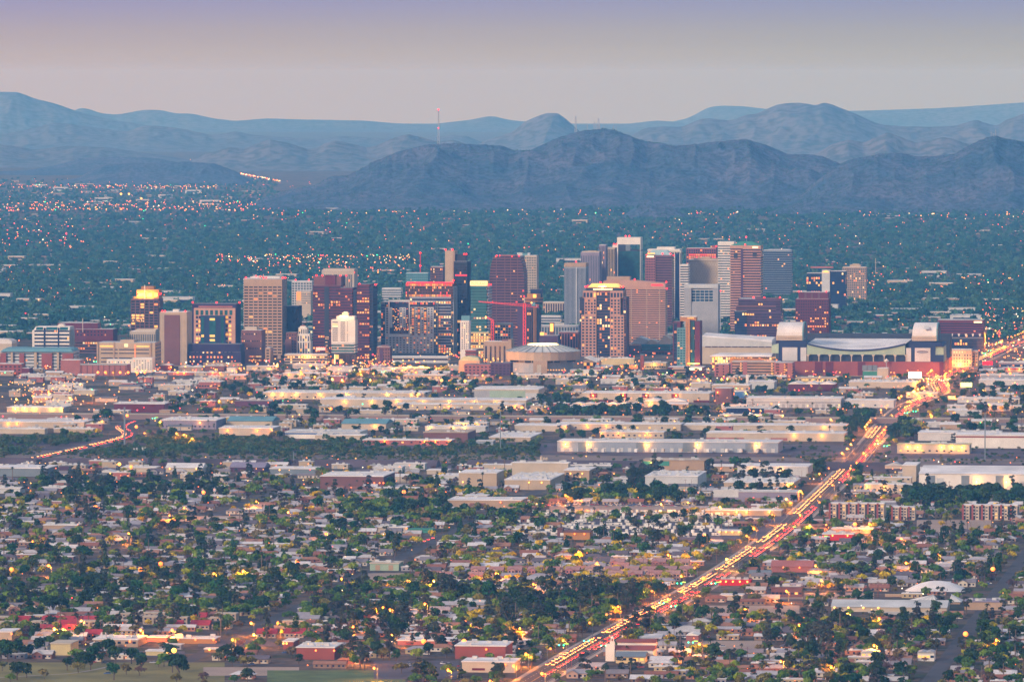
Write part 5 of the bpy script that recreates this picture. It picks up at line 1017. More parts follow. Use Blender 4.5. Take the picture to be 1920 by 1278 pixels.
("beige warehouse with a bright teal front section",1203,1330,864,881,50,dict(wall='tan',roof='tan',panels=((1204,1255,863,873,'green'),),lamps=(1222,),le=3000)),
("large blank cream block next to the roof-unit factory",860,946,887,912,60,dict(wall='beige',lamps=(868,),ac=3,zl=.3)),
("cream factory whose long roof is crowded with white rooftop units",946,1060,900,918,120,dict(wall='beige',ac=46,lamps=(992,1016))),
("raised white back hall of the roof-unit factory, with three silos behind",960,1070,868,900,20,dict(wall='cream')),
("factory wing with lit windows towards the dark trees",1058,1118,882,905,60,dict(wall='tan',lamps=(1070,1092),le=2600,ac=4)),
("small white sheds with blue band beyond the factory wing",1068,1150,873,879,20,dict(wall='slate')),
("white roofed brown hall with an orange lit end, near the big starry lamp",600,742,893,916,80,dict(wall='brown',lamps=(690,702,712,724,736),lc='o',le=3600,zl=.45)),
("cream shed with a grey roof at the end of the white brush-side sheds",800,845,882,889,24,dict(wall='cream')),
("white long flat shed with orange glow beside the silos",700,760,876,884,24,dict(wall='pale')),
("white-roofed school hall with maroon window band among olive trees",840,990,938,953,50,dict(wall='tan',lamps=(939,972,984),lc='o',ac=4)),
("maroon upper storey of the white-roofed school hall",872,918,930,940,20,dict(wall='brown')),
("long white roof with blue grey wall by the western road bridge",-20,110,878,893,60,dict(wall='slate',ac=4)),
("low dark shed touching the western road east side",110,172,874,881,20,dict(wall='purple',roof='roofd')),
("white shed with an orange lamp, first east of the yellow street lamp",226,300,877,885,26,dict(lamps=(245,),lc='o')),
("white peaked shed with a lamp pair, second east of the yellow street lamp",310,388,877,886,28,dict(gable=-1,lamps=(318,368),wall='cream')),
("dark lilac roofed metal hall among the riverside sheds",430,507,876,885,40,dict(wall='purple',roof='violet',gable=-1)),
("pale metal hall east of the dark lilac roof",505,606,879,889,40,dict(wall='slate',ac=3,lamps=(524,))),
("little grey house-shaped shed with a peaked front by the truck yard",181,224,886,896,20,dict(gable=1,wall='slate',roof='pale')),
("small pink peaked shed east of the truck yard",443,478,888,896,18,dict(gable=1,wall='pink')),
("low pale shed with tarps, near the western photo edge",-10,46,916,925,24,dict(wall='pale')),
("long low white roof in the western housing",75,132,915,921,16,dict(wall='brown')),
("long grey roof shed among the western houses",80,150,985,993,16,dict(wall='tan')),
("orange-fronted shop with a brick tower, lit at dusk, by the trailer yard",1057,1112,998,1012,24,dict(wall='orange',roof='brown',lamps=(1078,1096),lc='o',le=2500)),
("square tan shop tower end of the orange-fronted shop",1045,1058,992,1006,14,dict(wall='brown',roof='brown')),
("bright red roofed restaurant with white signs across the avenue",1543,1604,1002,1013,20,dict(wall='red',lamps=(1530,1562,1590),lc='y',le=4200)),
("market with a glowing yellow canopy west of the avenue",1344,1394,996,1004,16,dict(wall='yellowish',lamps=(1350,1362,1374,1386),le=4200)),
("store of pink walls with orange lamps behind the red restaurant",1560,1640,992,1000,20,dict(wall='pink',lamps=(1600,1620),lc='o')),
("pale green metal shed with two roll-up doors",693,756,1057,1070,26,dict(wall='sage',roof='cream',doors=2,dc='tan')),
("long blue grey shed in the middle of the dark trees",853,917,1129,1138,16,dict(wall='slate',roof='pale')),
("taqueria with lit sign strips north of the minor avenue",700,768,989,998,18,dict(wall='cream',lamps=(702,764),lc='o')),
("green roofed shop beside the taqueria",764,815,993,999,14,dict(wall='green',roof='green')),
("cream flat commercial building at the bottom with maroon awnings",866,976,1242,1261,30,dict(wall='cream',ac=5,panels=((885,909,1253,1257,'maroon'),(920,932,1253,1257,'maroon')),lamps=(948,972),lc='o',le=1500)),
("brick school hall with white roof and orange lamps, bottom centre",555,643,1215,1237,40,dict(wall='brick',lamps=(592,636),lc='o',ac=8,le=3400)),
("brick hall behind it with bright yellow floodlights",530,560,1204,1218,26,dict(wall='brick',lamps=(531,537),le=4000)),
("red brick hall behind dark trees under the two star lamps",853,962,1212,1236,40,dict(wall='brick',lamps=(912,),lc='o',ac=6)),
("white roofed rose hall beside the two star lamps",745,860,1202,1210,30,dict(wall='rose',ac=6)),
("pale yellow windowless hall at the park edge",93,146,1208,1229,30,dict(wall='yellowish',roof='cream')),
("wide flat tan school building with blue discs and an open porch",173,275,1200,1213,36,dict(wall='tan',lamps=(243,),lc='o',wins=6,ac=5)),
("rose low classroom wing beside the wide tan school",275,318,1196,1204,16,dict(wall='rose')),
("orange lit low classroom under a flat roof",317,412,1198,1207,20,dict(wall='orange',lamps=(333,366,400),lc='o',le=2200)),
("open carport with an orange glow behind park trees",272,320,1222,1230,14,dict(wall='yellowish',lamps=(325,),le=6000,lc='y')),
("long low covered walk with a white roof near the parked buses",382,440,1218,1224,10,dict(wall='orange',roof='roofw',lamps=(392,),lc='y')),
("tan house-style office with an orange wall light at the western edge",-10,36,1186,1200,30,dict(wall='beige',lamps=(32,),lc='o')),
("gas station with a red lit canopy beside the avenue",1348,1411,1089,1098,14,dict(wall='red',roof='red',lamps=(1352,1362,1375,1388,1402),le=4600,name='gas_station',cat='gas station')),
("low pale shop in front of the red canopy gas station",1351,1396,1117,1126,16,dict(wall='cream')),
("two-storey school block of tan walls east of the tent roofs",1810,1885,1129,1144,30,dict(wall='tan',roof='violet',ac=6)),
("long school roof in grey blue with a row of yellow lamps",1560,1782,1138,1147,36,dict(wall='cream',roof='roofg',lamps=(1566,1592,1620,1648),le=4200,gable=-1)),
("brown barrack building with small lit windows above the school",1447,1508,1103,1120,16,dict(wall='brown',roof='brown',wins=8)),
("adobe house with an orange courtyard glow",1447,1528,1062,1073,20,dict(wall='rose',roof='rose',gable=-1,lamps=(1470,1500),lc='o',le=3000)),
("white hall with a low blue grey roof next to the avenue billboard",1200,1246,1197,1206,22,dict(wall='rose',roof='roofw',gable=-1,wins=5)),
("blue grey shed with orange glow below the adobe house",1405,1448,1076,1083,14,dict(wall='tan',roof='slate',gable=-1,lamps=(1437,),lc='o')),
("pink barn-like gabled house beside the red canopy tent",1287,1316,1192,1205,22,dict(wall='rose',roof='white',gable=1)),
("white cottage with a bright gable in the bottom trees",1615,1652,1224,1237,16,dict(wall='white',roof='pale',gable=1,wins=3,name='house',cat='house')),
("white two-gable farmhouse beside the tall palms",1722,1756,1224,1240,16,dict(wall='white',roof='grey',gable=2,wins=4,name='house',cat='house')),
("tan house with a dark hip roof right of the red-roofed church",1155,1216,1232,1244,22,dict(wall='yellowish',roof='slate',gable=-1,wins=5,name='house',cat='house')),
]
for lb,a,b,c,d,D,k in T: wh(lb,a,b,c,d,D,**k)
# apartments red / white
for lb,a,b,yt_,yb_ in(("cream and red apartment block with stair towers, closest to the avenue",1555,1662,944,973),("white and red corner apartment block between its two long neighbours",1672,1719,951,975),("cream and red apartment block at the eastern edge",1805,1912,947,975)):
    t=Tower('apartment_block',lb,a,b,yb_,18); t.vol(a,None,yt_,None,st='blank',fc='cream',roof='roofw'); n=max(2,round((b-a)/18)); wd=(b-a)/n
    for i in range(n):
        x=a+i*wd
        t.box(x,x+3.4,yt_-1,yb_,'brick',-1.2,2,'stair_tower'); t.F('dark').box(t.lx(x+3.4),t.lx(x+6.5),-.3,.3,.5,t.z(yt_+1.5)).box(t.lx(x+14),t.lx(x+wd),-.3,.3,.5,t.z(yt_+1.5))
        for k in range(4):
            z=t.z(yb_)+2+k*(t.z(yt_)-1)/4.2
            MB().box(t.lx(x+8.2),t.lx(x+12),-.14,.1,z,z+.95).build('window',M_LIT[0] if random.random()<.15 else M('glass_navy'),t.r)
            if k: MB().box(t.lx(x+3.4),t.lx(x+6.5),-1.2,-.35,z-.9,z-.2).build('balcony',M('pale'),t.r)
    t.done()
# mission church
t=Tower('church','white mission church with red tiled roofs and a slim bell tower',1136,1233,1240,26,cat='church')
t.vol(1136,1232,1219,None,st='blank',fc='white',roof=None); t.box(1136,1146,1208,1240,'white',-1,4)
MB().prismx([(-.8,t.z(1219)),(17,t.z(1219)),(17,t.z(1214)),(8,t.z(1211.5))],t.lx(1145),t.w+.5).build('tiled_roof',M('brick'),t.r)
MB().box(t.lx(1153),t.lx(1226),17,26,t.z(1219)-1,t.z(1208)).build('upper_wall',M('white'),t.r); MB().prismx([(16,t.z(1208)),(27,t.z(1208)),(27,t.z(1205)),(24,t.z(1203))],t.lx(1150),t.lx(1227)).build('tiled_roof',M('brick'),t.r)
MB().box(t.lx(1144),t.lx(1153),-1.4,2,0,t.z(1203)).build('bell_tower',M('white'),t.r); MB().box(t.lx(1145.5),t.lx(1151.5),-1.2,1.6,t.z(1203),t.z(1196)).build('belfry',M('white'),t.r); MB().box(t.lx(1147.4),t.lx(1149.8),-1.5,-1.1,t.z(1202),t.z(1197.5)).build('bell_opening',M('brick'),t.r); MB().cyl(t.lx(1148.5),.2,1.1,t.z(1196),t.z(1192.5),10,r2=.25).build('cupola',M('white'),t.r)
for i in range(9): MB().box(t.lx(1158+i*8),t.lx(1161+i*8),-.15,.1,1.5,3.6).build('window',M('glass_navy'),t.r)
t.done()
t=billboard('wide pale billboard with a turquoise and orange print beside the avenue',1166,1188,1186,1196,1202,M('white'))
MB().box(t.lx(1166.6),t.lx(1187.4),-.1,.02,t.z(1189),t.z(1186.6)).build('print_band',M('tealgrey'),t.r); MB().box(t.lx(1169),t.lx(1175),-.12,.02,t.z(1194.5),t.z(1191.5)).build('print_band',M('yellowish'),t.r); MB().box(t.lx(1181),t.lx(1187),-.14,.02,t.z(1190),t.z(1187)).build('print_band',M('orange'),t.r)
# white shell dome and tents
t=Tower('dome_hall','broad white shell dome among dark trees',1693,1815,1112,60,cat='dome',side=False); w=t.w; mb=MB(); nx_,ny_=24,10; V0=len(mb.v)
for j in range(ny_+1):
    for i in range(nx_+1):
        a=i/nx_*2-1; b=j/ny_*2-1; q=max(0,1-a*a); mb.v.append((w/2+a*w/2,26+b*24*math.sqrt(q),max(0,(t.z(1093))*(1-a*a)*(1-b*b*.98)**.55)))
for j in range(ny_):
    for i in range(nx_): k=j*(nx_+1)+i; mb.f.append((k,k+1,k+nx_+2,k+nx_+1)); mb.m.append(0)
o=mb.build('shell_roof',M('roofw'),t.r); o.data.polygons.foreach_set('use_smooth',[True]*len(mb.f)); MB().box(w*.04,w*.96,22,30,0,1.5).build('base_wall',M('cream'),t.r)
for lb,a,b,yt_,yb_,pk in(('large white tent roof with ribs sloping to one side',1703,1757,1117,1133,.85),('small white tent roof facing the large one',1780,1804,1117,1133,.15)):
    t=Tower('tent_roof',lb,a,b,yb_,26,cat='tent',side=False); w=t.w; z=t.z(yt_)
    MB().poly([(0,0,1.5),(w,0,1.5),(w*pk,14,z)]).poly([(w,0,1.5),(w,26,1.5),(w*pk,14,z)]).poly([(w,26,1.5),(0,26,1.5),(w*pk,14,z)]).poly([(0,26,1.5),(0,0,1.5),(w*pk,14,z)]).build('membrane',M('white'),t.r)
    for k in(.2,.4,.6,.8): MB().bar((w*k,-.2,1.6),(w*pk,13.8,z+.1),.25).build('rib',M('pale'),t.r)
    MB().box(1,w-1,1,25,0,1.4).build('wall',M('tan'),t.r)
# silos
for i,x in enumerate((1017,1022,1027)):
    t=Tower('silo',('first','middle','last')[i]+' cream silo'+(', slightly taller,' if i==0 else '')+' behind the roof-unit factory',x-2,x+2,875,4,cat='silo',group='silos behind the factory',side=False,reg=False); h=t.z(855 if i==0 else 857)
    MB().cyl(0,2,1.7,0,h-1.2,10).build('shell',M('cream'),t.r); MB().cyl(0,2,1.7,h-1.2,h,10,r2=.4).build('cone_top',M('beige'),t.r)
for i,(x,h) in enumerate(((250,6),(255,6.5),(266,7),(271,7))):
    t=Tower('concrete_pillar',('first','second','third','last')[i]+' bare concrete pillar standing at the brush edge by the western road',x-1,x+1,852,2,cat='pillar',group='bare pillars',side=False,reg=False); MB().box(0,1.5,0,1.5,0,h).build('shaft',M('pale'),t.r); MB().box(-.15,1.65,-.15,1.65,h,h+.5).build('cap',M('grey'),t.r)
# ================= trees =================
def leafmat(n,c,var=.25,hue=None): 
    m=mat(n,c,rough=.8,var=var,ns=.45,na=.5,spec=.12,hue=hue); return m
LM=dict(shade=leafmat('leaves_green',(.06,.11,.02),hue=[(.05,.13,.025),(.10,.18,.02),(.19,.26,.02)]),dark=leafmat('leaves_dark',(.018,.045,.025),hue=[(.016,.05,.022),(.035,.06,.02),(.022,.085,.025)]),
 verde=leafmat('leaves_yellow',(.26,.22,.02),hue=[(.26,.32,.02),(.46,.36,.012),(.68,.44,.01)]),mesq=leafmat('leaves_olive',(.10,.095,.05),hue=[(.12,.135,.045),(.20,.17,.035),(.16,.11,.06)]),
 euca=leafmat('leaves_grey_green',(.045,.06,.045),hue=[(.032,.05,.04),(.055,.065,.045),(.045,.05,.055)]),bare=leafmat('twigs_mauve',(.13,.075,.08),hue=[(.13,.075,.075),(.10,.06,.07),(.16,.09,.07)]),
 palm=leafmat('palm_fronds',(.045,.07,.035)),far=leafmat('leaves_far_hazed',(.02,.075,.05),hue=[(.012,.065,.06),(.028,.12,.085),(.075,.15,.075)]),brush=leafmat('leaves_brush',(.05,.10,.03),hue=[(.03,.08,.03),(.06,.11,.03),(.11,.105,.04)]))  # far foliage tinted teal: distance haze painted into its colour
M_TR=mat('bark',(.11,.08,.065)); M_PTR=mat('palm_bark',(.15,.11,.09))
def crown_mesh(name,lobes,n,size,m,seed,flat=.0,dr=.35):
    r=np.random.RandomState(seed); L_=np.array(lobes,float); w=L_[:,3]**2; w/=w.sum(); k=r.choice(len(L_),n,p=w)
    d=r.normal(size=(n,3)); d/=np.linalg.norm(d,axis=1)[:,None]; d[:,2]=np.where(d[:,2]<-.25,-d[:,2]*.8,d[:,2])
    rad=L_[k,3]*(1-dr*r.rand(n)**1.6); P_=L_[k,:3]+d*rad[:,None]*np.array([1,1,.86])
    nn=d*.8+r.normal(size=(n,3))*.55; nn/=np.linalg.norm(nn,axis=1)[:,None]
    t=np.cross(nn,r.normal(size=(n,3))); t/=np.linalg.norm(t,axis=1)[:,None]; b=np.cross(nn,t); s=size*(.6+.8*r.rand(n))[:,None]
    q=np.stack([P_-t*s,P_-b*s*.7,P_+t*s,P_+b*s*.7],1).reshape(-1,3)
    me=bpy.data.meshes.new(name); me.from_pydata(q.tolist(),[],[(4*i,4*i+1,4*i+2,4*i+3) for i in range(n)]); me.materials.append(m); me.update(); return me
def trunk_mesh(h,r,limbs,seed,m=None):
    rr=random.Random(seed); mb=MB(); lean=rr.uniform(-.3,.3); mb.cyl(0,0,r,-.3,h,6,r2=r*.6)
    for i in range(limbs):
        a=rr.uniform(0,6.28); mb.bar((0,0,h*.8),(math.cos(a)*h*.55,math.sin(a)*h*.55,h*1.55),r*.7)
    return mb.mesh('trunk',[m or M_TR])
def lobes_for(sp,seed):
    r=random.Random(seed); L_=[]
    if sp in('shade','mesq','verde','bare'):
        W_,H_=(4.2,5.6) if sp=='shade' else (3.9,4.6)
        for i in range(8 if sp=='shade' else 6): a=r.uniform(0,6.28); q=r.uniform(.25,.72)*W_; L_.append((q*math.cos(a),q*math.sin(a),H_*r.uniform(.55,.95),r.uniform(1.25,2.1)))
        L_.append((0,0,H_*.85,2.3))
    elif sp=='dark':
        for i in range(9): a=r.uniform(0,6.28); q=r.uniform(.2,.7)*4.4; L_.append((q*math.cos(a),q*math.sin(a),r.uniform(3.4,8.2),r.uniform(1.6,2.5)))
        L_.append((0,0,6.3,3.2))
    elif sp=='euca':
        for i in range(11): z=r.uniform(4,14.5); a=r.uniform(0,6.28); q=r.uniform(.3,3.0)*(1-.35*abs(z-9)/6); L_.append((q*math.cos(a),q*math.sin(a),z,r.uniform(1.1,2.0)))
    elif sp=='pine':
        for i in range(7): z=2.2+i*1.5; L_.append((r.uniform(-.3,.3),r.uniform(-.3,.3),z,2.4*(1-i/8)+.35))
    return L_
def palm_mesh(r,nf,droop,z,seed,m):
    rr=random.Random(seed); mb=MB()
    for i in range(nf):
        a=rr.uniform(0,6.28); e=rr.uniform(-.5,1.2); l=r*rr.uniform(.8,1.1); c,s=math.cos(a),math.sin(a); w=r*.17
        p0=Vector((0,0,z)); p1=Vector((c*l*.55*math.cos(e),s*l*.55*math.cos(e),z+l*.5*math.sin(e)+.1)); p2=Vector((c*l*math.cos(e*.6),s*l*math.cos(e*.6),p1.z+l*(.35*e-droop)))
        n=Vector((-s,c,0))*w; mb.poly([p0-n*.3,p0+n*.3,p1+n,p1-n]); mb.poly([p1-n,p1+n,p2+n*.2,p2-n*.2])
    return mb.mesh('crown',[m])
SP={}   # species -> list of (crown, trunk, shape word)
SHAPES=['round','lopsided','spreading','ragged','domed']
NLEAF=dict(shade=430,mesq=300,verde=330,bare=230,dark=560,euca=480,pine=300)
for sp in('shade','mesq','verde','bare','dark','euca','pine'):
    SP[sp]=[(crown_mesh('crown',lobes_for(sp,17*i+len(sp)),NLEAF[sp],.62 if sp!='bare' else .42,LM['dark' if sp=='pine' else sp],i+3),trunk_mesh({'shade':3,'dark':3.4,'euca':5,'pine':2}.get(sp,2.2),{'dark':.4,'euca':.45}.get(sp,.28),4,i),SHAPES[i]) for i in range(5 if sp not in('pine','bare') else 3)]
def palm_trunk(h,r): return MB().cyl(0,0,r*1.25,-.3,h,6,r2=r).mesh('trunk',[M_PTR])
SP['palm']=[(palm_mesh(2.3,26,.35,h,i,LM['palm']),palm_trunk(h,.26),w) for i,(h,w) in enumerate(((9.5,'tall'),(12,'very tall'),(7.5,'medium')))]
SP['date']=[(palm_mesh(4.2,44,.42,h,9+i,LM['palm']),palm_trunk(h,.42),w) for i,(h,w) in enumerate(((4.6,'broad'),(6.2,'shaggy')))]
KN=dict(shade=('shade_tree','green','tree'),mesq=('olive_tree','olive','tree'),verde=('yellow_tree','yellow-green','tree'),bare=('mauve_tree','mauve','tree'),dark=('evergreen_tree','dark','evergreen'),euca=('tall_tree','grey-green','tall tree'),pine=('pine_tree','dark conical','pine'),palm=('palm_tree','','fan palm'),date=('date_palm','','date palm'))
ZONES=[ # x0,x1,y0,y1,mult,species weights
 (-40,830,1092,1158,2.0,dict(shade=7,dark=2.5,mesq=3,euca=1.2)),(-40,560,1040,1092,1.2,None),(830,1240,1112,1150,2.2,dict(dark=2.5,shade=5,euca=2,mesq=3,palm=1)),(640,985,952,980,3,dict(shade=6,dark=2,mesq=2)),(60,430,905,935,1.6,dict(shade=3,dark=4,euca=1)),
 (1480,1940,1150,1290,1.9,dict(shade=4,dark=4,mesq=3,verde=1.6,palm=2,euca=1.5,bare=1.5)),(840,1320,1050,1098,1.1,dict(verde=8,shade=1,mesq=1)),(830,1320,1098,1112,.5,dict(verde=3,shade=3)),(1500,1600,1150,1175,3,dict(verde=5,shade=3)),(600,860,1150,1215,1.5,dict(euca=3,bare=3,dark=3,shade=3)),(840,1240,1135,1215,2.1,None),(640,1000,1215,1285,1.6,dict(dark=3,euca=3,shade=3,mesq=1)),
 (1060,1270,925,945,3,dict(verde=6,dark=3,shade=3)),(1370,1480,880,935,2.2,dict(dark=4,euca=3,verde=1)),(1180,1240,880,925,3.5,dict(euca=4,dark=4,verde=1)),(1500,1620,870,905,3,dict(dark=3,mesq=3,shade=3)),(1700,1940,925,950,2.5,dict(dark=4,shade=2)),
 (700,950,690,735,1.8,dict(verde=3,dark=3,shade=3)),(370,500,700,735,1.6,dict(palm=6,dark=3)),(-40,190,725,765,3,dict(shade=5,dark=2,verde=2)),(1040,1260,755,790,2.6,dict(dark=6,shade=2)),(1570,1640,785,815,4,dict(dark=6)),(1640,1720,795,825,3.5,dict(dark=5,shade=1)),(130,240,785,800,3,dict(dark=5)),
 (250,560,1215,1290,1.0,dict(dark=5,mesq=3,bare=1.5,shade=2)),(-40,250,1215,1290,.8,dict(dark=3,mesq=3,shade=2))]
W0=dict(shade=34,mesq=24,verde=14,dark=9,euca=6,bare=4,palm=8,date=1,pine=3)
def pick(w): 
    t=random.random()*sum(w.values())
    for k,v in w.items():
        t-=v
        if t<=0: return k
    return k
TREES=[]  # species, X, Y, scale, px
def put(sp,X,Y,s):
    x,y=PX(X,Y)
    if -40<x<1960: TREES.append((sp,X,Y,s,x,y))
def sow(v0,v1,dens,u0=-900,u1=1250,w=W0,zones=True,smin=.6,smax=1.35):
    A=(u1-u0)*(v1-v0)/1e4; mx=3.2 if zones else 1
    for _ in range(int(A*dens*mx)):
        u=random.uniform(u0,u1); v=random.uniform(v0,v1); X,Y=XY(u,v); x,y=PX(X,Y)
        if not -40<x<1960: continue
        m=1; ww=w
        if zones:
            for (a,b,c,d,mm,zw) in ZONES:
                if a<x<b and c<y<d: m=mm; ww=zw or w; break
        o=isocc(u,v)
        if o==1: continue
        if o==2: m*=.22
        if random.random()*mx>m: continue
        sp=pick(ww); put(sp,X,Y,random.uniform(smin,smax)*(1.15 if m>2 else 1)*(.85 if o==2 else 1))
sow(-60,2380,38); sow(2390,2570,12); sow(3080,4990,13,w=dict(shade=20,mesq=20,verde=12,dark=26,euca=4,palm=14,bare=2))
# hand-placed individuals
HT=[('euca',1527,1232,1.55),('euca',1543,1236,1.7),('euca',1515,1224,1.45),('euca',1556,1222,1.35),('euca',1535,1215,1.6),('euca',1440,1222,1.15),('dark',1015,1110,1.15),('dark',722,820-40,1.2),('dark',727,772,1.5),('euca',1317,835,1.0),('euca',1425,826,1.05),('euca',680,760,1.0),
 ('dark',30,1276,1.25),('dark',48,1272,1.1),('dark',124,1258,1.0),('dark',215,1248,1.35),('dark',200,1232,1.2),('dark',245,1246,1.1),('bare',260,1268,1.2),('dark',168,1258,1.1),('dark',212,1276,1.2),('mesq',235,1266,1.1),('dark',335,1276,1.6),('dark',322,1262,1.3),('dark',262,1252,1.0),('shade',296,1252,.7),('shade',43,1232,1.2),('mesq',30,1262,1.0),('shade',18,1282,1.0),
 ('mesq',752,1264,1.3),('mesq',780,1262,1.1),('shade',840,1270,1.2),('mesq',935,1280,1.1),('date',1170,1147,1.1),('palm',1191,1150,.9),('palm',1233,1222,1.0),('palm',1255,1221,.95),('palm',1276,1221,1.0),('palm',1176,1240,.8),('palm',1299,1236,.9),('date',1480,1220,1.3),('date',1225,1160,1.0),('euca',1790,835,.9),('euca',1740,925,1.2),('euca',1771,938,1.1),
 ('palm',904,928,1.0),('palm',940,923,1.0),('palm',681,922,.8),('palm',693,922,.8),('palm',655,921,.8),('palm',669,921,.8),('date',1131,708,1.4),('date',1141,710,1.4),('date',1153,708,1.4),('euca',1665,1090,1.1),('euca',1640,1080,1.0),('bare',610,1236,1.1),('verde',1577,1104,1.2),('verde',1605,1100,1.0),('dark',1720,1210,1.3),('dark',1675,1208,1.3)]
for sp,x,y,s in HT: X,Y=P(x,y); put(sp,X,Y,s)
for i in range(46):
    x,y=random.choice(((1000,725),(1180,715),(1500,735),(640,725),(430,722),(250,720),(1450,772)));X,Y=P(x+random.gauss(0,60),y+random.gauss(0,5))
    u,v=UV(X,Y)
    if isocc(u,v)!=1: put('palm',X,Y,random.uniform(.8,1.1))
# ---- houses ----
M_WALL=mat('house_wall',(.4,.3,.24),hue=[(.38,.30,.21),(.54,.49,.42),(.32,.16,.11),(.24,.16,.12),(.42,.33,.20),(.28,.27,.30),(.40,.27,.21),(.18,.08,.07)],ns=.3,na=.1)
M_ROOF=mat('house_roof',(.3,.26,.26),hue=[(.34,.33,.36),(.20,.18,.20),(.54,.53,.55),(.24,.10,.07),(.27,.26,.30),(.12,.10,.12),(.44,.42,.42),(.30,.15,.10)],ns=.4,na=.12)
M_PW=mat('pink_wall',(.45,.27,.25),hue=[(.47,.29,.27),(.42,.25,.25),(.40,.17,.17),(.46,.34,.30)]); M_PR=mat('pink_tile_roof',(.34,.16,.15),hue=[(.36,.18,.16),(.32,.18,.18),(.38,.22,.19)],ns=.5,na=.15); M_RT=mat('red_tile_roof',(.36,.035,.05),ns=.5,na=.2); M_CW=mat('condo_wall',(.36,.29,.24)); M_WIN=M('glass_navy'); M_DOOR=mat('house_door',(.16,.07,.05)); M_GAR=mat('garage_door',(.5,.45,.4)); M_WLIT=mat('porch_glow',(1,.7,.3),emit=2.2,ec=(1,.52,.14))
def hmesh(kind):
    """returns dict part -> list of (mesh, location)"""
    if kind=='gable': w,d,h,r=14,10,2.8,2.0; wall=MB().box(0,w,0,d,0,h); wall.prismx([(0,h),(d,h),(d/2,h+r)],.02,w-.02); roof=MB().prismx([(-.7,h-.15),(d/2,h+r+.1),(d+.7,h-.15),(d+.7,h+.1),(d/2,h+r+.4),(-.7,h+.1)],-.6,w+.6)
    elif kind=='front': w,d,h,r=13,11,2.9,2.3; wall=MB().box(0,w,0,d,0,h).prism([(0,h),(w*.55,h),(w*.275,h+r-.3)],-.02,.5).box(0,w*.55,-2,0,0,h).prism([(0.1,h),(w*.55-.1,h),(w*.275,h+r-.4)],-2,0); roof=MB().prismx([(-.5,h),(d/2,h+r),(d+.5,h),(d+.5,h+.2),(d/2,h+r+.3),(-.5,h+.2)],-.5,w+.5).prism([(-.6,h-.1),(w*.275,h+r-.3),(w*.55+.6,h-.1),(w*.55+.6,h+.15),(w*.275,h+r),(-.6,h+.15)],-2.5,d*.4)
    elif kind=='hip': w,d,h,r=15,11,2.8,2.1; wall=MB().box(0,w,0,d,0,h); roof=MB().frus(-.7,w+.7,-.7,d+.7,h,h+r,5,5.6)
    elif kind=='flat': w,d,h,r=15,10,3.1,0; wall=MB().box(0,w,0,d,0,h); roof=MB().box(-.3,w+.3,-.3,d+.3,h,h+.35).box(3,5,3,5,h+.35,h+1.1)
    elif kind=='long': w,d,h,r=21,8,2.8,1.4; wall=MB().box(0,w,0,d,0,h); roof=MB().prismx([(-.7,h-.1),(d/2,h+r),(d+.7,h-.1),(d+.7,h+.15),(d/2,h+r+.3),(-.7,h+.15)],-.5,w+.5)
    elif kind=='two': w,d,h,r=10.5,11,5.6,2.2; wall=MB().box(0,w,0,d,0,h).box(.4,w*.55,-1.6,0,0,h-.2); wall.prism([(.4,h-.2),(w*.55,h-.2),(.2+w*.275,h+1.3)],-1.6,0); roof=MB().prismx([(-.6,h-.1),(d/2,h+r),(d+.6,h-.1),(d+.6,h+.15),(d/2,h+r+.3),(-.6,h+.15)],-.5,w+.5).prism([(-.1,h-.3),(.2+w*.275,h+1.3),(w*.55+.5,h-.3),(w*.55+.5,h),(.2+w*.275,h+1.6),(-.1,h)],-2.1,3)
    elif kind=='condo': w,d,h,r=15,11,5.4,0; wall=MB().box(0,w,0,d,0,h).box(w*.1,w*.55,-1.5,0,0,h-1).prism([(w*.1,h-1),(w*.55,h-1),(w*.325,h+.2)],-1.5,0); roof=MB().prism([(w*.06,h-1.1),(w*.325,h+.3),(w*.59,h-1.1),(w*.59,h-.8),(w*.325,h+.65),(w*.06,h-.8)],-1.9,1).box(-.2,w+.2,-.2,d+.2,h,h+.3)
    elif kind=='condor': w,d,h,r=13,9,3.0,0; wall=MB().box(0,w,0,d,0,h); roof=MB().prismx([(-.8,h),(d*.7,h+3),(d+.3,h+3),(d+.3,h)],-.5,w+.5)
    out=[('wall',wall,(0,0,0)),('roof',roof,(0,0,0))]; z=1.0
    wm=MB().box(-.65,.65,-.12,.05,0,1.15)
    fl={'two':(z,3.7),'condo':(.9,3.5)}.get(kind,(z,))
    fr={'front':-2,'two':-1.6,'condo':-1.5}.get(kind,0)
    for zz in fl:
        for q in ((.16,.40,.68,.88) if kind!='long' else (.1,.26,.45,.62,.8,.93)): out.append(('window',wm,(w*q,fr if (q<.5 and fr) else 0,zz)))
    out.append(('door',MB().box(-.5,.5,-.1,.05,0,2.1),(w*.55+ .6,0,.1)))
    if kind in('gable','front','two','hip'): out.append(('garage_door',MB().box(-1.8,1.8,-.1,.05,0,2.2),(w*.80,0,.05)))
    return out,w,d,h+r
HK={}
MIX=dict(gable=(M_WALL,M_ROOF),front=(M_WALL,M_ROOF),hip=(M_WALL,M_ROOF),flat=(M_WALL,M('roofw')),long=(M_WALL,M_ROOF),two=(M_PW,M_PR),condo=(M_CW,M('cream')),condor=(M_CW,M_RT))
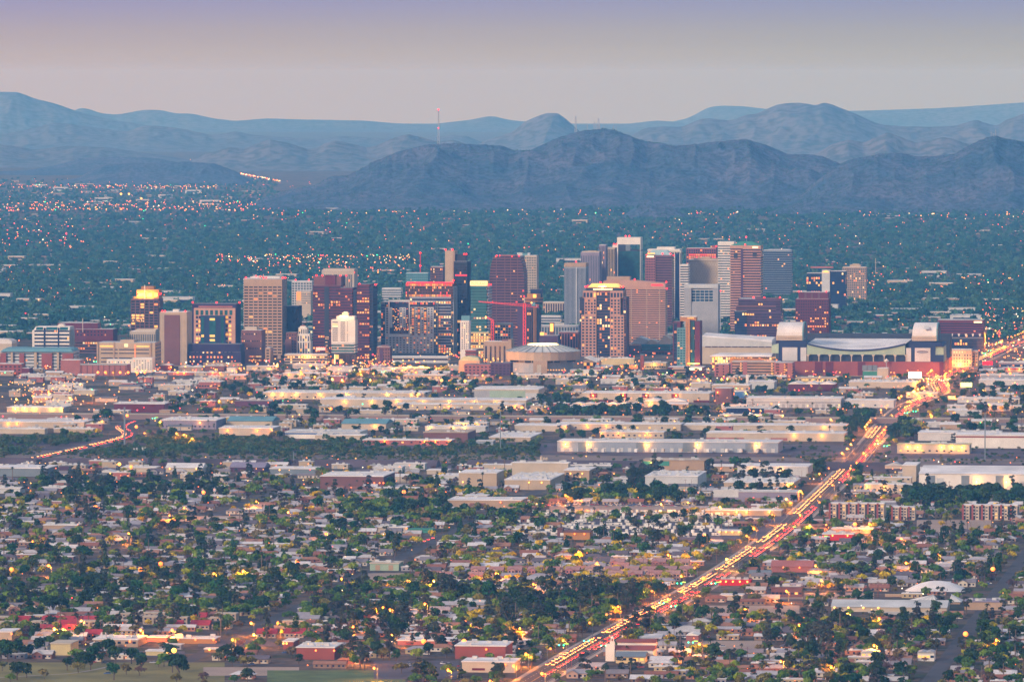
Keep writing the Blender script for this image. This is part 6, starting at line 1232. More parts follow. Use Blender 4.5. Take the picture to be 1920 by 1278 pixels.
for k,(a,b) in MIX.items():
    parts,w,d,h=hmesh(k); cache={}; L_=[]
    for n,mb,loc in parts:
        if id(mb) not in cache: cache[id(mb)]=mb.mesh(n,[{'wall':a,'roof':b,'window':M_WIN,'door':M_DOOR,'garage_door':M_GAR}[n]])
        L_.append((n,cache[id(mb)],loc))
    j=MB(); mm=[a,b,M_WIN,M_DOOR,M_GAR]; ix={'wall':0,'roof':1,'window':2,'door':3,'garage_door':4}
    for n,mb,loc in parts:
        o=len(j.v); j.v+=[(x+loc[0]-w/2,y+loc[1]-d/2,z+loc[2]) for x,y,z in mb.v]; j.f+=[tuple(o+i for i in f) for f in mb.f]; j.m+=[ix[n]]*len(mb.f)
    HK[k]=(L_,w,d,h,j.mesh('house_'+k,mm))
WORD=dict(gable='gabled',front='cross-gabled',hip='hip-roofed',flat='flat-roofed',long='long low',two='two-storey pink',condo='two-storey beige',condor='red-roofed')
HOUSES=[]
def addh(k,X,Y,pad=1.5):
    w,d=HK[k][1:3]; u,v=UV(X,Y)
    for du in(0,w*.5,w):
        for dv in(0,d*.5,d):
            if isocc(u+du,v+dv)==1: return False
    if isocc(u+w/2,v)==2 and random.random()<.5: return False
    occ(u-pad+1,u+w+pad-1,v-1,v+d); HOUSES.append((k,X,Y)); return True
for y,xs in((1067,(1145,1365,20)),(1075,(960,1180,38)),(1082,(880,1300,36)),(1090,(960,1310,36)),(1092,(640,900,60))):
    for x in range(*xs): addh('two',*P(x+random.uniform(-3,3),y+random.uniform(-.6,.6)),pad=1)
for y in(1165,1172,1180,1188,1197):
    x=-20
    while x<545:
        k=random.choice(('condo','condo','condor')); addh(k,*P(x,y+random.uniform(-1,1)),pad=1); x+=random.choice((38,44,52))
for v in ROWS+[2395]:
    for s in(12,-24,36,):
        vv=v+s; u=-900
        while u<900:
            X,Y=XY(u,vv+random.uniform(-3,3)); x,y=PX(X,Y)
            if -60<x<1960 and random.random()<.9: addh(random.choices(('gable','front','hip','flat','long'),(30,20,18,18,14))[0],X,Y)
            u+=random.uniform(19,27)
# ---- generic scatter of stuff (joined mass of small far copies) ----
def stuff_nodes(name,coll):
    g=bpy.data.node_groups.new(name,'GeometryNodeTree'); g.interface.new_socket('Geometry',in_out='INPUT',socket_type='NodeSocketGeometry'); g.interface.new_socket('Geometry',in_out='OUTPUT',socket_type='NodeSocketGeometry')
    n=g.nodes; l=g.links; i=n.new('NodeGroupInput'); o=n.new('NodeGroupOutput'); ip=n.new('GeometryNodeInstanceOnPoints'); ci=n.new('GeometryNodeCollectionInfo'); ci.inputs['Collection'].default_value=coll; ci.inputs['Separate Children'].default_value=True; ci.inputs['Reset Children'].default_value=True
    def at(nm,t): a=n.new('GeometryNodeInputNamedAttribute'); a.data_type=t; a.inputs['Name'].default_value=nm; return a.outputs[0]
    l.new(i.outputs[0],ip.inputs['Points']); l.new(ci.outputs[0],ip.inputs['Instance']); ip.inputs['Pick Instance'].default_value=True
    l.new(at('pick','INT'),ip.inputs['Instance Index']); l.new(at('rot','FLOAT_VECTOR'),ip.inputs['Rotation']); l.new(at('scl','FLOAT_VECTOR'),ip.inputs['Scale']); l.new(ip.outputs[0],o.inputs[0]); return g
def scatter(name,protos,pts):
    """pts: list of (X,Y,Z,proto,rotz,scale)"""
    if not pts: return
    c=bpy.data.collections.new(name+'_kinds')
    for i,me in enumerate(protos): c.objects.link(bpy.data.objects.new('%s_kind_%02d'%(name,i),me))
    a=np.array(pts,float); me=bpy.data.meshes.new(name); me.vertices.add(len(a)); me.vertices.foreach_set('co',np.ascontiguousarray(a[:,:3]).reshape(-1))
    me.attributes.new('pick','INT','POINT').data.foreach_set('value',a[:,3].astype(np.int32))
    r=np.zeros((len(a),3)); r[:,2]=a[:,4]; me.attributes.new('rot','FLOAT_VECTOR','POINT').data.foreach_set('vector',r.reshape(-1))
    s=np.repeat(a[:,5:6],3,1); me.attributes.new('scl','FLOAT_VECTOR','POINT').data.foreach_set('vector',np.ascontiguousarray(s).reshape(-1))
    o=ob(name,me,kind='stuff'); m=o.modifiers.new('scatter','NODES'); m.node_group=stuff_nodes(name,c); return o
# ---- labels that single a thing out ----
LMK=[('mission church',1148,1215),('wide billboard',1177,1191),('gas station',1380,1094),('shell dome',1754,1102),('ribbed tent',1728,1126),('long school',1670,1143),('green shed',724,1064),('school hall',600,1226),('awning shop',920,1252),('park hall',119,1219),('tan school',224,1207),('red restaurant',1573,1008),('orange shop',1085,1005),('lit taqueria',734,994),('flat school',915,946),('dirt field',385,972),('brown barracks',1478,1112),('adobe house',1487,1068),('two-gabled farmhouse',1739,1232),('white cottage',1633,1231),('avenue apartments',1608,958),('lawn path',100,1266),('trailer yard',1220,990),('factory',1003,910),('blank block',903,900),('maroon hall',670,905),('peaked shed',348,882),('brick hall',905,1225),('blue-grey shed',885,1134),('house-shaped shed',202,892),('low roof',103,918),('teal-fronted warehouse',1228,872),('vent-covered works',1430,912),('gabled hall',1830,900),('eastern apartments',1858,960),('avenue bridge',1612,862),('bell tower',1148,1200),('eucalyptus stand',1535,1200),('pink townhouses',1100,1085),('red-roofed condominiums',300,1180),('minor avenue',820,1010),('eastern street',1880,1080),('pink barn',1302,1200),
 ('sage hall',955,740),('maroon storage',1216,745),('dock-door warehouse',1490,756),('lamp-dotted warehouse',800,756),('blue-striped warehouse',610,816),('teal-roofed warehouse',475,795),('road bend',236,815),('grey pole',937,840),('blue-grey warehouse',1255,838),('arena',1019,695),('ballpark',1620,690),('adobe building',396,722),('freeway block',311,777),('cream depot',1752,842),('lime billboard',1812,725),('yellow-washed warehouse',70,768),('red-striped warehouse',1860,828)]
ORD=['first','second','third','fourth','fifth','sixth','seventh','eighth','ninth','tenth','eleventh','twelfth']+['%dth'%i if i%10 not in(1,2,3) or i in(13,) else '%d%s'%(i,{1:'st',2:'nd',3:'rd'}[i%10]) for i in range(13,90)]
def label_all(items):
    """items: list of (obj, description, px, py, category, group)"""
    g={}
    for it in items:
        o,d,x,y,c,gr=it; K=3.0
        A=sorted(LMK,key=lambda l:math.hypot(l[1]-x,K*(l[2]-y)))[0]; best=None; ax=x-A[1]; ay=K*(y-A[2]); la=math.hypot(ax,ay)+1e-6
        for B in LMK:
            bx=B[1]-A[1]; by=K*(B[2]-A[2]); lb=math.hypot(bx,by)
            if B is A or lb<40 or lb>620: continue
            s=1-(ax*bx+ay*by)/(la*lb)+lb/4000
            if best is None or s<best[0]: best=(s,B)
        g.setdefault((d,A[0],best[1][0]),[]).append((la,it))
    for (d,a,b),L_ in g.items():
        L_.sort(key=lambda q:q[0])
        for i,(_,it) in enumerate(L_):
            lab='%s, %sfrom the %s towards the %s'%(d,(ORD[i]+' ') if len(L_)>1 else 'one ',a,b); tag(it[0],lab,it[4],it[5])
ITEMS=[]
# houses: the 300 largest as objects, the rest as one mass
hv=[h for h in HOUSES if -30<PX(h[1],h[2])[0]<1940 and PX(h[1],h[2])[1]<1300]; hv.sort(key=lambda h:h[2]); 
def place_parts(r,L_,skip=()):
    for n,me,loc in L_:
        if n in skip: continue
        o=bpy.data.objects.new(n,me); COL.objects.link(o); o.parent=r; o.location=loc
for i,(k,X,Y) in enumerate(hv[:300]):
    r=bpy.data.objects.new('house',None); COL.objects.link(r); r.location=(X,Y,0); r.rotation_euler=(0,0,-TH+random.choice((0,0,0,.03,-.04))); place_parts(r,HK[k][0])
    lit=random.random()<.22
    if lit: q=MB().octa((HK[k][1]*.6,-1.2,2.5),.32).build('porch_light',M_LAMPO,r)
    x,y=PX(X,Y); ITEMS.append((r,WORD[k]+' house'+(' with porch lamp' if lit else ''),x+8,y,'house','houses south of the river'))
scatter('housing_far_rows',[HK[k][4] for k in MIX],[(X+6,Y+4,0,list(MIX).index(k),-TH,1) for k,X,Y in hv[300:]])
# trees
by={}
for t_ in TREES: by.setdefault(t_[0],[]).append(t_)
LIM=dict(shade=290,mesq=230,verde=130,bare=80,dark=260,euca=120,pine=60,palm=180,date=30)
rest=[]
for sp,L_ in by.items():
    vis=[t_ for t_ in L_ if -15<t_[4]<1935 and t_[5]-6*t_[3]*sc_(t_[5])<1278]; vis.sort(key=lambda q:q[2]/q[3]**.6); hid=set(map(id,vis)); rest+=[t_ for t_ in L_ if id(t_) not in hid and t_[5]<1330]
    for sp_,X,Y,s,x,y in vis[:LIM[sp]]:
        i=random.randrange(len(SP[sp])); cr,tr,w=SP[sp][i]; nm,colr,noun=KN[sp]
        r=bpy.data.objects.new(nm,None); COL.objects.link(r); r.location=(X,Y,0); r.rotation_euler=(0,0,random.uniform(0,6.28)); r.scale=(s,s,s*random.uniform(.9,1.12))
        for n,me in(('trunk',tr),('crown',cr)): o=bpy.data.objects.new(n,me); COL.objects.link(o); o.parent=r
        size='small' if s<.85 else 'large' if s>1.15 else 'middling'
        ITEMS.append((r,' '.join((size+' '+w+' '+colr+' '+noun).split()),x,y,'tree' if sp not in('palm','date') else 'palm','trees between the houses' if y>870 else 'trees among the warehouses'))
    rest+=vis[LIM[sp]:]
kinds=list(SP); pro=[]; idx={}
for sp in kinds:
    for i,(cr,tr,w) in enumerate(SP[sp][:3]):
        idx[(sp,i)]=len(pro)
        if sp in('palm','date'): me=bpy.data.meshes.new('t'); j=MB(); 
        j=MB(); j.v=[tuple(v.co) for v in cr.vertices]; j.f=[tuple(p.vertices) for p in cr.polygons]; j.m=[0]*len(j.f)
        keep=1 if sp in('palm','date') else 2
        if keep==2: j.f=j.f[::2]; j.m=j.m[::2]; used=sorted({a for f in j.f for a in f}); mp={a:b for b,a in enumerate(used)}; c0=len(used); ctr=None; j.v=[j.v[a] for a in used]; j.f=[tuple(mp[a] for a in f) for f in j.f]; j.v=[tuple(cc+(vv-cc)*1.35 for vv,cc in zip(j.v[q],[sum(j.v[(q//4)*4+e][ax] for e in range(4))/4 for ax in range(3)])) for q in range(len(j.v))]
        o_=len(j.v); j.v+=[tuple(v.co) for v in tr.vertices]; j.f+=[tuple(o_+a for a in p.vertices) for p in tr.polygons]; j.m+=[1]*len(tr.polygons)
        pro.append(j.mesh('tree_kind',[cr.materials[0],tr.materials[0]]))
scatter('tree_cover',pro,[(X,Y,0,idx[(sp,random.randrange(min(3,len(SP[sp]))))],random.uniform(0,6.28),s) for sp,X,Y,s,x,y in rest])
# riverside brush
br=[crown_mesh('brush',lobes_for('shade',50+i),110,.85,LM['brush'],60+i) for i in range(4)]+[crown_mesh('brush',lobes_for('mesq',80+i),90,.8,LM['mesq'],90+i) for i in range(2)]
pts=[]
for _ in range(9000):
    x=random.uniform(-30,1950); y=random.uniform(812,872); X,Y=P(x,y); u,v=UV(X,Y)
    if v<2560 or v>3120 or isocc(u,v)==1: continue
    d=1.0 if x<1010 else .10
    if 835<y<848 and x<280: d=.25
    if 848<y<866 and x>330: d*=.75
    if x>1500: d=.3
    if isocc(u,v)==2: d*=.15
    if random.random()>d: continue
    s=random.uniform(.6,1.25)*(1.0 if x<1010 and y<858 else .55); pts.append((X,Y,-1.2*s,random.randrange(6) if y>856 or random.random()<.2 else random.randrange(4),random.uniform(0,6.28),s))
scatter('riverside_brush',br,pts)
# the wooded north: far tree cover
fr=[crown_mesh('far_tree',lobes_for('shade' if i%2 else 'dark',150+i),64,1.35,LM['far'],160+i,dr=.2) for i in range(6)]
pts=[]
Y=9950.
rng=np.random.RandomState(5)
for _ in range(52000):
    y=398+ (640-398)*rng.rand()**.85; x=rng.uniform(-60,1980); X,Yy=P(x,y); yy=y
    d=.55+.9*vnoise(np.array([X/260.]),np.array([Yy/900.]),3)[0]
    d*= .9 if yy<470 else .75
    u,v=UV(X,Yy)
    if v<4200*2 and isocc(u,v)==1: continue
    if yy>600 and 60<x<1850: d*=.35
    if rng.rand()>d*1.1: continue
    pts.append((X,Yy,-.8,rng.randint(6),rng.uniform(0,6.28),rng.uniform(.75,1.5)*(1.0 if yy>470 else 1.1)))
for _ in range(12000):
    y=336+62*rng.rand()**.7; x=rng.uniform(-60,1980)
    if x>640 and y<384: continue
    if 520<x<=640 and y<362: continue
    if rng.rand()<.35: continue
    X,Yy=P(x,y); pts.append((X,Yy,-.8,rng.randint(6),rng.uniform(0,6.28),rng.uniform(.9,1.6)))
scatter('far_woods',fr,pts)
# desert scrub, foothill trees and houses on the slopes
pts=[]
for gi,n_ in((0,9000),(1,5200),(2,300),(3,900)):
    G=MG[gi]; ny_,nx_,_k=G.shape
    for _ in range(n_):
        j=int(ny_*rng.rand()*.97); i=rng.randint(nx_-1); t_=rng.rand(); p=G[j,i]*(1-t_)+G[j,i+1]*t_
        if p[2]<0: continue
        s_=rng.uniform(.22,.5) if j>ny_*.16 else rng.uniform(.4,1.1)
        pts.append((p[0],p[1],p[2]-.6,rng.randint(6),rng.uniform(0,6.28),s_))
    for _ in range(n_//6):
        j=int(ny_*.13*rng.rand()**1.3); i=rng.randint(nx_-1); p=G[j,i]; pts.append((p[0],p[1],p[2]-.6,rng.randint(6),rng.uniform(0,6.28),rng.uniform(.7,1.3)))
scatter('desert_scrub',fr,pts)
# far low buildings between the trees
def lowb(w,d,h,wc,rc): return MB().box(-w/2,w/2,-d/2,d/2,0,h,0).box(-w/2-.5,w/2+.5,-d/2-.5,d/2+.5,h,h+.6,1).box(-w*.4,w*.4,-d/2-.15,-d/2+.1,h*.35,h*.7,2).mesh('low_building',[M(wc),M(rc),M('glass_navy')])
lb_=[lowb(26,20,5,'tan','roofg'),lowb(48,30,6,'grey','roofg'),lowb(18,14,4,'tan','roofg'),lowb(40,24,9,'beige','roofw'),lowb(60,30,7,'tan','roofg'),lowb(30,18,6,'rose','roofw'),lowb(50,22,12,'pale','roofg')]
pts=[]
for _ in range(700):
    y=rng.choice([rng.uniform(384,404),rng.uniform(480,640),rng.uniform(404,480),rng.uniform(560,640)],p=[.07,.40,.11,.42]); x=rng.uniform(-40,1960); X,Yy=P(x,y); u,v=UV(X,Yy)
    if isocc(u,v)==1 or (y<384 and x>500): continue
    pts.append((X,Yy,0,rng.choice(7,p=[.34,.08,.34,.08,.02,.10,.04]),-TH,rng.uniform(.8,1.2)))
for _ in range(45):
    y=rng.uniform(336,384); x=rng.uniform(-40,520); X,Yy=P(x,y); pts.append((X,Yy,0,rng.choice(7),-TH,rng.uniform(.8,1.2)))
for gi,n_ in((0,60),(1,46)):
    G=MG[gi]
    for _ in range(n_): j=int(G.shape[0]*.12*rng.rand()); i=rng.randint(G.shape[1]-1); p=G[j,i]; pts.append((p[0],p[1],p[2]-1,rng.choice((0,2)),-TH,rng.uniform(.6,1.)))
scatter('low_building_cover',lb_,pts)
# ================= small workshops between the warehouses =================
WS=[]
for (w_,d_,h_,wc,rc,gb) in((16,12,4.2,'cream','roofw',0),(22,14,5,'tan','roofw',1),(12,10,3.6,'brown','roofg',0),(30,16,5.5,'pale','roofw',0),(18,12,6.5,'rose','roofw',0),(26,12,4,'cream','roofd',1),(14,12,7,'beige','roofg',0),(40,18,6,'cream','roofw',0)):
    L_=[('wall',MB().box(0,w_,0,d_,0,h_).mesh('wall',[M(wc)]),(0,0,0))]
    L_.append(('roof',(MB().prismx([(-.5,h_),(d_/2,h_+2),(d_+.5,h_),(d_+.5,h_+.2),(d_/2,h_+2.3),(-.5,h_+.2)],-.5,w_+.5) if gb else MB().box(-.4,w_+.4,-.4,d_+.4,h_,h_+.5)).mesh('roof',[M(rc)]),(0,0,0)))
    dm=MB().box(-1.7,1.7,-.12,.1,0,3).mesh('roller_door',[M('grey')]); wm=MB().box(-1,1,-.12,.1,0,1.3).mesh('window',[M('glass_navy')]); um=MB().box(-1.2,1.2,-1,1,0,1.4).mesh('roof_unit',[M('pale')])
    for i in range(max(1,int(w_/12))): L_.append(('roller_door',dm,(4+i*9,0,.1)))
    for i in range(max(1,int(w_/14))): L_.append(('window',wm,(w_-2.5-i*5,0,h_-2)))
    if not gb: L_+=[('roof_unit',um,(w_*.3,d_*.5,h_+.5)),('roof_unit',um,(w_*.7,d_*.4,h_+.5))]
    WS.append((w_,d_,L_,'%s %s workshop'%({'cream':'cream','tan':'tan','brown':'brown','pale':'pale grey','rose':'rose','beige':'beige'}[wc],'gabled' if gb else {16:'flat-roofed',12:'tiny',30:'long',18:'tall',14:'boxy',40:'very long'}[w_])))
bulbm=MB().octa((0,0,0),.5).mesh('wall_lamp',[M_LAMPO]); bulby=MB().octa((0,0,0),.5).mesh('wall_lamp',[M_LAMPY])
n=0
for _ in range(9000):
    if n>=285: break
    y=random.choice((random.uniform(694,735),random.uniform(694,735),random.uniform(735,780),random.uniform(792,812),random.uniform(868,935),random.uniform(868,935),random.uniform(894,930))); x=random.uniform(-10,1915); X,Y=P(x,y); k=random.randrange(8); w_,d_,L_,ds=WS[k]; u,v=UV(X,Y)
    if 2555<v<3085 or any(isocc(u+a,v+b)==1 for a in(-2,w_/2,w_+2) for b in(-3,d_/2,d_+3)): continue
    if isocc(u+w_/2,v)==2 and random.random()<.75: continue
    occ(u-1,u+w_+1,v-1,v+d_+1); n+=1
    r=bpy.data.objects.new('workshop',None); COL.objects.link(r); r.location=(X,Y,0); r.rotation_euler=(0,0,-TH); place_parts(r,L_)
    if random.random()<.34:
        ds+=' with lamp'; o=ob('wall_lamp',random.choice((bulbm,bulbm,bulby)),r); o.location=(w_*.5,-1,min(h_,4))
    ITEMS.append((r,ds,x+8,y,'workshop','workshops among the warehouses'))
# ================= lamps =================
pm=MB().cyl(0,0,.16,0,9,6,r2=.1).mesh('pole',[M('slate')]); am=MB().bar((0,0,8.8),(-1.8,-.6,9.3),.14).mesh('arm',[M('slate')]); hm=MB().box(-2.4,-1.4,-.85,-.4,9.2,9.45).mesh('lamp_head',[M('grey')])
def bulb(r,m): return MB().ball((-1.9,-.62,9.0),r*.85).mesh('bulb',[m])
BU={'s':bulb(2.0,M_BULB),'m':bulb(.95,M_BULB),'y':bulb(.95,M_BULBY),'Y':bulb(2.0,M_BULBY),'w':bulb(.35,M_BULBW)}
COLR={'s':(1,.25,.012),'m':(1,.27,.015),'y':(1,.35,.04),'Y':(1,.42,.06),'w':(1,.85,.6)}; NMC={'s':'very bright orange','m':'orange','y':'yellow','Y':'very bright yellow','w':'white'}
nlamp=[0]; LAMPS=[]
def street_lamp(X,Y,k='m',e=0,h=1.,gr='street lamps'):
    for (a,b) in LAMPS:
        if abs(a-X)<4 and abs(b-Y)<9: return
    LAMPS.append((X,Y)); r=bpy.data.objects.new('street_lamp',None); COL.objects.link(r); r.location=(X,Y,0); r.rotation_euler=(0,0,random.choice((0,3.14,-TH,1.2))if e==0 else 0); r.scale=(1,1,h)
    place_parts(r,[('pole',pm,(0,0,0)),('arm',am,(0,0,0)),('lamp_head',hm,(0,0,0)),('bulb',BU[k],(0,0,0))])
    if e: l=lamp_light(-1.9,-.8,8.3,e,COLR[k],.5); l.parent=r
    x,y=PX(X,Y); ITEMS.append((r,NMC[k]+' street lamp',x,y,'street lamp',gr))
HL="794,1203,s 870,1203,s 676,1222,m 701,1253,m 557,1053,s 300,1057,s 262,1068,s 757,922,s 986,1226,m 718,1139,m 731,1143,m 796,1132,m 872,1165,m 974,1178,m 1284,1215,m 1312,1207,m 1812,1189,s 1541,1088,m 1863,1067,s 1604,983,s 1631,981,m 1550,984,m 1519,985,y 1085,1034,m 1253,1040,m 1363,1048,y 1475,1108,m 813,1089,y 764,1089,m 325,1220,Y 475,1190,y 520,1168,m 470,1168,m 322,1181,m 262,1181,m 100,1179,y 117,1180,y 151,1164,y 435,1199,m 579,1207,y 178,950,s 381,923,s 345,952,m 317,966,m 223,870,Y 245,875,s 206,888,y 676,938,s 828,713,Y 872,714,Y 183,698,s 197,698,s 211,698,m 225,698,s 240,698,s 257,699,s 271,698,s 333,698,s 412,700,m 564,697,s 677,702,m 641,712,y 623,710,y 694,712,y 620,766,s 978,763,m 238,779,s 1558,786,y 1375,738,s 1346,740,y 1357,756,m 1287,727,m 1720,716,Y 1895,700,s 1867,620,m 1884,612,m 1850,655,m 1876,640,m 1745,777,m 1790,775,s 1815,752,y 1448,700,m 1246,722,m 1100,716,m 1030,722,m 960,700,m 905,703,y 700,700,m 745,706,m 780,698,s 590,706,m 505,690,m 520,682,y 480,700,m 448,690,m 150,720,y 120,722,y 90,735,y 60,742,y 130,745,y 30,748,y 170,741,m 300,790,m 190,790,m 255,800,s 270,812,m 330,812,m 345,815,m 360,822,m 1320,1003,m 1440,1005,y 1655,1000,m 1690,1010,m 1240,945,y 1290,942,y 1350,950,y 1475,935,y 1060,928,m 1090,938,m 1120,1055,m 1320,1085,s 1398,1142,m 1590,1150,y 1650,1160,m 1500,1172,m 1000,1095,m 930,1075,m 640,1085,m 455,1070,m 400,1075,m 90,1060,m 20,1068,s 60,1015,m 240,1000,m 610,1000,m 540,960,m 480,940,m 1530,1060,m 1700,1055,m 1760,1040,m 1640,1210,m 1560,1250,m 1870,1200,m 1465,1240,m 840,1256,m 735,1190,m 662,1175,m"
for i,s_ in enumerate(HL.split()):
    x,y,k=s_.split(','); x,y=float(x),float(y); g=y
    for _ in range(4): g=y+9.0*sc_(g)
    X,Y=P(x+1.9*sc_(g),g); e={'s':130000,'m':36000,'y':26000,'Y':60000}[k]; street_lamp(X,Y,k,e)
# along the avenue and the minor streets
for i,(p0,p1) in enumerate(zip(AVS[:-1],AVS[1:])):
    l=math.hypot(p1[0]-p0[0],p1[1]-p0[1]); q=max(1,int(l/75))
    for j in range(q):
        for sd in(-11.8,11.8):
            if random.random()<.55: X=p0[0]+(p1[0]-p0[0])*(j+random.random()*.5)/q+sd; Y=p0[1]+(p1[1]-p0[1])*(j+.2)/q; street_lamp(X,Y,'m',26000 if random.random()<.8 else 0,gr='street lamps along the avenue')
for _ in range(75):
    v=random.choice(ROWS); u=random.uniform(-500,600); X,Y=XY(u,v+5.5); x,y=PX(X,Y)
    if 0<x<1920 and isocc(u,v+9)!=2 and len(LAMPS)<262: street_lamp(X,Y,random.choice('mmmy'),0 if random.random()<.25 else 24000,.85)
for _ in range(400):
    if len(LAMPS)>298: break
    v=random.choice((4560,4760,4930,4930,5060,3860,4260)); u=random.uniform(-900,1100); X,Y=XY(u,v-8); x,y=PX(X,Y)
    if 60<x<1900 and not 915<x<1125: street_lamp(X,Y,random.choice('mmmy'),75000,gr='street lamps downtown')
# ================= vehicles =================
M_CARP=mat('car_paint',(.4,.4,.42),rough=.35,spec=.5,hue=[(.62,.62,.62),(.10,.11,.14),(.35,.36,.38),(.30,.03,.04),(.04,.09,.22),(.55,.53,.48),(.03,.03,.035)]); M_TY=mat('tyre',(.02,.02,.02)); M_HL=mat('headlight_on',(1,.9,.7),emit=3.0,ec=(1,.33,.025)); M_TL=mat('taillight_on',(.6,.02,.02),emit=3,ec=(1,.02,.015)); M_HLO=mat('headlight_off',(.6,.6,.6),rough=.2); M_TLO=mat('taillight_off',(.25,.02,.02))
CB=MB().hexa([(-.9,-2.3,.35),(.9,-2.3,.35),(.9,2.3,.35),(-.9,2.3,.35),(-.88,-2.2,.95),(.88,-2.2,.95),(.88,2.25,1.0),(-.88,2.25,1.0)]).mesh('body',[M_CARP]); CC=MB().frus(-.8,.8,-1.2,1.9,.96,1.5,.16,.55).mesh('cabin',[M('glass_navy')]); CT=MB().box(-.68,.68,-.5,1.2,1.5,1.56).mesh('roof_panel',[M_CARP])
WH=MB(); 
for i in range(8): a=i*math.pi/4; b=(i+1)*math.pi/4; WH.poly([(0,0,0),(0,.33*math.cos(a),.33*math.sin(a)),(0,.33*math.cos(b),.33*math.sin(b))]); WH.poly([(.2,.33*math.cos(a),.33*math.sin(a)),(.2,.33*math.cos(b),.33*math.sin(b)),(0,.33*math.cos(b),.33*math.sin(b)),(0,.33*math.cos(a),.33*math.sin(a))])
WH=WH.mesh('wheel',[M_TY])
HLm={True:MB().box(-.36,.36,-.08,.02,-.26,.26).mesh('headlight',[M_HL]),False:MB().box(-.2,.2,-.05,.02,-.1,.1).mesh('headlight',[M_HLO])}; TLm={True:MB().box(-.36,.36,-.02,.08,-.22,.22).mesh('taillight',[M_TL]),False:MB().box(-.18,.18,-.02,.05,-.1,.1).mesh('taillight',[M_TLO])}
CLIST=lambda on,wh: [('body',CB,(0,0,0)),('cabin',CC,(0,0,0)),('roof_panel',CT,(0,0,0)),('headlight',HLm[on],(-.6,-2.3,.72)),('headlight',HLm[on],(.6,-2.3,.72)),('taillight',TLm[on],(-.62,2.3,.8)),('taillight',TLm[on],(.62,2.3,.8))]+([('wheel',WH,(sx*.9-(.1 if sx<0 else .1),sy,.33)) for sx in(-1,1) for sy in(-1.4,1.4)] if wh else [])
CARS=[]
def car(X,Y,rz,on,gr,ds,wh=False): CARS.append((X,Y,rz,on,gr,ds,wh))
def car_(X,Y,rz,on,gr,ds,wh=False):
    r=bpy.data.objects.new('car',None); COL.objects.link(r); r.location=(X,Y,.36 if on else .2); r.rotation_euler=(0,0,rz); place_parts(r,CLIST(on,wh)); x,y=PX(X,Y); ITEMS.append((r,ds,x,y,'car',gr))
def along(path,Ya,Yb,step,offs,rev,gr,ds,jit=.35):
    acc=0
    for (x0,y0),(x1,y1) in zip(path[:-1],path[1:]):
        l=math.hypot(x1-x0,y1-y0)
        if l<1e-3: continue
        dx,dy=(x1-x0)/l,(y1-y0)/l
        while acc<l:
            X=x0+dx*acc; Y=y0+dy*acc
            if Ya<Y<Yb:
                for o_ in offs:
                    if random.random()<.9: q=random.uniform(-jit,jit)*step; car(X+dy*o_+dx*q,Y-dx*o_+dy*q,math.atan2(dy,dx)-math.pi/2+(math.pi if rev else 0),True,gr,ds,Y<5300)
            acc+=step
        acc-=l
DS='oncoming car with headlights'; DN='car showing red tail lights'
yy=lambda y:FPX/sc_(y)
# model faces -y when heading south; headlights at local -y
for a,b,st,of in((1250,1199,9,(-3.2,-7.2)),(1190,1126,9,(-3.2,-7.2)),(1112,1076,9,(-3.2,-7.2)),(1070,1028,10,(-3.2,-7.2)),(1018,985,10,(-3.2,-7.2)),(965,903,12,(-3.2,-7.2)),(900,872,13,(-3.2,-7.2)),(822,800,14,(-3.2,-7.2)),(756,700,13,(-3.2,-7.2)),(680,650,14,(-3.2,-7.2))): along(AVS,yy(a),yy(b),st,of,False,'cars on the avenue',DS)
for a,b,st,of in((1270,1225,16,(3.2,)),(1222,1165,14,(3.2,7.2)),(1150,1112,16,(3.2,7.2)),(1100,1076,14,(3.2,7.2)),(1045,990,13,(3.2,7.2)),(985,950,20,(3.2,7.2)),(905,855,18,(3.2,7.2)),(850,800,18,(3.2,7.2)),(790,745,20,(3.2,7.2)),(735,690,20,(3.2,7.2)),(672,640,34,(3.2,))): along(AVS,yy(a),yy(b),st,of,True,'cars on the avenue',DN)
along(WR,yy(872),yy(838),12,(-3.5,),False,'cars on the western road',DS); along(WR,yy(835),yy(800),10,(-3.5,-6.5),False,'cars on the western road',DS); along(WR,yy(868),yy(790),18,(3.5,),True,'cars on the western road',DN)
for x,y in((795,1017),(803,1014),(812,1011),(1020,951),(1030,949)): X,Y=P(x,y); car(X,Y,-TH+math.pi,True,'cars on the minor avenue','car with red tail lights')
# parked cars
np_=0
for _ in range(4000):
    if np_>=130: break
    y=random.uniform(960,1276); x=random.uniform(0,1915); X,Y=P(x,y); u,v=UV(X,Y)
    row=min(ROWS,key=lambda q:abs(q-v)); v=row+random.choice((-3.6,3.6)); X,Y=XY(u,v); x,y=PX(X,Y)
    if abs(u)<30 or isocc(u,v+8)==1 and random.random()<.3: continue
    np_+=1; car(X,Y,-TH+math.pi/2+random.choice((0,math.pi)),False,'parked cars','parked car at the kerb')
for (x0,x1,y0,y1,n_,ds) in((1040,1290,946,951,60,'parked car in the wrecking yard'),(120,470,902,907,40,'parked truck-yard car'),(700,860,1246,1252,10,'car in the shop lot'),(1225,1330,1196,1199,12,'car parked under the fan palms')):
    for i in range(n_):
        X,Y=P(random.uniform(x0,x1),random.uniform(y0,y1)); car(X,Y,random.choice((-TH,-TH+math.pi,-TH+1.57)),False,'parked cars',ds)
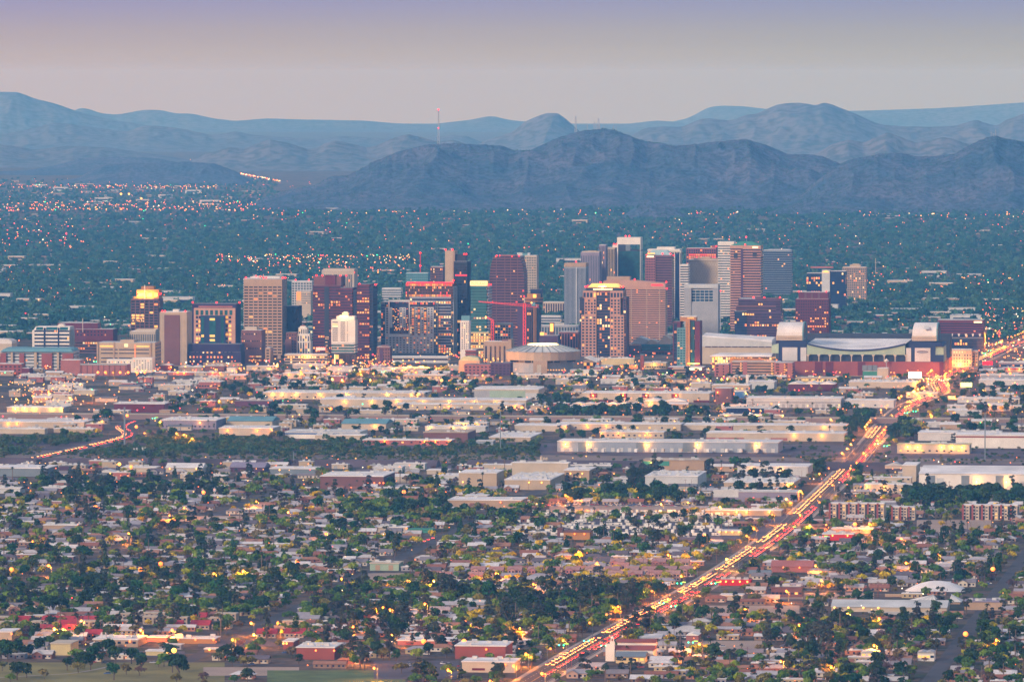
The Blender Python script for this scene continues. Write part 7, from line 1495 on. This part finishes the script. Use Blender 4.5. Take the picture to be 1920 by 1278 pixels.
# travel trailers in the yard
M_TB=mat('trailer_skin',(.7,.68,.64),hue=[(.72,.70,.66),(.62,.60,.58),(.75,.74,.72),(.50,.46,.42)]); tb=MB().hexa([(-1.2,-3.6,.6),(1.2,-3.6,.6),(1.2,3.6,.6),(-1.2,3.6,.6),(-1.2,-3.3,3.1),(1.2,-3.3,3.1),(1.2,3.6,3.1),(-1.2,3.6,3.1)]).mesh('body',[M_TB]); tw=MB().box(-1.24,-1.18,-2,-.6,1.6,2.4).mesh('window',[M('glass_navy')]); ts=MB().box(-1.23,1.23,-3.0,3.4,1.1,1.35).mesh('stripe',[M('slate')])
k=0
for y in(963,969,975,981,987,993,999,1006):
    x=random.uniform(955,975)+ (0 if y>975 else 40)
    while x<1472 and k<210:
        X,Y=P(x,y+random.uniform(-1.5,1.5)); u,v=UV(X,Y)
        if not(1040<x<1118 and y>988) and not(1340<x<1400 and y>990) and PX(X,Y)[0]<960+ (Y*0.117-440)*FPX/Y*1.0+90 or x<1400:
            if u<-18:
                r=bpy.data.objects.new('travel_trailer',None); COL.objects.link(r); r.location=(X,Y,.2); side=random.random()<.55; r.rotation_euler=(0,0,-TH+(math.pi/2 if side else 0)+random.uniform(-.1,.1)); place_parts(r,[('body',tb,(0,0,0)),('window',tw,(0,0,0)),('stripe',ts,(0,0,0)),('wheel',WH,(1.0,-.4,.33)),('wheel',WH,(-1.15,-.4,.33)),('wheel',WH,(-1.15,.5,.33))]); k+=1
                ITEMS.append((r,('white travel trailer seen side-on' if side else 'white travel trailer seen end-on'),x,y,'trailer','trailers in the yard'))
        x+=random.uniform(12,22)
for i in range(12): # semi-trailers at the docks
    X,Y=P(1108+i*28+random.uniform(-5,5),849); r=bpy.data.objects.new('semi_trailer',None); COL.objects.link(r); r.location=(X,Y-8,.2); r.rotation_euler=(0,0,-TH); place_parts(r,[('body',tb,(0,0,.4))]); r.scale=(1.1,1.7,1.25); x,y=PX(X,Y); ITEMS.append((r,'white trailer backed up to the docks',x,y,'trailer','trailers at the docks'))
# block walls along the alleys
for v in ROWS:
    for u0 in range(-470,480,80):
        if random.random()<.42 or abs(u0+30)<45: continue
        n_=random.choice((30,44,60)); X,Y=XY(u0,v+46); x,y=PX(X,Y)
        if not 0<x<1900 or any(isocc(u0+q,v+46)==1 for q in (0,n_/2,n_)): continue
        r=bpy.data.objects.new('block_wall',None); COL.objects.link(r); r.location=(X,Y,0); r.rotation_euler=(0,0,-TH); wcol=random.choice(('tan','beige','rose','grey')); MB().box(0,n_,0,.25,0,1.9).build('wall',M(wcol),r); MB().box(-.1,n_+.1,-.08,.33,1.9,2.05).build('coping',M('pale'),r)
        ITEMS.append((r,{'tan':'tan','beige':'beige','rose':'rose','grey':'grey'}[wcol]+' block wall along an alley',x,y,'wall','garden walls'))
# power poles and traffic signals
pp=MB().cyl(0,0,.17,0,11.5,6,r2=.12).mesh('pole',[M('brown')]); pc=MB().box(-1.3,1.3,-.08,.08,10.4,10.6).mesh('crossarm',[M('brown')]); pt=MB().cyl(.4,0,.25,8.6,9.6,8).mesh('transformer',[M('grey')])
n=0
for _ in range(600):
    if n>=170: break
    if n<44: Y=4760+n*66; u=random.choice((-12.5,12.8)); X,Y=XY(u,Y-4716)
    else: v=random.choice(ROWS)+46+random.uniform(-2,2); u=random.uniform(-450,520); X,Y=XY(u,v)
    x,y=PX(X,Y); u,v=UV(X,Y)
    if not 0<x<1920 or (n>=44 and isocc(u,v)==1): continue
    n+=1; r=bpy.data.objects.new('power_pole',None); COL.objects.link(r); r.location=(X,Y,0); r.rotation_euler=(0,0,random.choice((-TH,-TH+1.57))); tr=random.random()<.35; place_parts(r,[('pole',pp,(0,0,0)),('crossarm',pc,(0,0,0))]+([('transformer',pt,(0,0,0))] if tr else [])); ITEMS.append((r,'brown wooden power pole'+(' with transformer' if tr else ''),x,y,'power pole','power poles'))
sg=MB().cyl(0,0,.14,0,6.6,6).mesh('pole',[M('slate')]); sa=MB().bar((0,0,6.4),(-7,0,6.7),.14).mesh('arm',[M('slate')]); sh=MB().box(-.25,.25,-.2,.2,-.6,.6).mesh('signal_head',[M('dark')]); sgn=MB().box(-1.4,1.4,-.05,.05,-.3,.3).mesh('street_sign',[mat('lit_street_sign',(.3,.7,.1),emit=.6,ec=(.45,1,.12))])
gm={1:MB().octa((0,-.3,0),.45).mesh('signal_lamp',[M_GREEN]),0:MB().octa((0,-.3,0),.4).mesh('signal_lamp',[M_BULBR])}
for (x,y,g) in((1104,1202,1),(1136,1211,1),(1057,1210,1),(1245,1131,1),(1267,1137,1),(1278,1094,1),(1342,1094,1),(1486,990,0),(1508,1003,0),(1647,832,1),(1664,836,1),(1682,784,1),(1702,774,1),(1718,771,1),(1770,713,1),(1778,711,1),(1848,662,1),(1858,657,1),(1877,642,1),(740,691,1),(752,690,1),(720,697,1),(1300,1205,1),(1240,702,0),(1262,703,0),(597,700,0),(613,703,0),(180,678,1),(290,784,1),(375,767,0),(1545,1007,0)):
    q=y
    for _ in range(4): q=y+6.0*sc_(q)
    X,Y=P(x+3.5*sc_(q),q); r=bpy.data.objects.new('traffic_signal',None); COL.objects.link(r); r.location=(X,Y,0); r.rotation_euler=(0,0,-TH)
    place_parts(r,[('pole',sg,(0,0,0)),('arm',sa,(0,0,0)),('signal_head',sh,(-3.5,0,6.1)),('signal_head',sh,(-6.5,0,6.1)),('signal_lamp',gm[g],(-3.5,0,6.0)),('signal_lamp',gm[g],(-6.5,0,6.0)),('street_sign',sgn,(-1.6,0,6.9))]); ITEMS.append((r,('green' if g else 'red')+' traffic signal on a mast arm',x,q,'traffic signal','traffic signals'))
CARS=[c for c in CARS if -10<PX(c[0],c[1])[0]<1930 and PX(c[0],c[1])[1]<1285]; CARS.sort(key=lambda c:c[1]-(900 if c[3] else 0))
for c in CARS[:290]: car_(*c)
def joined(on):
    j=MB(); mm=[M_CARP,M('glass_navy'),M_HL if on else M_HLO,M_TL if on else M_TLO]
    for n,me,loc in CLIST(on,False):
        o=len(j.v); j.v+=[(v.co.x+loc[0],v.co.y+loc[1],v.co.z+loc[2]) for v in me.vertices]; j.f+=[tuple(o+a for a in p.vertices) for p in me.polygons]; j.m+=[{'body':0,'cabin':1,'roof_panel':0,'headlight':2,'taillight':3}[n]]*len(me.polygons)
    return j.mesh('car_kind',mm)
scatter('distant_traffic',[joined(True),joined(False)],[(c[0],c[1],.36,0 if c[3] else 1,c[2],1.) for c in CARS[290:]])
label_all(ITEMS)
# ================= distant lights =================
def spark(r,m): return MB().octa((0,0,0),r).mesh('lamp_spark',[m])
m1=mat('spark_orange',(1,.5,.2),emit=1.8,ec=(1,.13,.005)); m2=mat('spark_yellow',(1,.7,.3),emit=1.6,ec=(1,.40,.03)); m3=mat('spark_red',(1,.1,.1),emit=2.5,ec=(1,.03,.05)); m4=mat('spark_white',(1,.9,.7),emit=2.2,ec=(1,.80,.5)); m5=mat('spark_green',(.1,1,.5),emit=2,ec=(.03,1,.4))
sp_=[spark(1,m1),spark(1,m2),spark(1,m3),spark(1,m4),spark(1,m5)]
pts=[]
def sprinkle(n,x0,x1,y0,y1,s0,s1,z=(5,9),p=(.60,.27,.07,.04,.02),lines=0.):
    for _ in range(n):
        if lines and random.random()<lines:
            yb_=y0+(y1-y0)*random.randrange(9)/8.; y=yb_+random.gauss(0,.5)
        else: y=random.uniform(y0,y1)
        X,Y=P(random.uniform(x0,x1),y); pts.append((X,Y,random.uniform(*z),random.choices(range(5),p)[0],0,random.uniform(s0,s1)))
sprinkle(200,0,620,338,400,.6,1.3,(8,13)); sprinkle(60,0,300,352,358,.9,1.7,(8,14)); sprinkle(70,180,420,353,359,.9,1.9,(8,14),(.3,.6,.05,.05,0)); sprinkle(110,0,480,385,402,.9,1.8,(8,14)); sprinkle(230,480,1920,384,408,1,2.0,(7,12)); sprinkle(90,1680,1920,378,410,.8,1.8,(7,12))
sprinkle(60,280,620,302,318,1.2,2.4,(8,14)); 
for i in range(70): t_=i/69; x=452+72*t_+random.gauss(0,1.2); y=329+14*t_+random.gauss(0,.6); X,Y=P(x,y); pts.append((X,Y,8,random.choice((0,0,1,3)),0,random.uniform(1.2,2.2)))
for x,y,s_ in((227,378,4),(242,378,3.6),(265,387,3.4)): X,Y=P(x,y); pts.append((X,Y,24,1,0,s_))
sprinkle(200,0,1920,404,480,.7,1.3,(6,9)); sprinkle(90,0,160,425,470,.9,1.6,(7,10),(.4,.2,.3,.1,0)); sprinkle(230,400,780,484,500,.8,1.5,(7,10),(.35,.45,.08,.1,.02)); sprinkle(90,480,760,494,525,.8,1.4,(7,10)); sprinkle(260,0,1920,500,560,.5,1.0,(6,9)); sprinkle(420,0,1920,540,690,.6,1.1,(5,9)); sprinkle(110,1500,1920,520,560,.6,1.2,(6,10)); sprinkle(140,1840,1920,585,690,.6,1.1,(6,10),(.55,.2,.15,.1,0))
sprinkle(420,60,960,672,704,.6,1.2,(3,8),(.45,.4,.08,.07,0)); sprinkle(260,1040,1880,684,722,.6,1.15,(3,8),(.45,.35,.1,.1,0)); sprinkle(80,20,150,728,770,.45,.75,(5,9),(.2,.8,0,0,0)); sprinkle(560,0,1920,700,800,.45,.9,(4,8),(.5,.35,.08,.05,.02)); sprinkle(280,0,1920,865,960,.4,.7,(3,7),(.6,.3,.05,.05,0)); sprinkle(190,0,1920,960,1270,.3,.5,(2.5,5),(.62,.28,.04,.06,0)); sprinkle(60,640,760,684,694,.6,1.,(2,6),(.4,.5,.05,.05,0)); sprinkle(50,160,300,694,700,.5,.9,(3,6),(.8,.2,0,0,0))
sprinkle(260,0,1920,408,470,.8,1.5,(6,9),lines=.85); sprinkle(220,0,1920,505,600,.7,1.2,(6,9),lines=.8); sprinkle(120,0,560,384,400,1.2,2.2,(8,12),lines=.5)
for gi,n_ in((0,70),(1,60)):
    G=MG[gi]
    for _ in range(n_): j=int(G.shape[0]*.14*random.random()**1.2); i=random.randrange(G.shape[1]-1); p=G[j,i]; pts.append((p[0],p[1]-6,p[2]+7,random.choice((0,0,1,1,3)),0,random.uniform(.9,1.9)))
scatter('city_lights',sp_,pts)
